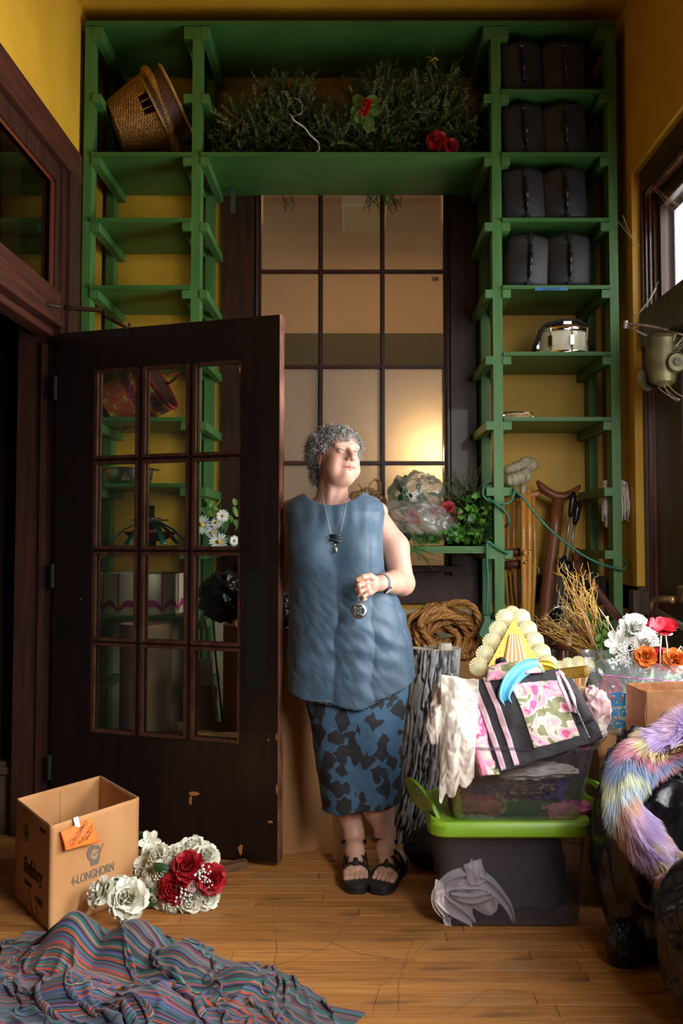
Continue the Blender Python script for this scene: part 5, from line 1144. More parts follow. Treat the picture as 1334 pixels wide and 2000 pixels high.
# white cloth hanging over the left side of the tubs
t = thing('white_cloth', 'crumpled off white cloth hanging over the left end of the tubs', 'cloth')
qpatch(P(862, 1322, 3.42), P(935, 1330, 3.40), P(925, 1530, 3.235), P(858, 1556, 3.235), 70, 90, crw, 'hanging_cloth', t, bulge=.03, wr=.022, wf=2.6, seed=3, fold=.004, ffr=1.3, n_dir=(0, -1, 0), edge=.02)
qpatch(P(846, 1336, 3.46), P(885, 1318, 3.46), P(880, 1450, 3.30), P(832, 1440, 3.34), 40, 50, crw, 'hanging_cloth', t, bulge=.02, wr=.014, wf=6, seed=9, fold=.005, ffr=1.4, n_dir=(0, -1, 0), edge=.02)
# trousers
denim = M('black_denim', C(66, 62, 66), C(44, 42, 46), (300, 300, 300), rough=.9); camo = mat_ramp('pink_camouflage', [(0, C(214, 96, 140)), (.40, C(236, 168, 190)), (.5, C(226, 206, 190)), (.585, C(142, 142, 104))], 13, .85, 2., dist=1.2)
pinks = M('pale_pink_satin', C(232, 196, 206), C(214, 172, 184), (20, 20, 20), rough=.5)
TL, TR, BR, BL = P(905, 1332, 3.50), P(1092, 1308, 3.52), P(1150, 1452, 3.30), P(968, 1514, 3.255)
t = thing('trousers', 'black denim trousers with pink camouflage patch and stripes, folded on the heap', 'trousers'); kw = dict(n_dir=(0, -1, .3), bulge=.035, wr=.006, wf=5, seed=1)
qpatch(TL, TR, BR, BL, 70, 60, denim, 'trouser_leg', t, thick=.008, **kw)
qpatch(TL, TR, BR, BL, 50, 50, camo, 'camouflage_patch', t, rect=(.44, .16, .93, .90), off=.007, thick=.003, label='pink camouflage patch', **kw)
for a, b in ((.06, .115), (.20, .255)): qpatch(TL, TR, BR, BL, 8, 60, pinks, 'side_stripe', t, rect=(a, .0, b, .99), off=.008, thick=.003, label='pale pink side stripe', **kw)
qpatch(P(878, 1326, 3.46), P(915, 1330, 3.49), P(976, 1512, 3.252), P(938, 1518, 3.245), 20, 60, camo, 'camouflage_panel', t, bulge=.01, wr=.006, n_dir=(0, -1, .3), off=.002, thick=.006, label='pink and green camouflage side panel')
qpatch(P(878, 1326, 3.46), P(884, 1326, 3.465), P(952, 1516, 3.246), P(940, 1518, 3.243), 6, 60, M('rose_pink_cloth', C(224, 130, 160), rough=.85), 'panel_edge', t, bulge=.01, wr=.006, n_dir=(0, -1, .3), off=.008, thick=.003)
qpatch(P(1080, 1312, 3.53), P(1118, 1330, 3.50), P(1178, 1440, 3.30), P(1148, 1455, 3.30), 24, 50, denim, 'waistband', t, bulge=.02, wr=.006, seed=4, n_dir=(0, -1, .3), thick=.012)
qpatch(P(1128, 1412, 3.36), P(1160, 1404, 3.34), P(1164, 1411, 3.33), P(1132, 1419, 3.35), 12, 4, M('denim_loop', C(60, 58, 62), rough=.9), 'belt_loop', t, n_dir=(0, -1, .3), off=.02, thick=.006)
qpatch(P(1088, 1316, 3.50), P(1091, 1316, 3.50), P(1152, 1452, 3.28), P(1149, 1453, 3.28), 4, 60, M('zip_metal', C(170, 170, 168), C(60, 60, 60), (200, 200, 200), rough=.4, metal=.6), 'zip', t, n_dir=(0, -1, .3), off=.03, thick=.003)
qpatch(P(955, 1305, 3.56), P(1050, 1296, 3.58), P(1064, 1318, 3.50), P(950, 1334, 3.48), 30, 16, camo, 'folded_cuff', t, bulge=.02, wr=.006, n_dir=(0, -1, .6), off=.01, thick=.008)
for pts in ([(1088, 1312), (1094, 1335), (1106, 1362), (1117, 1390)], [(1094, 1312), (1108, 1335), (1120, 1362), (1124, 1392)], [(1088, 1318), (1094, 1310), (1100, 1318)]):
    g = G(); g.tube([P(a, b, 3.45-.0012*(b-1312)) for a, b in pts], .0085, 6, flat=.25); g.build('pink_ribbon', pinks, t, True, label='pale pink ribbon tie')
def scarf(name, lab, pts, wds, mat, Yo, seed):
    t = thing(name, lab, 'cloth'); band(pts, wds, Yo, t, mat, 'scarf_fold', 20); return t
scarf('blue_scarf', 'sky blue cloth draped over the top of the trousers', [(1052, 1298, .06), (1030, 1300, .03), (1008, 1315, .0), (990, 1340, -.04), (982, 1362, -.055), (992, 1375, -.06), (1000, 1386, -.065)], [.02, .028, .03, .028, .022, .018, .012], M('sky_blue_cloth', C(112, 192, 220), C(92, 172, 206), (12, 12, 12), rough=.7), 3.46, 1)
scarf('yellow_scarf', 'yellow cloth between the blue cloth and the gold paper hat', [(1050, 1296, 0), (1065, 1300, -.01), (1080, 1306, -.02), (1090, 1312, -.02)], [.012, .022, .02, .008], M('yellow_cloth', C(236, 214, 90), rough=.75), 3.56, 2)
t = thing('black_tassel', 'small black fur tassel behind the trousers', 'tassel'); blob('tassel_hair', P(979, 1293, 3.56), (.016, .014, .014), MATS['black_cloth'], t, .012, 12, 5, 40, 26)
t = thing('pink_bundle', 'pale pink rolled garment at the right end of the upper tub', 'clothes'); blob('roll', P(1158, 1385, 3.50), (.055, .09, .075), M('blush_knit', C(238, 204, 206), C(222, 180, 184), (30, 30, 30), rough=.9), t, .018, 10, 6); blob('roll', P(1160, 1425, 3.42), (.04, .07, .04), crw, t, .014, 9, 7)
t = thing('tan_pouch', 'small tan cloth pouch behind the trousers waistband', 'pouch'); blob('pouch_body', P(1132, 1352, 3.56), (.045, .03, .02), M('tan_cloth', C(206, 158, 104), rough=.8), t, .01, 6, 8)
t = thing('red_cloth', 'small red cloth tucked under the waistband', 'cloth'); blob('fold', P(1142, 1460, 3.335), (.015, .015, .012), M('red_cloth', C(190, 30, 40), rough=.8), t, .004, 6, 8)
# ================= gold paper hats =================
gold = M('gold_glitter_paper', C(196, 152, 62), C(130, 96, 30), (260, 260, 260), rough=.35, metal=.6)
def stripes_mat(name, cols, n, coord='UV', rough=.7):
    m = bpy.data.materials.new(name); m.use_nodes = True; N = m.node_tree.nodes; L = m.node_tree.links; b = N['Principled BSDF']; b.inputs['Roughness'].default_value = rough
    tc = N.new('ShaderNodeTexCoord'); s = N.new('ShaderNodeSeparateXYZ'); L.new(tc.outputs[coord], s.inputs[0]); mu = N.new('ShaderNodeMath'); mu.operation = 'MULTIPLY'; mu.inputs[1].default_value = n; L.new(s.outputs[0], mu.inputs[0]); fr = N.new('ShaderNodeMath'); fr.operation = 'FRACT'; L.new(mu.outputs[0], fr.inputs[0])
    r = N.new('ShaderNodeValToRGB'); r.color_ramp.interpolation = 'CONSTANT'
    while len(r.color_ramp.elements) < len(cols): r.color_ramp.elements.new(.5)
    for e, (p, c) in zip(r.color_ramp.elements, cols): e.position = p; e.color = c
    L.new(fr.outputs[0], r.inputs[0]); L.new(r.outputs[0], b.inputs['Base Color']); MATS[name] = m; return m
ostr = stripes_mat('orange_striped_paper', [(0, C(220, 150, 84)), (.35, C(240, 222, 186)), (.5, C(150, 150, 130)), (.6, C(226, 150, 80)), (.85, C(250, 236, 206))], 2.5)
rosm = M('cream_rosette_paper', C(248, 240, 206), C(236, 222, 168), (40, 40, 40), rough=.7)
def rosette(p, r, par, z=(0, -1, .15)):
    n = 40; m_ = mt_at(p, z); g = G(); c = m_ @ Vector((0, 0, .006)); ring = [m_ @ Vector((r*(1+.03*math.sin(5*i))*math.cos(2*math.pi*i/n), r*math.sin(2*math.pi*i/n), .004*(1 if i % 2 else -1))) for i in range(n)]; ri = [m_ @ Vector((r*.2*math.cos(2*math.pi*i/n), r*.2*math.sin(2*math.pi*i/n), .006)) for i in range(n)]
    g.rings([ring, ri], False); g.f.append(tuple(n+i for i in range(n))); return g.build('rosette', rosm, par)
t = thing('paper_hat', 'gold glitter triangle hat edged with cream rosettes, striped in the middle', 'hat')
A, B, Cc = P(1003, 1208, 3.62), P(948, 1312, 3.56), P(1062, 1308, 3.56)
def tri(a, b, c, d0, d1): return G().rings([[a+Vector((0, d0, 0)), b+Vector((0, d0, 0)), c+Vector((0, d0, 0))], [a+Vector((0, d1, 0)), b+Vector((0, d1, 0)), c+Vector((0, d1, 0))]])
tri(A, B, Cc, 0, .012).build('gold_panel', gold, t)
qpatch(A.lerp(B, .3)+Vector((.012, -.006, 0)), A.lerp(Cc, .3)+Vector((-.012, -.006, 0)), P(1032, 1306, 3.552), P(980, 1308, 3.552), 10, 10, ostr, 'striped_panel', t, thick=.002)
for k in range(5): rosette(A.lerp(B, .06+.23*k)+Vector((-.022, .026+.003*k, .010)), .034, t, (0, -1, 0)); rosette(A.lerp(Cc, .06+.23*k)+Vector((.026, .026+.003*k, .010)), .034, t, (0, -1, 0))
rosette(A+Vector((0, .03, .014)), .030, t, (0, -1, 0))
t = thing('paper_hat', 'gold glitter hat with cream rosettes along its top, tipped behind the trousers', 'hat')
qpatch(P(1088, 1307, 3.72), P(1148, 1300, 3.70), P(1150, 1322, 3.68), P(1092, 1330, 3.70), 8, 8, gold, 'gold_panel', t, thick=.006)
qpatch(P(1106, 1328, 3.69), P(1149, 1322, 3.68), P(1140, 1352, 3.66), P(1122, 1352, 3.66), 8, 8, ostr, 'striped_panel', t, thick=.004, uvs=(.6, 1))
for k, (u, v) in enumerate(((1092, 1306), (1110, 1300), (1130, 1297), (1146, 1300))): rosette(P(u, v, 3.735), .030, t)
# ================= pedestal stand with glass basket =================
t = thing('pedestal_stand', 'turned dark wood pedestal stand behind the twigs', 'stand', (P(1096, 1240, 4.18).x, 4.18, 0)); zp = P(1096, 1232, 4.18).z; wal = M('walnut_turned', C(112, 62, 42), C(80, 42, 28), (20, 20, 20), rough=.3, coat=.3)
G().lathe([(.001, zp), (.125, zp), (.128, zp-.006), (.12, zp-.014), (.075, zp-.018), (.075, zp-.05), (.06, zp-.07), (.022, zp-.08), (.02, zp-.2), (.03, zp-.3), (.022, zp-.45), (.03, .12), (.02, .08), (.001, .06)], 48).build('table_top', wal, t, 35)
for k in range(3): a = R(90+120*k); G().tube([(.02*math.cos(a), .02*math.sin(a), .10), (.08*math.cos(a), .08*math.sin(a), .08), (.15*math.cos(a), .15*math.sin(a), .02), (.17*math.cos(a), .17*math.sin(a), .01)], [.016, .014, .012, .014], 10).build('leg', wal, t, True)
t = thing('glass_basket', 'small cut glass basket dish with arched handle on the pedestal stand', 'dish', (P(1096, 1240, 4.18).x+.0, 4.18, zp)); gls = mat_plastic('cut_glass', (.95, .95, .93, 1), C(226, 220, 200), .06, .12, .25)
G().lathe([(.001, .004), (.05, .002), (.062, .012), (.066, .026), (.07, .03), (.064, .028), (.058, .014), (.001, .010)], 40).build('dish', gls, t, True)
G().tube([(.066*math.cos(a), 0, .026+.075*math.sin(a)) for a in np.linspace(0, math.pi, 20)], .003, 8).build('handle', gls, t, True)
# ================= twigs and flowers =================
tw = M('golden_twig', C(206, 164, 76), C(160, 116, 44), (60, 60, 60), rough=.6); t = thing('twig_bundle', 'bundle of curly golden twigs fanning up from the flower bag', 'twigs'); q = random.Random(21); g = G()
def twig(a, b, r, seed):
    q_ = random.Random(seed); pts = []; n = 14; d = b-a; s = d.cross(Vector((0, 1, 0))).normalized()
    ph = q_.uniform(0, 6); am = q_.uniform(.006, .02)
    for i in range(n+1): f = i/n; pts.append(a+d*f+s*am*math.sin(ph+f*q_.uniform(6, 8))*f*1.4+Vector((0, .01*math.sin(5*f+ph), 0)))
    return pts, [r*(1-.65*i/n) for i in range(n+1)]
for k in range(64):
    a = P(q.uniform(1158, 1182), q.uniform(1275, 1300), q.uniform(3.78, 3.84))
    if k < 46: b = P(q.uniform(1085, 1165), q.uniform(1095, 1190), q.uniform(3.75, 3.95))
    else: b = P(q.uniform(1035, 1090), q.uniform(1195, 1235), q.uniform(3.75, 3.9))
    pts, rs = twig(a, b, .0026, k); g.tube(pts, rs, 5)
    if k % 2: m_ = pts[8]; p2, r2 = twig(m_, m_+(b-a)*.35+Vector((q.uniform(-.05, .05), 0, q.uniform(-.02, .04))), .0015, k+99); g.tube(p2, r2, 4)
g.build('twigs', tw, t, True, kind='stuff')
t = thing('dried_grass', 'pale pinkish dried grass blades among the golden twigs', 'grass'); pg_ = M('pinkish_dry_blade', C(214, 172, 140), C(190, 142, 110), (40, 40, 40), rough=.7)
for a, b, w_ in (((1170, 1280), (1120, 1165), .006), ((1162, 1290), (1140, 1170), .005), ((1200, 1235), (1165, 1180), .008), ((1196, 1240), (1158, 1195), .006), ((1150, 1240), (1118, 1150), .006)):
    g = G(); A_, B_ = P(*a, 3.76), P(*b, 3.78); g.tube([A_, A_.lerp(B_, .4)+Vector((.004, 0, 0)), A_.lerp(B_, .8), B_], [w_, w_, w_*.6, .0005], 6, flat=.3); g.build('blade', pg_, t, True)
t = thing('green_stems', 'green plant stems with buds between the twigs and white flowers', 'stems'); g = G()
for k in range(7): g.tube([P(1180+3*k, 1290, 3.80), P(1160+5*k, 1240, 3.8), P(1143+7*k, 1190+4*k, 3.8)], .004, 6)
g.build('stems', stemg, t, True); g = G()
for k in range(24): leafm(g, Matrix.Translation(P(rnd_in(1165, 1200), rnd_in(1235, 1280), 3.78)) @ Euler((rnd_in(0, 6), rnd_in(0, 6), rnd_in(0, 6))).to_matrix().to_4x4(), .04, .012)
g.build('leaves', leafg, t, True, kind='stuff')
t = thing('pale_rod', 'short pale wooden rod standing beside the flowers', 'rod'); G().tube([P(1186, 1203, 3.85), P(1184, 1290, 3.85)], .006, 8).build('shaft', pw, t, True)
def bloom(lab, u, v, Y, r, kind_, mat, z=(0, -1, .5), n=5, seed=0, leaves=0, grp=None, name='silk_flower'):
    t = thing(name, lab, 'flower', P(u, v, Y), group=grp); g = G(); m_ = mt_at((0, 0, 0), z)
    if kind_ == 'rose': rose(g, m_, r, seed)
    elif kind_ == 'lily':
        for i in range(6): add_petal(g, m_, L=r, W=r*.34, op=.9, curl=.7, r0=r*.05, az=2*math.pi*i/6+.1*(i % 2), cup=.5, ruf=r*.03)
    elif kind_ == 'poppy':
        for i in range(7): add_petal(g, m_, L=r*.9, W=r*.62, op=.75+.15*(i % 2), curl=.9, r0=r*.06, az=2*math.pi*i/7, cup=.3, ruf=r*.07, nu=9, nv=8, ph=i)
    elif kind_ == 'cluster':
        q_ = random.Random(seed)
        for i in range(n): daisy(g, mt_at((q_.gauss(0, r*.45), q_.gauss(0, r*.2), q_.gauss(0, r*.4)), (q_.uniform(-.8, .8), -1, q_.uniform(-.3, .9))), r*.42, 5, i, .5)
    g.build('petals', mat, t, True)
    if kind_ in ('rose', 'lily', 'poppy'):
        G().tube([m_ @ Vector((0, 0, 0)), m_ @ Vector((0, 0, -.5*r))+Vector((0, 0, -.01)), Vector((0, .02, -1.1*r))], .0025, 5).build('stem', stemg, t, True)
    for k in range(leaves):
        g = G(); leafm(g, Matrix.Translation(m_ @ Vector((0, 0, -.3*r))) @ Matrix.Rotation(2.4*k+seed, 4, 'Y') @ Matrix.Rotation(R(80), 4, 'X'), r*1.1, r*.35); g.build('leaf', MATS['dark_leaf'], t, True)
    return t
wp = whitepet; org = M('orange_petal', C(232, 140, 50), C(206, 96, 30), (40, 40, 40), rough=.6)
bloom('large white rose bloom above the clear zip bag', 1240, 1228, 3.66, .052, 'rose', wp, (0, -1, .5), seed=1, leaves=2)
bloom('white ruffled bloom beside the red poppy', 1262, 1258, 3.62, .045, 'rose', wp, (.2, -1, .4), seed=2)
bloom('open white lily left of the large white rose', 1208, 1256, 3.62, .05, 'lily', wp, (-.4, -1, .3), seed=3, leaves=3)
bloom('white blossom cluster over the zip bag edge', 1222, 1280, 3.56, .045, 'cluster', wp, n=9, seed=4)
bloom('white blossom cluster below the large white rose', 1248, 1272, 3.57, .04, 'cluster', wp, n=8, seed=5)
bloom('crinkled red poppy held up by a wire stem', 1293, 1232, 3.52, .058, 'poppy', M('poppy_red', C(222, 24, 54), C(196, 12, 36), (30, 30, 30), rough=.55), (.0, -.5, 1), seed=6)
bloom('orange bloom in front of the white blossoms', 1262, 1282, 3.53, .036, 'rose', org, seed=7)
bloom('orange bloom near the right frame edge', 1318, 1290, 3.5, .04, 'rose', org, seed=8)
bloom('small red bloom beside the orange one', 1288, 1284, 3.54, .034, 'rose', redm, seed=9)
bloom('second orange bloom partly behind the red one', 1300, 1288, 3.56, .034, 'rose', org, (.3, -1, .2), seed=10)
bloom('white carnation behind the red poppy', 1256, 1238, 3.74, .045, 'rose', wp, (0, -1, .7), seed=11)
t = thing('wire_stand', 'thin white wire stems rising through the flowers under the poppy', 'wire'); g = G()
for p_ in ([(1289, 1300), (1290, 1245), (1293, 1232)], [(1304, 1300), (1303, 1262), (1300, 1240)], [(1322, 1300), (1320, 1275), (1330, 1262), (1336, 1270)]): g.tube([P(a, b, 3.50) for a, b in p_], .0022, 6)
g.lathe([(.026, .0), (.03, .004), (.026, .008)], 24, Matrix.Translation(P(1297, 1240, 3.5))); g.build('wire', M('white_wire', C(226, 222, 210), rough=.4), t, True)
# ================= zip bag, paper bag, cartons =================
t = thing('zip_bag', 'big clear zip bag full of flowers behind the paper bag', 'bag'); zb = mat_plastic('zip_bag_film', (.92, .95, .97, 1), C(196, 206, 214), .2, .34, .07)
a_, b_, c_, d_ = P(1142, 1283, 3.60), P(1350, 1302, 3.46), P(1345, 1445, 3.46), P(1180, 1440, 3.56)
qpatch(a_, b_, c_, d_, 80, 60, zb, 'front_film', t, bulge=.05, wr=.016, wf=6, seed=2, n_dir=(0, -1, 0), thick=0)
qpatch(a_+Vector((.02, .16, .01)), b_+Vector((0, .2, .02)), c_+Vector((0, .18, 0)), d_+Vector((.02, .16, 0)), 50, 40, zb, 'back_film', t, bulge=-.02, wr=.014, wf=6, seed=5, n_dir=(0, -1, 0), thick=0)
qpatch(a_, b_, c_, d_, 60, 3, M('pink_zip_line', C(196, 140, 196), rough=.4), 'zip_line', t, bulge=.05, wr=.016, wf=6, seed=2, rect=(.12, .2, 1, .215), off=.003, n_dir=(0, -1, 0), thick=.001)
inkb = M('blue_print', C(30, 132, 190), rough=.5)
def on_plane(a, b, d, u, v, off=.01):
    ex = (Vector(b)-Vector(a)).normalized(); ey = (Vector(a)-Vector(d)); ey = (ey-ex*ey.dot(ex)).normalized(); ez = ex.cross(ey)
    o = Vector(a)+(Vector(b)-Vector(a))*u+(Vector(d)-Vector(a))*v+ez*off; return Matrix(((ex.x, ey.x, ez.x, o.x), (ex.y, ey.y, ez.y, o.y), (ex.z, ey.z, ez.z, o.z), (0, 0, 0, 1)))
rl = Matrix.Rotation(R(8), 4, 'Z')
text_mesh('lettering', 'Ziploc', .062, inkb, t, matrix=on_plane(a_, b_, d_, .17, .50, .06) @ rl, shear=.2, align='LEFT', offset=.002)
text_mesh('lettering', 'BIG BAG', .034, inkb, t, matrix=on_plane(a_, b_, d_, .15, .66, .06) @ rl, align='LEFT', offset=.0015)
text_mesh('lettering', 'GRAND', .034, inkb, t, matrix=on_plane(a_, b_, d_, .15, .80, .055) @ rl, align='LEFT', offset=.0015)
t = thing('bagged_foliage', 'green and pink silk flowers packed inside the zip bag', 'foliage'); g = G(); q = random.Random(31)
for k in range(60): leafm(g, Matrix.Translation(P(q.uniform(1175, 1330), q.uniform(1300, 1425), q.uniform(3.56, 3.64))) @ Euler((q.uniform(0, 6), q.uniform(0, 6), q.uniform(0, 6))).to_matrix().to_4x4(), .06, .02)
g.build('leaves', leafg, t, True, kind='stuff'); g = G(); rose(g, mt_at(P(1192, 1340, 3.58), (0, -1, 0)), .035, 3); rose(g, mt_at(P(1214, 1360, 3.58), (0, -1, 0)), .03, 4); g.build('pink_blooms', MATS['pink_petal'], t, True)
t = thing('paper_bag', 'open brown paper bag with handwriting on its front', 'bag'); pbm = M('brown_paper', C(196, 140, 96), C(176, 118, 76), (5, 5, 5), rough=.75, bump=.001, bscale=(30, 30, 30))
fa, fb, fc, fd = P(1262, 1350, 3.27), P(1400, 1344, 3.21), P(1400, 1470, 3.21), P(1262, 1478, 3.27); la, ld = P(1226, 1335, 3.44), P(1224, 1430, 3.44)
ra = fb+(la-fa); rd_ = fc+(ld-fd)
for n_, (A_, B_, C_, D_) in enumerate(((fa, fb, fc, fd), (la, fa, fd, ld), (la, ra, rd_, ld), (ra, fb, fc, rd_))): qpatch(A_, B_, C_, D_, 50, 36, pbm, 'bag_panel', t, wr=.004 if n_ else .0025, wf=4, seed=n_+2, thick=.002, n_dir=(0, -1, 0))
ink = MATS['black_ink']
def scrib(par, M4, strokes, r=.0011, name='handwriting', mat=ink):
    g = G()
    for s in strokes:
        pts = [M4 @ Vector((x, y, 0)) for x, y in s]; n = len(pts)
        if n > 2:
            o = []
            for i in range(n-1):
                p0 = pts[max(i-1, 0)]; p1 = pts[i]; p2 = pts[i+1]; p3 = pts[min(i+2, n-1)]
                for f in (0, .25, .5, .75): o.append(.5*((2*p1)+(p2-p0)*f+(2*p0-5*p1+4*p2-p3)*f*f+(3*p1-p0-3*p2+p3)*f**3))
            pts = o+[pts[-1]]
        g.tube(pts, r, 4)
    return g.build(name, mat, par)
LET = {'C': [[(.9, .85), (.6, 1), (.2, .8), (0, .45), (.15, .1), (.5, 0), (.9, .15)]], 'h': [[(.1, 0), (.15, 1), (.15, .45), (.4, .55), (.55, .4), (.6, 0)]], 'a': [[(.55, .45), (.3, .5), (.05, .25), (.25, 0), (.5, .2), (.55, .45), (.6, .05), (.75, .1)]], 'r': [[(.1, .45), (.12, 0), (.15, .3), (.35, .5), (.55, .42)]], 's': [[(.5, .45), (.25, .5), (.15, .35), (.45, .2), (.3, 0), (.05, .05)]], 'o': [[(.3, .5), (.05, .25), (.3, 0), (.55, .25), (.3, .5), (.6, .45)]], 't': [[(.25, .9), (.2, .1), (.4, 0)], [(.05, .55), (.5, .6)]], 'u': [[(.05, .45), (.1, .05), (.35, .05), (.5, .45), (.55, 0)]], 'm': [[(.05, 0), (.1, .45), (.3, .45), (.3, 0), (.5, .48), (.55, 0)]], 'e': [[(.05, .25), (.5, .3), (.3, .5), (.05, .25), (.25, 0), (.55, .1)]], 'H': [[(.1, 1), (.1, 0)], [(.6, 1), (.6, 0)], [(.1, .5), (.6, .5)]], '-': [[(.1, .3), (.5, .3)]], 'w': [[(.05, .45), (.15, 0), (.3, .35), (.45, 0), (.6, .45)]], 'i': [[(.2, .45), (.2, 0)]], 'g': [[(.5, .45), (.2, .5), (.05, .25), (.3, .1), (.5, .4), (.45, -.3), (.1, -.3)]], 'k': [[(.1, .9), (.1, 0)], [(.5, .5), (.12, .25), (.5, 0)]], 'N': [[(.1, 0), (.1, 1), (.6, 0), (.6, 1)]], 'l': [[(.2, .95), (.15, 0)]]}
def write(par, M4, txt, size, r, sp=.75, name='handwriting', mat=ink):
    x = 0; st = []
    for ch in txt:
        if ch != ' ':
            for s in LET[ch]: st.append([(x+a*size, b*size) for a, b in s])
        x += size*(1.05 if ch in 'CH' else sp)
    return scrib(par, M4, st, r, name, mat)
write(t, on_plane(fa, fb, fd, .22, .47, .006), 'Charlotte', .032, .0012, .7); write(t, on_plane(fa, fb, fd, .25, .86, .006), 'Na', .032, .0012)
t = thing('carton', 'brown cardboard carton under the paper bag and zip bag', 'box', (0, 0, 0)); zc = P(1200, 1428, 3.60).z
G().box((.84, 3.46, .001), (1.235, 3.78, zc), bev=.004).build('carton_wall', kraft, t)
qpatch(P(1160, 1428, 3.42), P(1215, 1440, 3.40), P(1250, 1475, 3.36), P(1170, 1480, 3.38), 6, 6, kraft, 'carton_flap', t, thick=.004)
t = thing('blue_cloth', 'scrap of navy blue cloth under the paper bag', 'cloth'); blob('fold', P(1234, 1442, 3.31), (.02, .02, .012), M('navy_cloth', C(28, 50, 110), rough=.7), t, .006, 6, 3, 40, 24)
t = thing('black_box', 'black folded cover standing at the right edge behind the fur', 'box'); G().box((1.02, 3.10, .50), (1.22, 3.30, .66), bev=.01).build('cover', blkg, t)
# ================= black bin bags =================
bagm = M('black_bin_bag', C(18, 18, 20), C(26, 26, 28), (6, 6, 6), rough=.28, bump=.004, bscale=(26, 26, 12), spec=.6)
t = thing('bin_bag', 'full black bin bag with knotted top under the coloured fur', 'bag'); blob('bag_film', (.98, 3.13, .30), (.225, .22, .325), bagm, t, .04, 8, 3, 150, 110, sq=.8, base=.002, fine=.4); blob('bag_film', (.90, 3.12, .56), (.10, .10, .10), bagm, t, .05, 9, 4, 80, 60)
blob('bag_film', PZ(1210, 1890)+Vector((.02, .03, .05)), (.05, .05, .075), bagm, t, .015, 8, 6, 70, 50, base=.002)
t = thing('bin_bag', 'second black bin bag nearest the viewer on the right', 'bag'); blob('bag_film', (1.03, 2.66, .20), (.215, .21, .225), bagm, t, .04, 8, 7, 150, 110, sq=.85, base=.002, fine=.4)
t = thing('bin_bag', 'black bin bag behind the coloured fur beside the street door', 'bag'); blob('bag_film', (1.13, 3.26, .42), (.12, .14, .18), bagm, t, .035, 8, 9, 110, 80)
t = thing('bin_bag', 'crumpled black plastic bag resting on the wide tube behind the door', 'bag'); blob('bag_film', P(440, 1165, 4.36), (.115, .10, .105), bagm, t, .028, 9, 10, 100, 70)
blob('bag_film', P(548, 1190, 4.2), (.05, .08, .07), bagm, t, .03, 9, 11, 60, 40)
t = thing('purple_cloth', 'scrap of purple cloth on the wide tube beside the arm of the woman', 'cloth'); blob('fold', P(553, 1214, 4.06), (.03, .02, .02), M('purple_velvet', C(86, 40, 140), rough=.7), t, .012, 8, 4, 40, 26)
t = thing('cable_ring', 'black cable loop at the lower right edge of the fur', 'cable'); G().tube([P(1322+14*math.cos(a), 1692+18*math.sin(a), 2.82) for a in np.linspace(0, 6.28, 24)], .004, 8).build('loop', blkg, t, True)
# ================= rainbow fur boa =================
bp_ = [(1400, 1400, 3.02), (1345, 1432, 3.02), (1300, 1455, 3.0), (1252, 1478, 2.98), (1222, 1515, 2.96), (1218, 1560, 2.93), (1238, 1605, 2.90), (1268, 1648, 2.87), (1310, 1690, 2.84), (1370, 1730, 2.8)]
path = np.array(cpath([(a, b) for a, b, _ in bp_], [y_ for _, _, y_ in bp_])); seg = np.linalg.norm(np.diff(path, axis=0), axis=1); cum = np.r_[0, np.cumsum(seg)]; Ltot = cum[-1]
t = thing('fur_boa', 'long pastel rainbow faux fur boa lying over the black bags', 'boa')
pal = np.array([C(238, 206, 230)[:3], C(206, 180, 226)[:3], C(246, 228, 180)[:3], C(236, 170, 186)[:3], C(166, 186, 222)[:3], C(236, 238, 206)[:3], C(212, 226, 236)[:3], C(238, 194, 170)[:3]])
n = 36000; s_ = rng.uniform(0, Ltot, n); an = rng.uniform(0, 2*np.pi, n)
cp_ = np.stack([np.interp(s_, cum, path[:, k]) for k in range(3)], 1); tn = np.stack([np.interp(s_+.01, cum, path[:, k])-np.interp(s_-.01, cum, path[:, k]) for k in range(3)], 1); tn /= np.linalg.norm(tn, axis=1)[:, None]+1e-9
e1 = np.cross(tn, [0, 1, 0]); e1 /= np.linalg.norm(e1, axis=1)[:, None]; e2 = np.cross(e1, tn); rd = e1*np.cos(an)[:, None]+e2*np.sin(an)[:, None]
rc0 = .036; root = cp_+rd*rc0*.9; grain_ = np.stack([fbm(s_*6, np.cos(an)*.8+k*3.3, 2) for k in range(3)], 1)
dr = rd*.95+tn*.3+grain_*1.1+np.array([0, 0, -.3]); dr /= np.linalg.norm(dr, axis=1)[:, None]; ln = rng.uniform(.035, .065, n)
mid = root+dr*(ln*.55)[:, None]; tip = root+dr*ln[:, None]+grain_*.012+np.array([0, 0, -.008]); sd = np.cross(dr, [0, -1, 0.2]); sd /= np.linalg.norm(sd, axis=1)[:, None]+1e-9; wv_ = .0011
V = np.stack([root-sd*wv_, root+sd*wv_, mid+sd*wv_*.8, mid-sd*wv_*.8, tip], 1).reshape(-1, 3); b0 = np.arange(n)*5
Fc = np.concatenate([np.stack([b0, b0+1, b0+2, b0+3], 1), np.stack([b0+3, b0+2, b0+4, b0+4], 1)])
cn = (s_*15+1.6*fbm(s_*8+np.sin(an)*.8, np.cos(an)*1.0, 2, 3)+.9*np.sin(an+s_*5)); ci = np.floor(cn*1.0).astype(int) % len(pal); fr_ = (cn % 1)[:, None]; cc = pal[ci]*(1-np.clip(fr_*3-1.5, 0, 1))+pal[(ci+1) % len(pal)]*np.clip(fr_*3-1.5, 0, 1); cc = cc*rng.uniform(.8, 1.1, (n, 1)); 
Ft = np.stack([b0+3, b0+2, b0+4], 1)
furm = mat_attr('pastel_fur', .8)
npmesh('fur', V, Fc[:n], furm, t, False, np.clip(np.repeat(cc, 5, 0), 0, 1), kind='stuff'); npmesh('fur_tips', V, Ft, furm, t, False, np.clip(np.repeat(cc*1.05, 5, 0), 0, 1), kind='stuff')
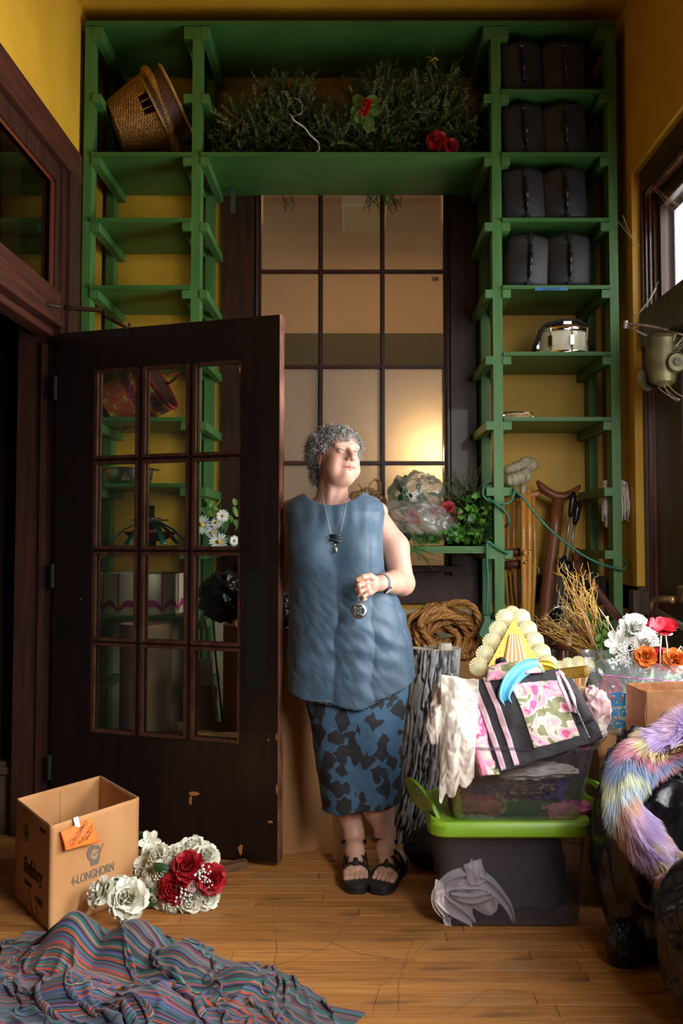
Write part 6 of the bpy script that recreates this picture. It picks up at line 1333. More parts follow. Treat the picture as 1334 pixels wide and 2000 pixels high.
G().tube([Vector(p) for p in path], rc0, 12).build('core', M('fur_backing', C(206, 180, 206), C(200, 190, 150), (9, 9, 9), rough=.9), t, True)
# ================= cardboard box, tag, flowers, cloth =================
t = thing('cardboard_box', 'open cardboard box with dark lettering on the floor by the door', 'box')
Fp, Lp, Rp = PZ(97, 1822), PZ(30, 1756), PZ(268, 1750); Bp = Lp+Rp-Fp; hb = .338
cdb = M('box_cardboard', C(196, 144, 92), C(178, 124, 74), (5, 5, 5), rough=.75, bump=.0008, bscale=(10, 10, 10)); up = Vector((0, 0, 1))
def face(A_, B_, la, lb_, fl_, name='box_side', **k):
    return qpatch(A_+up*(hb+la), B_+up*(hb+lb_), B_+up*.001, A_+up*.001, 24, 24, cdb, name, t, wr=.0006, wf=2, thick=.005, n_dir=(0, -1, 0), seed=k.get('seed', 1))
face(Fp, Rp, 0, .004, 0, seed=1); face(Lp, Fp, .008, 0, 0, seed=2); face(Lp, Bp, .008, .01, 0, seed=3); face(Bp, Rp, .01, .004, 0, seed=4)
G().add([tuple(p+up*.003) for p in (Fp, Rp, Bp, Lp)], [(0, 1, 2, 3)]).build('box_bottom', cdb, t)
G().tube([Lp.lerp(Bp, .5)+up*(hb)+Vector((0, -.004, 0)), Lp.lerp(Bp, .5)+up*.02+Vector((0, -.004, 0))], .0012, 4).build('crease', M('crease_dark', C(120, 80, 44), rough=.9), t)
inkg = M('faded_grey_print', C(110, 96, 82), rough=.8); inkd = M('dark_print', C(62, 44, 30), rough=.8)
top_f, top_r, top_l = Fp+up*hb, Rp+up*hb, Lp+up*hb
MF = lambda u, v, off=.006: on_plane(top_f, top_r, Fp, u, v, off)
text_mesh('lettering', '4-LONGHORN', .040, inkg, t, matrix=MF(.46, .60, .0034) @ Matrix.Rotation(R(0), 4, 'Z'), sx=.72, offset=.0008)
m_ = MF(.47, .41, .0032); wi = [(-.026, .028), (-.012, .034), (0, .030), (.014, .026), (.026, .020), (.022, .004), (.026, -.014), (.018, -.036), (-.014, -.036), (-.018, -.018), (-.03, -.004), (-.034, .012)]
G().prism(wi, 'z', 0, .0008, m_).build('state_emblem', inkg, t); g = G().lathe([(.001, .0012), (.017, .0012), (.017, .0009)], 30, m_); g.build('emblem_disc', M('emblem_card', C(190, 140, 90), rough=.8), t)
for r_ in (.0165, .011): G().lathe([(r_-.0012, .0016), (r_, .0016)], 30, m_).build('emblem_ring', inkg, t)
text_mesh('lettering', 'WISCONSIN', .0045, inkg, t, matrix=m_ @ Matrix.Translation((0, .004, .0018))); text_mesh('lettering', 'CHEESE', .0045, inkg, t, matrix=m_ @ Matrix.Translation((0, -.003, .0018)))
G().tube([m_ @ Vector((.020, -.006, .001)), m_ @ Vector((.040, .026, .001))], .0015, 5).build('emblem_stroke', inkg, t)
ML = lambda u, v, off=.0034: on_plane(top_l, top_f, Lp, u, v, off)
text_mesh('lettering', 'Shullsburg', .075, inkd, t, matrix=ML(.52, .56) @ Matrix.Rotation(R(0), 4, 'Z'), sx=.62, shear=.35, offset=.0012); text_mesh('lettering', 'CREAMERY', .020, inkd, t, matrix=ML(.40, .72), sx=.8); text_mesh('lettering', 'CHEESE', .030, inkd, t, matrix=ML(.72, .80), sx=.8); text_mesh('lettering', 'STORE AT', .018, inkd, t, matrix=ML(.80, .10), sx=.8)
m_ = ML(.33, .24); G().lathe([(.026, .001), (.029, .001)], 36, m_).build('emblem_ring', inkd, t); G().lathe([(.019, .001), (.021, .001)], 36, m_).build('emblem_ring', inkd, t); G().prism([(-.010, .008), (.010, .008), (.013, -.004), (0, -.014), (-.013, -.004)], 'z', 0, .001, m_).build('emblem_mark', inkd, t)
scrib(t, ML(.6, .85), [[(-.06, .03), (-.03, -.02), (0, -.04), (.03, -.03), (.02, -.0)]], .0012, 'flourish', inkd)
t = thing('orange_tag', 'orange paper tag with handwriting taped to the box rim', 'tag'); ta, tb, tc_, td = [MF(u, v, o) @ Vector((0, 0, 0)) for u, v, o in ((.07, .07, .014), (.40, .03, .014), (.45, .27, .032), (.09, .25, .028))]
qpatch(ta, tb, tc_, td, 20, 16, M('orange_paper', C(248, 126, 40), C(240, 110, 30), (10, 10, 10), rough=.7), 'tag_paper', t, bulge=.008, wr=.002, thick=.0008, n_dir=(0, -1, 0))
Mt = lambda u, v: on_plane(ta, tb, td, u, v, .016) @ Matrix.Rotation(R(32), 4, 'Z')
write(t, Mt(.12, .86), 'Costumes', .016, .0009, .72); write(t, Mt(.38, 1.0), 'Hats-wigs', .012, .0008, .68); write(t, Mt(.60, .93), 'masks', .012, .0008, .7); scrib(t, Mt(.14, .94), [[(0, 0), (.05, 0), (.10, .001)]], .0009)
t = thing('tape_strip', 'short white tape holding the orange tag', 'tape'); qpatch(MF(.215, -.012, .007) @ Vector(), MF(.27, -.018, .007) @ Vector(), MF(.27, .08, .02) @ Vector(), MF(.22, .09, .02) @ Vector(), 4, 6, M('white_tape', C(226, 220, 214), rough=.5), 'tape', t, thick=.0006)
# bouquet
grp = 'silk flowers of the floor bouquet'
t = thing('bouquet', 'silk bouquet of white blooms with three red roses on the floor', 'bouquet'); q = random.Random(77)
def bq(u, v, dy, r, mat, z, sd, nm='white_rose'): g = G(); rose(g, mt_at(P(u, v, 3.46+dy), z), r, sd); g.build(nm, mat, t, True)
ivory = M('ivory_petal', C(240, 238, 222), C(226, 222, 196), (30, 30, 30), rough=.6)
for k, (u, v, dy, r, z) in enumerate(((326, 1704, 0, .045, (-.3, -1, .3)), (336, 1678, .04, .042, (-.2, -1, .6)), (312, 1672, .05, .038, (-.5, -1, .6)), (372, 1756, -.04, .045, (.1, -1, -.1)), (402, 1750, -.02, .045, (.5, -1, -.1)), (308, 1748, 0, .045, (-.6, -1, 0)), (338, 1764, -.03, .040, (-.2, -1, -.3)), (352, 1672, .05, .05, (0, -.6, 1)), (376, 1660, .07, .05, (0, -.5, 1)), (400, 1674, .05, .048, (.4, -.8, .8)), (360, 1715, -.01, .045, (0, -1, .2)), (300, 1710, .04, .045, (-.9, -1, .3)), (392, 1770, -.0, .032, (.3, -1, -.4)))): bq(u, v, dy, r, ivory, z, k)
for k, (u, v, r, z) in enumerate(((367, 1692, .046, (.0, -1, .45)), (340, 1735, .048, (-.2, -1, .1)), (414, 1717, .046, (.7, -1, .15)))): bq(u, v, -.045, r, redm, z, k+30, 'red_rose')
bq(378, 1728, -.05, .022, M('blush_petal', C(236, 200, 200), rough=.6), (.1, -1, .2), 50, 'pink_bud')
g = G()
for c0 in ((388, 1712), (354, 1751), (396, 1700), (404, 1722), (362, 1745)):
    for k in range(12): p = P(c0[0]+q.gauss(0, 6), c0[1]+q.gauss(0, 6), 3.385+q.uniform(-.01, .01)); g.lathe([(.001, -.004), (.0045, 0), (.001, .004)], 6, Matrix.Translation(p))
g.build('tiny_buds', whitepet, t, True, kind='stuff'); blob('foam_core', P(355, 1715, 3.52), (.09, .08, .09), MATS['dark_leaf'], t, .02, 8, 2, 50, 36, base=.003)
for k, (u, v) in enumerate(((300, 1690), (296, 1735), (318, 1720), (350, 1700))): g = G(); leafm(g, Matrix.Translation(P(u, v, 3.44)) @ Euler((R(80), rnd_in(0, 3), rnd_in(-1, 1))).to_matrix().to_4x4(), .06, .02); g.build('leaf', MATS['dark_leaf'], t, True)
def loose(lab, u, v, Y, r, z, sd, kind_='rose'): return bloom(lab, u, v, Y, r, kind_, ivory, z, seed=sd, leaves=2, name='silk_rose')
loose('open ivory silk rose lying against the striped cloth', 250, 1755, 3.30, .058, (.1, -1, .6), 1)
loose('ivory silk rose bud between the box and the open rose', 232, 1738, 3.36, .045, (-.2, -.8, .9), 2)
loose('pale silk rose with long petals at the foot of the box', 196, 1742, 3.30, .045, (-.8, -.6, .8), 3)
loose('white orchid bloom behind the right corner of the box', 290, 1645, 3.66, .045, (.5, -1, .3), 4, 'lily')
loose('white silk bloom beside the right edge of the box', 284, 1700, 3.56, .045, (-.2, -1, .2), 5)
loose('white silk bloom low between the box and the bouquet', 284, 1742, 3.46, .042, (-.2, -1, 0), 6)
t = thing('white_bud_spray', 'small white buds on green stems by the box corner', 'flower'); g = G()
for k in range(5): rose(g, mt_at(P(286+5*k, 1668-2*k, 3.6), (.3, -1, .3)), .016, k)
g.build('petals', ivory, t, True); g = G()
for k in range(5): g.tube([P(286+3*k, 1672, 3.6), P(276+2*k, 1695, 3.6)], .002, 5)
g.build('stems', stemg, t, True)
t = thing('door_wedge', 'small brown wooden wedge on the floor by the door foot', 'wedge'); w0 = PZ(432, 1702); G().prism([(0, .001), (.10, .001), (.10, .032), (0, .026)], 'y', -.02, .02, Matrix.Translation(w0) @ Matrix.Rotation(R(22), 4, 'Z')).build('wedge_block', M('raw_brown_wood', C(120, 80, 48), C(90, 58, 34), (10, 60, 60), rough=.8), t)
# striped cloth by position-based relaxation
def smat():
    m = bpy.data.materials.new('striped_woven_cotton'); m.use_nodes = True; N = m.node_tree.nodes; L = m.node_tree.links; b = N['Principled BSDF']; b.inputs['Roughness'].default_value = .85; b.inputs['Sheen Weight'].default_value = .15
    tc = N.new('ShaderNodeTexCoord'); s = N.new('ShaderNodeSeparateXYZ'); L.new(tc.outputs['UV'], s.inputs[0])
    mu = N.new('ShaderNodeMath'); mu.operation = 'MULTIPLY'; mu.inputs[1].default_value = 240; L.new(s.outputs[1], mu.inputs[0])
    fl_ = N.new('ShaderNodeMath'); fl_.operation = 'FLOOR'; L.new(mu.outputs[0], fl_.inputs[0])
    wn_ = N.new('ShaderNodeTexWhiteNoise'); wn_.noise_dimensions = '1D'; L.new(fl_.outputs[0], wn_.inputs['W'])
    r = N.new('ShaderNodeValToRGB'); r.color_ramp.interpolation = 'CONSTANT'
    cols = [(0, C(30, 76, 76)), (.15, C(158, 62, 38)), (.29, C(68, 60, 104)), (.42, C(24, 22, 28)), (.55, C(54, 100, 98)), (.66, C(106, 46, 48)), (.76, C(88, 78, 126)), (.85, C(128, 116, 90)), (.90, C(46, 44, 48))]
    while len(r.color_ramp.elements) < len(cols): r.color_ramp.elements.new(.5)
    for e, (p, c) in zip(r.color_ramp.elements, cols): e.position = p; e.color = c
    L.new(wn_.outputs[0], r.inputs[0]); L.new(r.outputs[0], b.inputs['Base Color'])
    n = N.new('ShaderNodeTexNoise'); n.inputs['Scale'].default_value = 400; bp = N.new('ShaderNodeBump'); bp.inputs['Distance'].default_value = .001; L.new(tc.outputs['UV'], n.inputs['Vector']); L.new(n.outputs[0], bp.inputs['Height']); L.new(bp.outputs[0], b.inputs['Normal'])
    return m
smt = smat()
t = thing('striped_cloth', 'crumpled multicoloured striped woven cloth on the floor in front', 'cloth')
def outline(s): # centre line and half width of the heap along its length, metres
    x = -1.02+1.0*s; yc = 2.88-.45*s**1.5; hw = .36-.10*s; return x, yc, hw
nu, nv = 150, 100; Ls, Lt = 1.6, 1.0
s = np.linspace(0, 1, nu)[:, None]; v = np.linspace(-1, 1, nv)[None, :]
x, yc, hw = outline(s); 
X = np.stack([x+0*v+.07*fbm(s*3, v*2, 1, 1), yc+hw*v+.06*fbm(s*4, v*2, 2, 1), .12+.12*np.exp(-((s-.22)**2/.03+(v-.1)**2/.5))+.11*fbm(s*4.2+v*1.2, v*2.2-s*1.5, 3, 1)+0*v], -1)
BUM = [(-.84, 3.05, .14, .10), (-.66, 3.04, .12, .11), (-.78, 2.80, .07, .10), (-.50, 2.95, .09, .10), (-.32, 2.86, .06, .08), (-.55, 2.72, .06, .10), (-.6, 3.15, .05, .1)]
def gnd(X, X0):
    h = np.full(X.shape[:2], .006)
    for bx, by, bh, br in BUM: h = np.maximum(h, bh*np.exp(-((X[..., 0]-bx)**2+(X[..., 1]-by)**2)/(br*br)))
    m = X[..., 2] < h; X[..., 2] = np.where(m, h, X[..., 2])
    for k in (0, 1): X[..., k] = np.where(m, X[..., k]+(X0[..., k]-X[..., k])*.8, X[..., k])
    return X
# keep out of the box: clamp against its front planes
Xc = cloth(X, (Ls/(nu-1), Lt/(nv-1)), 110, gnd, grav=.0009, damp=.9, bend=1.)
U = np.stack(np.broadcast_arrays(s, (v+1)/2), -1).reshape(-1, 2)
o = npmesh('woven_cloth', Xc.reshape(-1, 3), gridfaces(nu, nv), smt, t, True, None, U); m_ = o.modifiers.new('thickness', 'SOLIDIFY'); m_.thickness = .003; m_ = o.modifiers.new('s', 'SUBSURF'); m_.levels = m_.render_levels = 1
# ================= the woman =================
YW = 3.86
wo = thing('person', 'woman with curly grey hair in blue sleeveless tunic leaning on the door edge', 'person', (.03, 3.78, 0))
def W(o):
    o.parent = wo; o.matrix_parent_inverse = Matrix.Translation((-.03, -3.78, 0)); return o
def npv(v): return np.array(v, np.float32)
skinm = mat_attr('skin', .48); nb = skinm.node_tree.nodes['Principled BSDF']; nb.inputs['Subsurface Weight'].default_value = .12; nb.inputs['Subsurface Radius'].default_value = (.010, .004, .002); nb.inputs['Subsurface Scale'].default_value = .6
SK = np.array([.56, .31, .22]); PK = np.array([.60, .25, .19]); LP = np.array([.38, .09, .085])
# ---- head frame ----
psi = R(34); th = R(9)
f0 = np.array([math.sin(psi), -math.cos(psi), 0]); l_ = np.array([math.cos(psi), math.sin(psi), 0]); u0 = np.array([0, 0, 1.])
f_ = f0*math.cos(th)+u0*math.sin(th); u_ = -f0*math.sin(th)+u0*math.cos(th)
rl_ = R(4); l_, u_ = l_*math.cos(rl_)+u_*math.sin(rl_)*-1, u_*math.cos(rl_)+l_*math.sin(rl_)
HB = np.stack([l_, f_, u_], 1)                      # columns: her left, forward, up
HC_ = np.array(P(658, 893, 3.84))
def toL(p): return (p-HC_.astype(np.float32)) @ HB.astype(np.float32)
def toW(q): return np.asarray(q) @ HB.T+HC_
def headsdf(q, eyes=True):
    d = s_ell(q, (0, -.014, .034), (.073, .090, .080))
    d = smin(d, s_ell(q, (0, .020, -.018), (.062, .066, .088)), .03)
    d = smin(d, s_ell(q, (0, .030, -.068), (.052, .046, .034)), .03)
    d = smin(d, s_ell(q, (0, .066, -.086), (.022, .018, .016)), .018)
    d = smin(d, s_ell(q, (0, .020, -.098), (.046, .048, .022)), .025)
    d = smin(d, s_ell(q, (0, .056, .046), (.052, .030, .034)), .025)
    for s in (-1, 1):
        d = smin(d, s_ell(q, (s*.040, .050, -.026), (.025, .026, .026)), .018)
        d = smin(d, s_ell(q, (s*.026, .074, .027), (.030, .012, .010)), .020)
        d = smin(d, s_ell(q, (s*.046, .040, -.060), (.025, .032, .027)), .02)
    d = smin(d, s_ell(q, (0, .062, -.056), (.030, .032, .028)), .018)
    for s in (-1, 1): d = smax(d, -s_ell(q, (s*.031, .094, .005), (.019, .016, .011)), .010)
    d = smin(d, s_cone(q, (0, .082, .020), (0, .108, -.020), .0075, .0105), .010)
    d = smin(d, s_ell(q, (0, .1070, -.0260), (.0105, .0110, .0095)), .006)
    for s in (-1, 1):
        d = smin(d, s_ell(q, (s*.0120, .0960, -.030), (.0070, .0100, .0066)), .006)
        d = smax(d, -s_ell(q, (s*.0068, .1035, -.0365), (.0036, .0055, .0035)), .003)
        # lids round the eyeball with an almond opening
        e = s_ell(q, (s*.0305, .0745, .0035), (.0150, .0150, .0135)); e = smax(e, -s_ell(q, (s*.0305, .094, .0022), (.0140, .020, .0048)), .0015); d = smin(d, e, .004)
        d = smin(d, s_cone(q, (s*.018, .0860, .0115), (s*.044, .0765, .009), .0018, .0014), .005)
    # lips
    for s in (-1, 1):
        d = smin(d, s_cone(q, (0, .0905, -.0560), (s*.027, .0800, -.0608), .0056, .0026), .004)
        d = smin(d, s_cone(q, (0, .0890, -.0665), (s*.025, .0800, -.0618), .0066, .0026), .004)
        d = smax(d, -s_cone(q, (0, .0960, -.0612), (s*.029, .0825, -.0612), .0013, .0013), .002)
    for s in (-1, 1): d = smax(d, -s_cone(q, (s*.0195, .0985, -.034), (s*.036, .0830, -.060), .0022, .0014), .007)
    d = smax(d, -s_ell(q, (0, .098, -.076), (.016, .008, .004)), .008)
    for s in (-1, 1):
        e = s_ell(q, (s*.0745, -.010, -.010), (.0075, .019, .031), np.array([[.94, .34*s, 0], [-.34*s, .94, 0], [0, 0, 1]])); e = smax(e, -s_ell(q, (s*.083, -.002, -.006), (.006, .010, .019)), .004); d = smin(d, e, .004)
    return d
def softu(p): return p
nk0 = toW((0, -.022, -.05)); nk1 = np.array(P(648, 985, 3.885)); nk2 = np.array(P(648, 1030, 3.89))
shL = np.array(P(738, 1000, 3.90)); shR = np.array(P(572, 1000, 3.93))
def upper(p):
    d = headsdf(toL(p))
    n = s_cone(p, nk0, nk1, .054, .062); d = smin(d, n, .022)
    d = smin(d, s_cone(p, nk1+[0, .0, -.055], shL, .056, .040), .05); d = smin(d, s_cone(p, nk1+[0, .0, -.055], shR, .058, .05), .05)
    d = smin(d, s_ell(p, nk2+[0, .0, -.02], (.15, .095, .075)), .04)
    for s in (-1, 1): d = smin(d, s_cone(p, toW((s*.03, .01, -.075)), nk1+[s*.012, -.058, -.012], .010, .006), .02)
    d = smin(d, s_cone(p, nk1+[.015, -.056, -.028], shL+[-.03, -.03, .02], .009, .010), .02); d = smin(d, s_cone(p, nk1+[-.015, -.056, -.028], shR+[.03, -.03, .02], .009, .010), .02)
    return d
lo = HC_+[-.13, -.135, -.125]; hi = HC_+[.13, .135, .125]
Vh, Fh = snet(upper, lo, hi, .00215)
lo2 = np.array([shR[0]-.06, 3.76, nk1[2]-.16]); hi2 = np.array([shL[0]+.06, 4.02, HC_[2]-.118])
def cutbox(f, zc, sign): return f
Vn, Fn = snet(upper, lo2, hi2, .005)
# ---- left arm and hand (image right) ----
S0 = np.array(P(744, 1003, 3.90)); EL = np.array(P(785, 1136, 3.88)); WR = np.array(P(743, 1139, 3.665))
Mi = (S0+EL)/2+np.array([.012, 0, 0])
fing = []
def PP(u, v, Y): return np.array(P(u, v, Y))
HN = dict(index=[PP(716, 1128, 3.628), PP(703, 1132, 3.612), PP(698, 1139, 3.624), PP(705, 1141, 3.640)],
    middle=[PP(714, 1138, 3.620), PP(701, 1143, 3.604), PP(697, 1151, 3.620), PP(704, 1153, 3.640)],
    ring=[PP(715, 1149, 3.620), PP(704, 1155, 3.606), PP(701, 1162, 3.620), PP(708, 1163, 3.640)],
    little=[PP(719, 1158, 3.626), PP(710, 1165, 3.614), PP(708, 1170, 3.626), PP(714, 1170, 3.642)])
FR = dict(index=(.0108, .0098, .009, .0078), middle=(.0108, .0098, .009, .0078), ring=(.0102, .0092, .0085, .0074), little=(.0092, .0082, .0074, .0064))
TH = [PP(733, 1133, 3.645), PP(722, 1125, 3.618), PP(709, 1127, 3.600), PP(698, 1132, 3.596)]
def armf(p):
    d = s_chain(p, [S0+[-.05, .0, .006], Mi, EL+[0, 0, .0]], [.058, .055, .047], .02)
    d = smin(d, s_ell(p, EL+[.004, .006, -.012], (.044, .045, .042)), .02)
    d = smin(d, s_chain(p, [EL+[-.004, -.01, -.004], EL*.6+WR*.4+[0, 0, .0], EL*.15+WR*.85, WR], [.046, .044, .034, .0285], .015), .018)
    return d
def handf(p):
    d = smin(s_chain(p, [EL*.3+WR*.7, WR], [.037, .0285], .01), s_cone(p, WR, PP(731, 1141, 3.65), .0265, .026), .015)
    d = smin(d, s_ell(p, PP(722, 1144, 3.642), (.026, .024, .037)), .012)
    h = None
    for k in HN: e = s_chain(p, HN[k], FR[k], .003); h = e if h is None else np.minimum(h, e)
    d = smin(d, h, .0045)
    for k in HN: d = smin(d, s_ell(p, HN[k][0]+[.004, -.001, .002], (.0115, .0105, .0105)), .005)
    d = smin(d, s_chain(p, TH, [.0155, .0125, .0105, .0085], .004), .004)
    return d
Va, Fa = snet(armf, np.minimum(S0, WR)-[.08, .07, .14], np.maximum(EL, S0)+[.08, .08, .07], .0045)
Vd, Fd = snet(handf, PP(742, 1180, 3.58)-[.10, .01, .0], PP(742, 1115, 3.71)+[.05, 0, .0], .0019)
# right arm going back behind the door, hand resting on the wide tube
RA = [shR+[.0, .0, 0], np.array([-.285, 3.975, 1.14]), np.array([-.34, 4.02, .99]), np.array([-.36, 4.06, .925])]
def rarm(p):
    d = s_chain(p, [RA[0], RA[1]], [.053, .045], .02); d = smin(d, s_chain(p, RA[1:], [.044, .034, .027], .02), .02)
    hnd = RA[3]+np.array([-.01, .03, -.02]); d = smin(d, s_ell(p, hnd, (.036, .044, .016)), .015)
    for i in range(4): d = smin(d, s_chain(p, [hnd+[-.028+.018*i, .03, 0], hnd+[-.034+.02*i, .065, -.004], hnd+[-.036+.021*i, .09, -.012]], [.009, .0085, .007], .003), .005)
    d = smin(d, s_chain(p, [hnd+[.03, .0, 0], hnd+[.05, .03, -.005], hnd+[.054, .055, -.01]], [.012, .010, .008], .003), .006); return d
Vr, Fr = snet(rarm, [-.45, 3.86, .86], [-.19, 4.2, 1.46], .005)
# ---- legs and feet ----
AA = np.array(P(691, 1640, 3.835)); AB = np.array(P(752, 1638, 3.80))
def foot(p, ank, heel, ball, toe, big):
    """ank ankle joint, heel/ball/toe on the footbed, big=+1 if the big toe lies towards +x"""
    d = s_chain(p, [ank+[0, 0, .02], ank, (ank+ball)/2+[0, 0, .012], ball], [.036, .037, .033, .024], .02)
    d = smin(d, s_ell(p, heel+[0, 0, .006], (.033, .036, .032)), .025)
    ax = (toe-ball); ax = ax/np.linalg.norm(ax); sd = np.array([-ax[1], ax[0], 0])*-1; sd = sd if sd[0] > 0 else -sd
    d = smin(d, s_cone(p, ball-sd*.024, ball+sd*.024, .019, .020), .02)
    for i in range(5):
        k = (i-2)*.0178*big; L = (.058, .054, .048, .041, .034)[4-i if big > 0 else 4-i]
        r = (.0085, .0088, .0090, .0095, .0130)[i]
        a = ball+sd*(k); b = a+ax*(.030+L*.45)+np.array([0, 0, -.006]); d = smin(d, s_chain(p, [a, (a+b)/2+[0, 0, .003], b], [r*1.05, r, r*.95], .003), .005)
    return d
SH = .030
FA = dict(ank=AA, heel=np.array([.0, 3.858, SH+.022]), ball=np.array([.004, 3.705, SH+.018]), toe=np.array([.006, 3.63, SH+.01]), big=-1)
FB = dict(ank=AB, heel=np.array([.160, 3.805, SH+.022]), ball=np.array([.118, 3.685, SH+.018]), toe=np.array([.094, 3.62, SH+.01]), big=1)
kA = np.array(P(668, 1500, 3.86)); kB = np.array(P(722, 1500, 3.80))
def legs(p):
    d = s_chain(p, [kA, kA*.45+AA*.55+[0, .02, 0], AA+[0, 0, .03]], [.062, .058, .037], .02)
    e = s_chain(p, [kB, kB*.45+AB*.55+[0, .02, 0], AB+[0, 0, .03]], [.062, .060, .037], .02)
    d = smin(d, foot(p, **FA), .015); e = smin(e, foot(p, **FB), .015); return np.minimum(d, e)
Vl, Fl = snet(legs, [-.12, 3.585, .02], [.23, 3.96, .44], .0033)
def inner(p):
    d = s_ell(p, np.array(P(656, 1110, 3.87)), (.15, .10, .20)); d = smin(d, s_ell(p, np.array(P(670, 1260, 3.86)), (.19, .12, .17)), .05)
    d = smin(d, s_cone(p, np.array(P(668, 1350, 3.86)), kA, .095, .064), .04); return smin(d, s_cone(p, np.array(P(722, 1350, 3.84)), kB, .095, .064), .03)
Vi, Fi = snet(inner, [-.26, 3.70, .34], [.26, 4.02, 1.42], .008)
Vb, Fb = joinm([(Vi, Fi), (Vh, Fh), (Vn, Fn), (Va, Fa), (Vd, Fd), (Vr, Fr), (Vl, Fl)])
q = (Vb-HC_) @ HB; cl = np.tile(SK, (len(Vb), 1)); cl *= (1+.06*fbm(Vb[:, 0]*40, Vb[:, 1]*40, Vb[:, 2]*40, 3))[:, None]
def blend(m, c):
    global cl
    m = np.clip(m, 0, 1)[:, None]; cl = cl*(1-m)+np.array(c)*m
g3 = lambda c, r: np.exp(-(((q-np.array(c))/np.array(r))**2).sum(1))
for s in (-1, 1): blend(.55*g3((s*.042, .065, -.026), (.022, .03, .018)), PK)
blend(.6*g3((0, .108, -.028), (.014, .014, .012)), PK); blend(.35*g3((0, .08, .03), (.012, .02, .014)), PK)
blend(1.3*np.clip(1-np.abs(q[:, 2]+.0612-(.0008)-.02*np.abs(q[:, 0])*0)/(.0092-.20*np.abs(q[:, 0])+1e-6), 0, 1)*(np.abs(q[:, 0]) < .0285)*(q[:, 1] > .073), LP)
for s in (-1, 1):
    bx = (q[:, 0]*s-.030)/.021; by_ = (q[:, 2]-(.0235-.006*bx*bx))/.0035; blend(.6*np.exp(-bx**4-by_**2)*(q[:, 1] > .055), (.30, .24, .20))
    blend(.6*np.exp(-((q[:, 0]*s-.0305)/.016)**4-((q[:, 2]-.0092)/.0022)**2)*(q[:, 1] > .07), (.26, .13, .10))
    blend(.5*g3((s*.076, -.008, -.012), (.012, .03, .04)), PK)
dh = np.linalg.norm(Vb-PP(710, 1148, 3.61), axis=1); blend(.4*np.exp(-(dh/.035)**2), PK)
W(npmesh('body', Vb, Fb, skinm, None, True, np.clip(cl, 0, 1)))
# eyes
for s in (-1, 1):
    n = 40; th_ = np.linspace(0, np.pi, 26)[:, None]; ph = np.linspace(0, 2*np.pi, n, endpoint=False)[None, :]
    d = np.stack([np.sin(th_)*np.cos(ph), np.sin(th_)*np.sin(ph), np.cos(th_)+0*ph], -1).reshape(-1, 3)
    gz = np.array([.12, .97, .16]); gz /= np.linalg.norm(gz); zc = d[:, 2:3]; e1 = np.array([1, 0, 0]); e1 = e1-gz*(e1@gz); e1 /= np.linalg.norm(e1); e2 = np.cross(gz, e1)
    dd = d[:, 0:1]*e1+d[:, 1:2]*e2+d[:, 2:3]*gz; ang = np.degrees(np.arccos(np.clip(d[:, 2], -1, 1)))
    c = np.where(ang[:, None] < 11, (.01, .01, .012), np.where(ang[:, None] < 27, (.06, .085, .09), (.40, .36, .33)))
    W(npmesh('eye', toW(np.array([s*.0305, .0745, .0035])+dd*.0128), gridfaces(26, n), mat_attr('eye_surface', .12), None, True, c))
# ---- hair ----
rg = np.random.default_rng(5)
def capf(p):
    q = toL(p); d = s_ell(q, (0, -.020, .036), (.083, .098, .085)); d = smin(d, s_ell(q, (0, -.060, -.045), (.056, .040, .052)), .03)
    d = d+.004*np.sin(q[..., 0]*190+2*np.sin(q[..., 2]*120))*np.sin(q[..., 1]*170+1)*np.sin(q[..., 2]*180)
    cut = smin(s_ell(q, (0, .100, -.035), (.078, .075, .100)), s_ell(q, (0, .055, -.06), (.12, .052, .075)), .02); return smax(d, -cut, .006)
Vc, Fc = snet(capf, HC_-[.12, .13, .13], HC_+[.13, .14, .14], .004)
hairm = mat_attr('grey_hair', .7)
hb_ = npmesh('hair', Vc, Fc, hairm, None, True, np.tile([.17, .165, .16], (len(Vc), 1))); W(hb_)
nC = 4200; nS = 11; roots = []; 
while len(roots) < nC:
    d = rg.normal(size=3); d /= np.linalg.norm(d); r = np.array([.086, .098, .088])*rg.uniform(.95, 1.04); p = np.array([0, -.024, .038])+d*r
    if rg.random() < .16: d = np.array([rg.normal()*.7, -abs(rg.normal()), rg.normal()*.6]); d /= np.linalg.norm(d); p = np.array([0, -.062, -.045])+d*np.array([.058, .040, .052])
    face = (p[1] > .036 and p[2] < .050) or (p[1] > .016 and p[2] < .0) or (abs(p[0]) > .05 and p[1] > -.022 and p[2] < .022) or (p[1] > -.02 and p[2] < -.02)
    if face or p[2] < -.105: continue
    roots.append((p, d))
V = []; Fc_ = []; cc = []
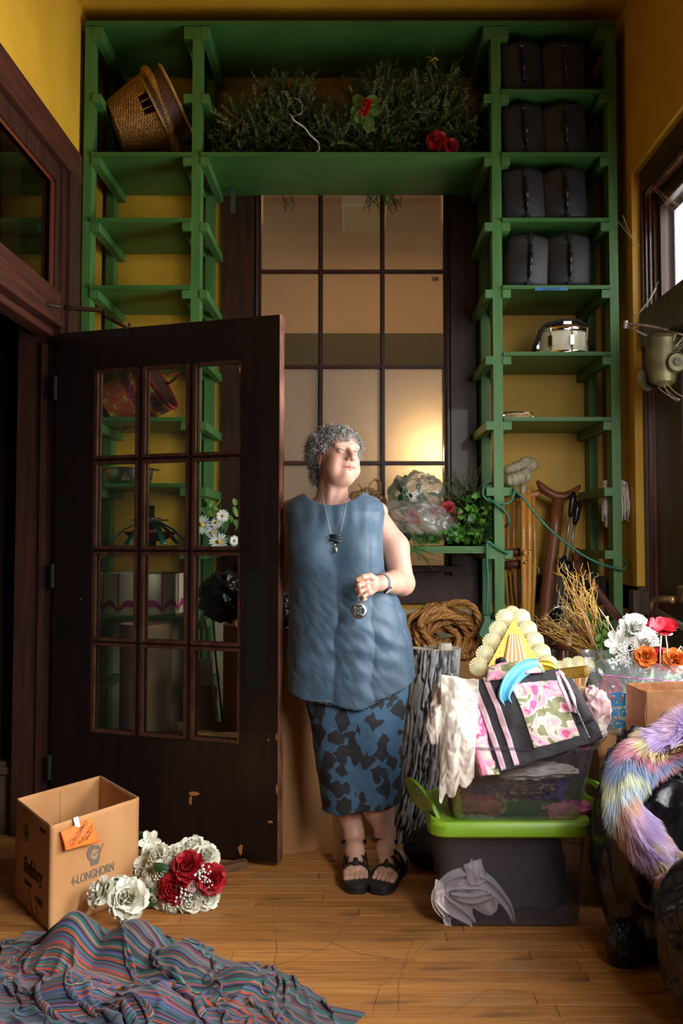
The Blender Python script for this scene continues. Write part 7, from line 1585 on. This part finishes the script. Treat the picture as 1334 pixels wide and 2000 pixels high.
for p, d in roots:
    dn_ = np.array([0, 0, -1.])+.9*np.array([d[0], d[1], 0])+rg.normal(size=3)*.55
    if p[1] > .02 and p[2] > .04: dn_ += np.array([0, .5, -.2])
    dn_ /= np.linalg.norm(dn_); L = rg.uniform(.022, .045); hr = rg.uniform(.003, .0068); tn_ = rg.uniform(.7, 1.7)*rg.choice([-1, 1]); ph = rg.uniform(0, 6.28)
    e1 = np.cross(dn_, d); e1 /= np.linalg.norm(e1)+1e-9; e2 = np.cross(e1, dn_); t_ = np.linspace(0, 1, nS)
    c = p+np.outer(t_*L, dn_)+np.outer(.005*np.sin(np.pi*t_), d)+hr*(np.cos(ph+tn_*2*np.pi*t_)[:, None]*e1+np.sin(ph+tn_*2*np.pi*t_)[:, None]*e2)
    w_ = .0015*(1-.55*t_); o = len(V)*1; base = rg.uniform(.10, .54)*(.72 if p[1] < -.03 and p[2] < 0 else 1)
    for i in range(nS):
        for a in (0, 2.094, 4.188): V.append(c[i]+w_[i]*(math.cos(a)*e1+math.sin(a)*e2)); cc.append(base*np.array([1, .985, .96]))
    for i in range(nS-1):
        for k in range(3): Fc_.append([o+3*i+k, o+3*i+(k+1) % 3, o+3*i+3+(k+1) % 3, o+3*i+3+k])
cur = npmesh('curls', toW(np.array(V)), Fc_, hairm, None, True, np.array(cc), kind='stuff'); cur.parent = hb_
# ---- clothes ----
def xs_at(tab, Y=YW):
    z = np.array([P(690, v, Y).z for v, a, b in tab]); xl = np.array([P(a, v, Y).x for v, a, b in tab]); xr = np.array([P(b, v, Y).x for v, a, b in tab]); o = np.argsort(z); return z[o], xl[o], xr[o]
TZ, TXL, TXR = xs_at([(958, 600, 705), (966, 582, 722), (972, 570, 738), (984, 560, 749), (1000, 556, 753), (1030, 560, 750), (1060, 563, 748), (1110, 562, 752), (1150, 561, 772), (1200, 559, 795), (1250, 559, 806), (1300, 559, 812), (1345, 560, 817), (1400, 560, 818)])
def table_hd(z): return np.interp(z, [.60, .8, .95, 1.10, 1.25, 1.36, 1.43, 1.46], [.18, .17, .16, .150, .150, .125, .085, .06])
def loft(p, Z, XL_, XR_, hdf, cy=YW, ex=2.3):
    z = p[..., 2]; xl = np.interp(z, Z, XL_); xr = np.interp(z, Z, XR_); hw = (xr-xl)/2; cx = (xl+xr)/2; hd = hdf(z); a = np.abs(p[..., 0]-cx)/hw; b = np.abs(p[..., 1]-cy)/hd
    return ((a**ex+b**ex)**(1/ex)-1)*np.minimum(hw, hd)
hemp = [P(u, v, 3.70) for u, v in ((556, 1366), (600, 1376), (650, 1383), (705, 1390), (760, 1372), (818, 1344))]
hx_ = np.array([p.x for p in hemp]); hz_ = np.array([p.z for p in hemp])
def tunic(p):
    d = loft(p, TZ, TXL, TXR, table_hd)
    for u, v in ((612, 1072), (698, 1068)): d = smin(d, s_ell(p, np.array(P(u, v, 3.775)), (.085, .075, .085)), .05)
    d = smin(d, s_ell(p, np.array(P(690, 1230, 3.80)), (.15, .105, .13)), .06)
    d = smax(d, -s_ell(p, np.array(P(651, 944, 3.86)), (.120, .26, .094)), .004)
    d = smax(d, -s_cone(p, S0+[.052, 0, .05], S0+[.075, -.01, -.16], .060, .058), .006); 
    d = smax(d, -s_cone(p, shR+[-.052, 0, .05], shR+[-.075, 0, -.16], .060, .056), .006)
    hz = np.interp(p[..., 0], hx_, hz_)+.03*np.clip((p[..., 1]-3.70)/.3, 0, 1); d = smax(d, hz-p[..., 2], .003); return d
Vt, Ft_ = snet(tunic, [-.31, 3.66, .62], [.27, 4.03, 1.50], .0048)
def vnorm(V, Fc):
    n = np.zeros_like(V); a = V[Fc[:, 0]]; fn = np.cross(V[Fc[:, 1]]-a, V[Fc[:, 2]]-a)+np.cross(V[Fc[:, 2]]-a, V[Fc[:, 3]]-a)
    for k in range(4): np.add.at(n, Fc[:, k], fn)
    return n/(np.linalg.norm(n, axis=1)[:, None]+1e-12)
N_ = vnorm(Vt, Ft_); x, y, z = Vt.T; zt_ = np.clip((1.30-z)/.5, 0, 1)
wp_ = .35*fbm(x*5, y*5, z*3, 3)
fold = ((1-np.abs(np.sin(x*19+wp_*4+y*9))**.7)*.010+np.sin(x*26+7+wp_*4-z*3)*.005)*(.1+.9*zt_)
diag = (1-np.abs(fbm(x*6-z*5, y*4, x*3+z*6, 2)))*.007*(.4+.6*np.clip((1.28-z)/.25, 0, 1))
swag = .0032*np.sin((z-.95+.9*(x+.02)**2*2.2)*75+wp_*8)*np.exp(-((z-.86)/.13)**2)*np.clip((3.80-y)/.08, 0, 1)
gath = .0016*np.sin(x*120+wp_*6)*np.clip((z-1.28)/.05, 0, 1)*np.clip((1.42-z)/.05, 0, 1)*(y < 3.84)
diag = diag+.0035*(1-np.abs(fbm(x*20+z*9, y*9, x*8+z*20, 2)))*np.clip((1.22-z)/.2, 0, 1)
edge = np.exp(-((z-np.interp(x, hx_, hz_))/.008)**2)*.003
Vt = Vt+N_*(fold+diag+swag+gath+edge)[:, None]
slate = M('slate_blue_crepe', C(66, 90, 110), C(60, 83, 101), (60, 60, 14), rough=.55, sheen=.15, bump=.00015, bscale=(260, 260, 260))
W(npmesh('tunic', Vt, Ft_, slate, None, True))
KZ, KXL, KXR = xs_at([(1330, 590, 800), (1370, 594, 797), (1400, 601, 793), (1450, 607, 789), (1500, 613, 788), (1550, 620, 787), (1600, 628, 785), (1640, 632, 783)], 3.84)
sk0 = P(628, 1600, 3.72).z; sk1 = P(784, 1584, 3.72).z; sx0 = P(628, 1600, 3.72).x; sx1 = P(784, 1584, 3.72).x
def skirt(p):
    d = loft(p, KZ, KXL, KXR, lambda z: np.interp(z, [.2, .5, .58, .64, .7], [.115, .135, .135, .12, .10]), 3.84, 2.2); hz = sk0+(sk1-sk0)*(p[..., 0]-sx0)/(sx1-sx0); return smax(smax(d, hz-p[..., 2], .003), p[..., 2]-.70, .003)
Vk, Fk = snet(skirt, [-.24, 3.66, .18], [.24, 4.02, .72], .0048); Nk = vnorm(Vk, Fk); x, y, z = Vk.T
Vk = Vk+Nk*((np.sin(x*34+z*4)*.006+.010*(1-np.abs(fbm(x*7+z*4, y*7, z*5, 3))))*np.clip((.72-z)/.3, .2, 1))[:, None]
def skirt_mat():
    m = bpy.data.materials.new('blue_black_floral_knit'); m.use_nodes = True; N = m.node_tree.nodes; L = m.node_tree.links; b = N['Principled BSDF']; b.inputs['Roughness'].default_value = .75
    tc = N.new('ShaderNodeTexCoord'); mp = N.new('ShaderNodeMapping'); mp.inputs['Scale'].default_value = (19, 5, 16); L.new(tc.outputs['Object'], mp.inputs[0])
    n = N.new('ShaderNodeTexNoise'); n.inputs['Scale'].default_value = 1.2; n.inputs['Detail'].default_value = 1; L.new(mp.outputs[0], n.inputs['Vector'])
    ad = N.new('ShaderNodeMixRGB'); ad.blend_type = 'ADD'; ad.inputs[0].default_value = .9; L.new(mp.outputs[0], ad.inputs[1]); L.new(n.outputs[1], ad.inputs[2])
    v = N.new('ShaderNodeTexVoronoi'); v.feature = 'F1'; v.distance = 'MANHATTAN'; v.inputs['Scale'].default_value = .95; v.inputs['Randomness'].default_value = .9; L.new(ad.outputs[0], v.inputs['Vector'])
    r = N.new('ShaderNodeValToRGB'); r.color_ramp.interpolation = 'CONSTANT'; r.color_ramp.elements[0].color = C(34, 34, 40); r.color_ramp.elements[1].position = .72; r.color_ramp.elements[1].color = C(60, 94, 122); L.new(v.outputs['Distance'], r.inputs[0]); L.new(r.outputs[0], b.inputs['Base Color']); return m
W(npmesh('skirt', Vk, Fk, skirt_mat(), None, True))
# ---- sandals ----
rub = M('black_rubber', C(30, 30, 32), rough=.5); lea = M('black_strap_leather', C(24, 22, 22), rough=.4)
for F_ in (FA, FB):
    ax = F_['toe']-F_['heel']; ax[2] = 0; Lf = np.linalg.norm(ax)+.085; ax /= np.linalg.norm(ax); sd = np.array([-ax[1], ax[0], 0]); sd = sd if sd[0] > 0 else -sd; mid = (F_['toe']+F_['heel'])/2; mid[2] = 0
    pr = [(-.5, .02), (-.46, .031), (-.35, .036), (-.1, .034), (.15, .044), (.35, .048), (.46, .036), (.5, .018)]
    ol = [mid+ax*(a*Lf)+sd*w_ for a, w_ in pr]+[mid+ax*(a*Lf)-sd*w_ for a, w_ in pr[::-1]]
    g = G().rings([[tuple(p+[0, 0, .002]) for p in ol], [tuple(p+[0, 0, .018]) for p in ol], [tuple(mid+(p-mid)*1.03+[0, 0, .021]) for p in ol], [tuple(mid+(p-mid)*1.02+[0, 0, .033+.010*max(0, -np.dot(p-mid, ax)/Lf)]) for p in ol]], True)
    so = W(g.build('sandal_sole', rub, None, 40))
    fa_ = lambda f: F_['heel']+(F_['ball']-F_['heel'])*f
    def strap(c, n_dir, rr, w_, squash=1., name='sandal_strap', a0=0, a1=math.pi):
        g = G(); n_dir = n_dir/np.linalg.norm(n_dir); e1 = sd; e2 = np.cross(e1, n_dir); e2 = e2 if e2[2] > 0 else -e2; rows = []
        for a in np.linspace(a0, a1, 22): 
            c_ = c+e1*rr*math.cos(a)+e2*rr*squash*math.sin(a); rows.append([tuple(c_-n_dir*w_), tuple(c_-n_dir*w_+(e1*math.cos(a)+e2*math.sin(a))*.0035), tuple(c_+n_dir*w_+(e1*math.cos(a)+e2*math.sin(a))*.0035), tuple(c_+n_dir*w_)])
        g.rings(rows, True); s_ = W(g.build(name, lea, None, 40)); return s_
    flr = lambda p: np.array([p[0], p[1], .032])
    strap(flr(F_['ball'])+ax*.012, ax, .050, .0095, .92)
    strap(flr(fa_(.72)), ax+np.array([0, 0, -.15]), .0455, .0085, 1.45)
    strap(flr(fa_(.45)), ax+np.array([0, 0, -.3]), .0445, .0085, 1.95)
    strap(F_['ank']+np.array([0, 0, -.008]), np.array([ax[0]*.3, ax[1]*.3, -1.]), .045, .0075, 1.05, a0=0, a1=2*math.pi*.995)
    g = G(); top = [F_['ank']+np.array([0, 0, .012])+ax*.042, fa_(.5)+np.array([0, 0, .066])+ax*.02, fa_(.8)+np.array([0, 0, .036])+ax*.02, F_['ball']+ax*.02+np.array([0, 0, .024])]; g.tube(top, .0105, 8, flat=.4); W(g.build('sandal_strap', lea, None, True))
# ---- jewellery, watch ----
silv = M('antique_silver', C(176, 172, 160), C(110, 104, 94), (80, 80, 80), rough=.3, metal=.9); ox = M('oxidised_metal', C(46, 44, 46), rough=.4, metal=.6)
nk = thing('necklace', 'silver chain necklace with dark bar and oval coin pendant on the tunic', 'necklace')
def front(u, v, off=.006):
    # depth of the tunic front at that place
    best = None
    for Y in np.arange(3.62, 3.9, .0025):
        p = np.array(P(u, v, Y))[None]
        if min(tunic(p)[0], upper(p)[0]) < .010: best = Y; break
    return np.array(P(u, v, (best or 3.75)-off))
g = G()
for a, b in (((630, 968), (646, 1044)), ((682, 960), (664, 1044))):
    pts = [front(a[0]+(b[0]-a[0])*f, a[1]+(b[1]-a[1])*f) for f in np.linspace(0, 1, 14)]
    for i in range(13):
        for k in range(3): p = pts[i]+(pts[i+1]-pts[i])*(k/3); g.lathe([(.0003, -.0024), (.0019, 0), (.0003, .0024)], 6, Matrix.Translation(Vector(p)))
    g.tube([Vector(p) for p in pts], .0006, 4)
g.build('chain', silv, nk, True)
for k, (u0_, v0_, u1_, v1_, r) in enumerate(((643, 1046, 665, 1045, .0045), (645, 1050, 667, 1051, .004), (642, 1055, 666, 1057, .004), (652, 1060, 667, 1059, .0035))): g = G(); g.tube([front(u0_, v0_, .012), front(u1_, v1_, .012)], r, 8); g.build('bar_pendant', ox, nk, True)
c_ = front(654, 1074, .012); g = G().lathe([(.001, .003), (.007, .003), (.0088, .002), (.0095, 0), (.001, -.001)], 24, mt_at(c_, (0, -1, 0)) @ Matrix.Diagonal((1., 1.45, 1., 1))); g.build('coin_pendant', silv, nk, True); G().tube([front(655, 1060, .012), front(654.5, 1065, .012)], .001, 5).build('chain', silv, nk)
t = thing('pocket_compass', 'round silver medallion on a short chain held in the hand of the woman', 'medallion'); c_ = Vector(P(701, 1193, 3.60)); m_ = mt_at(c_, (.12, -1, .03))
G().lathe([(.001, .006), (.024, .0055), (.027, .004), (.0295, .0), (.027, -.004), (.001, -.005)], 40, m_).build('case', silv, t, 40); G().lathe([(.001, .0068), (.023, .0064), (.0235, .0058)], 40, m_).build('face', ox, t)
for k in range(8): a = 2*math.pi*k/8; rr = .008+.008*(k % 2); G().lathe([(.0012, .0074), (.004, .0074), (.0045, .0066)], 10, m_ @ Matrix.Translation((rr*math.cos(a)-.004, rr*math.sin(a), 0))).build('relief', silv, t)
g = G().lathe([(.0205, .0074), (.018, .0078), (.016, .0074)], 24, m_ @ Matrix.Translation((.003, 0, 0)), a0=-1.1, a1=1.1).build('crescent', M('pale_moonstone', C(170, 184, 204), rough=.2), t)
g = G()
for k in range(7): p = Vector(P(701-.2*k, 1148+4.2*k, 3.603)); rope_torus(g, .0032, .0001, 1, 1, 10, Matrix.Translation(p) @ Matrix.Rotation(R(90*(k % 2)), 4, 'Z') @ Matrix.Rotation(R(90), 4, 'X'), .001)
g.build('chain', silv, t, True)
t = thing('wristwatch', 'grey strapped wristwatch on the bent arm of the woman', 'watch'); ad_ = Vector((WR-EL)).normalized(); mc = Vector(WR)+ad_*-.012; mw = Matrix.Translation(mc) @ bas(ad_, (0, -1, 0))
G().lathe([(.0325, -.010), (.0345, -.009), (.0345, .009), (.0325, .010), (.0315, 0), (.0325, -.010)], 40, mw).build('strap', M('grey_watch_strap', C(92, 98, 110), rough=.5), t, True)
vd = Vector((.1, -.9, -.45)).normalized(); vd = (vd-ad_*vd.dot(ad_)).normalized(); md_ = Matrix.Translation(mc+vd*.034) @ bas(vd, ad_)
G().lathe([(.001, .006), (.0155, .006), (.0175, .005), (.019, .0), (.001, -.002)], 30, md_).build('watch_case', ox, t, 40); G().lathe([(.001, .0066), (.0135, .0066), (.014, .006)], 30, md_).build('dial', M('pale_dial', C(180, 176, 176), rough=.3), t)
G().lathe([(.009, -.0018), (.0105, 0), (.009, .0018)], 20, Matrix.Translation(Vector(HN['ring'][0]*.45+HN['ring'][1]*.55)) @ bas(Vector(HN['ring'][1]-HN['ring'][0]), (0, 0, 1))).build('ring', silv, wo, True).matrix_parent_inverse = Matrix.Translation((-.03, -3.78, 0))
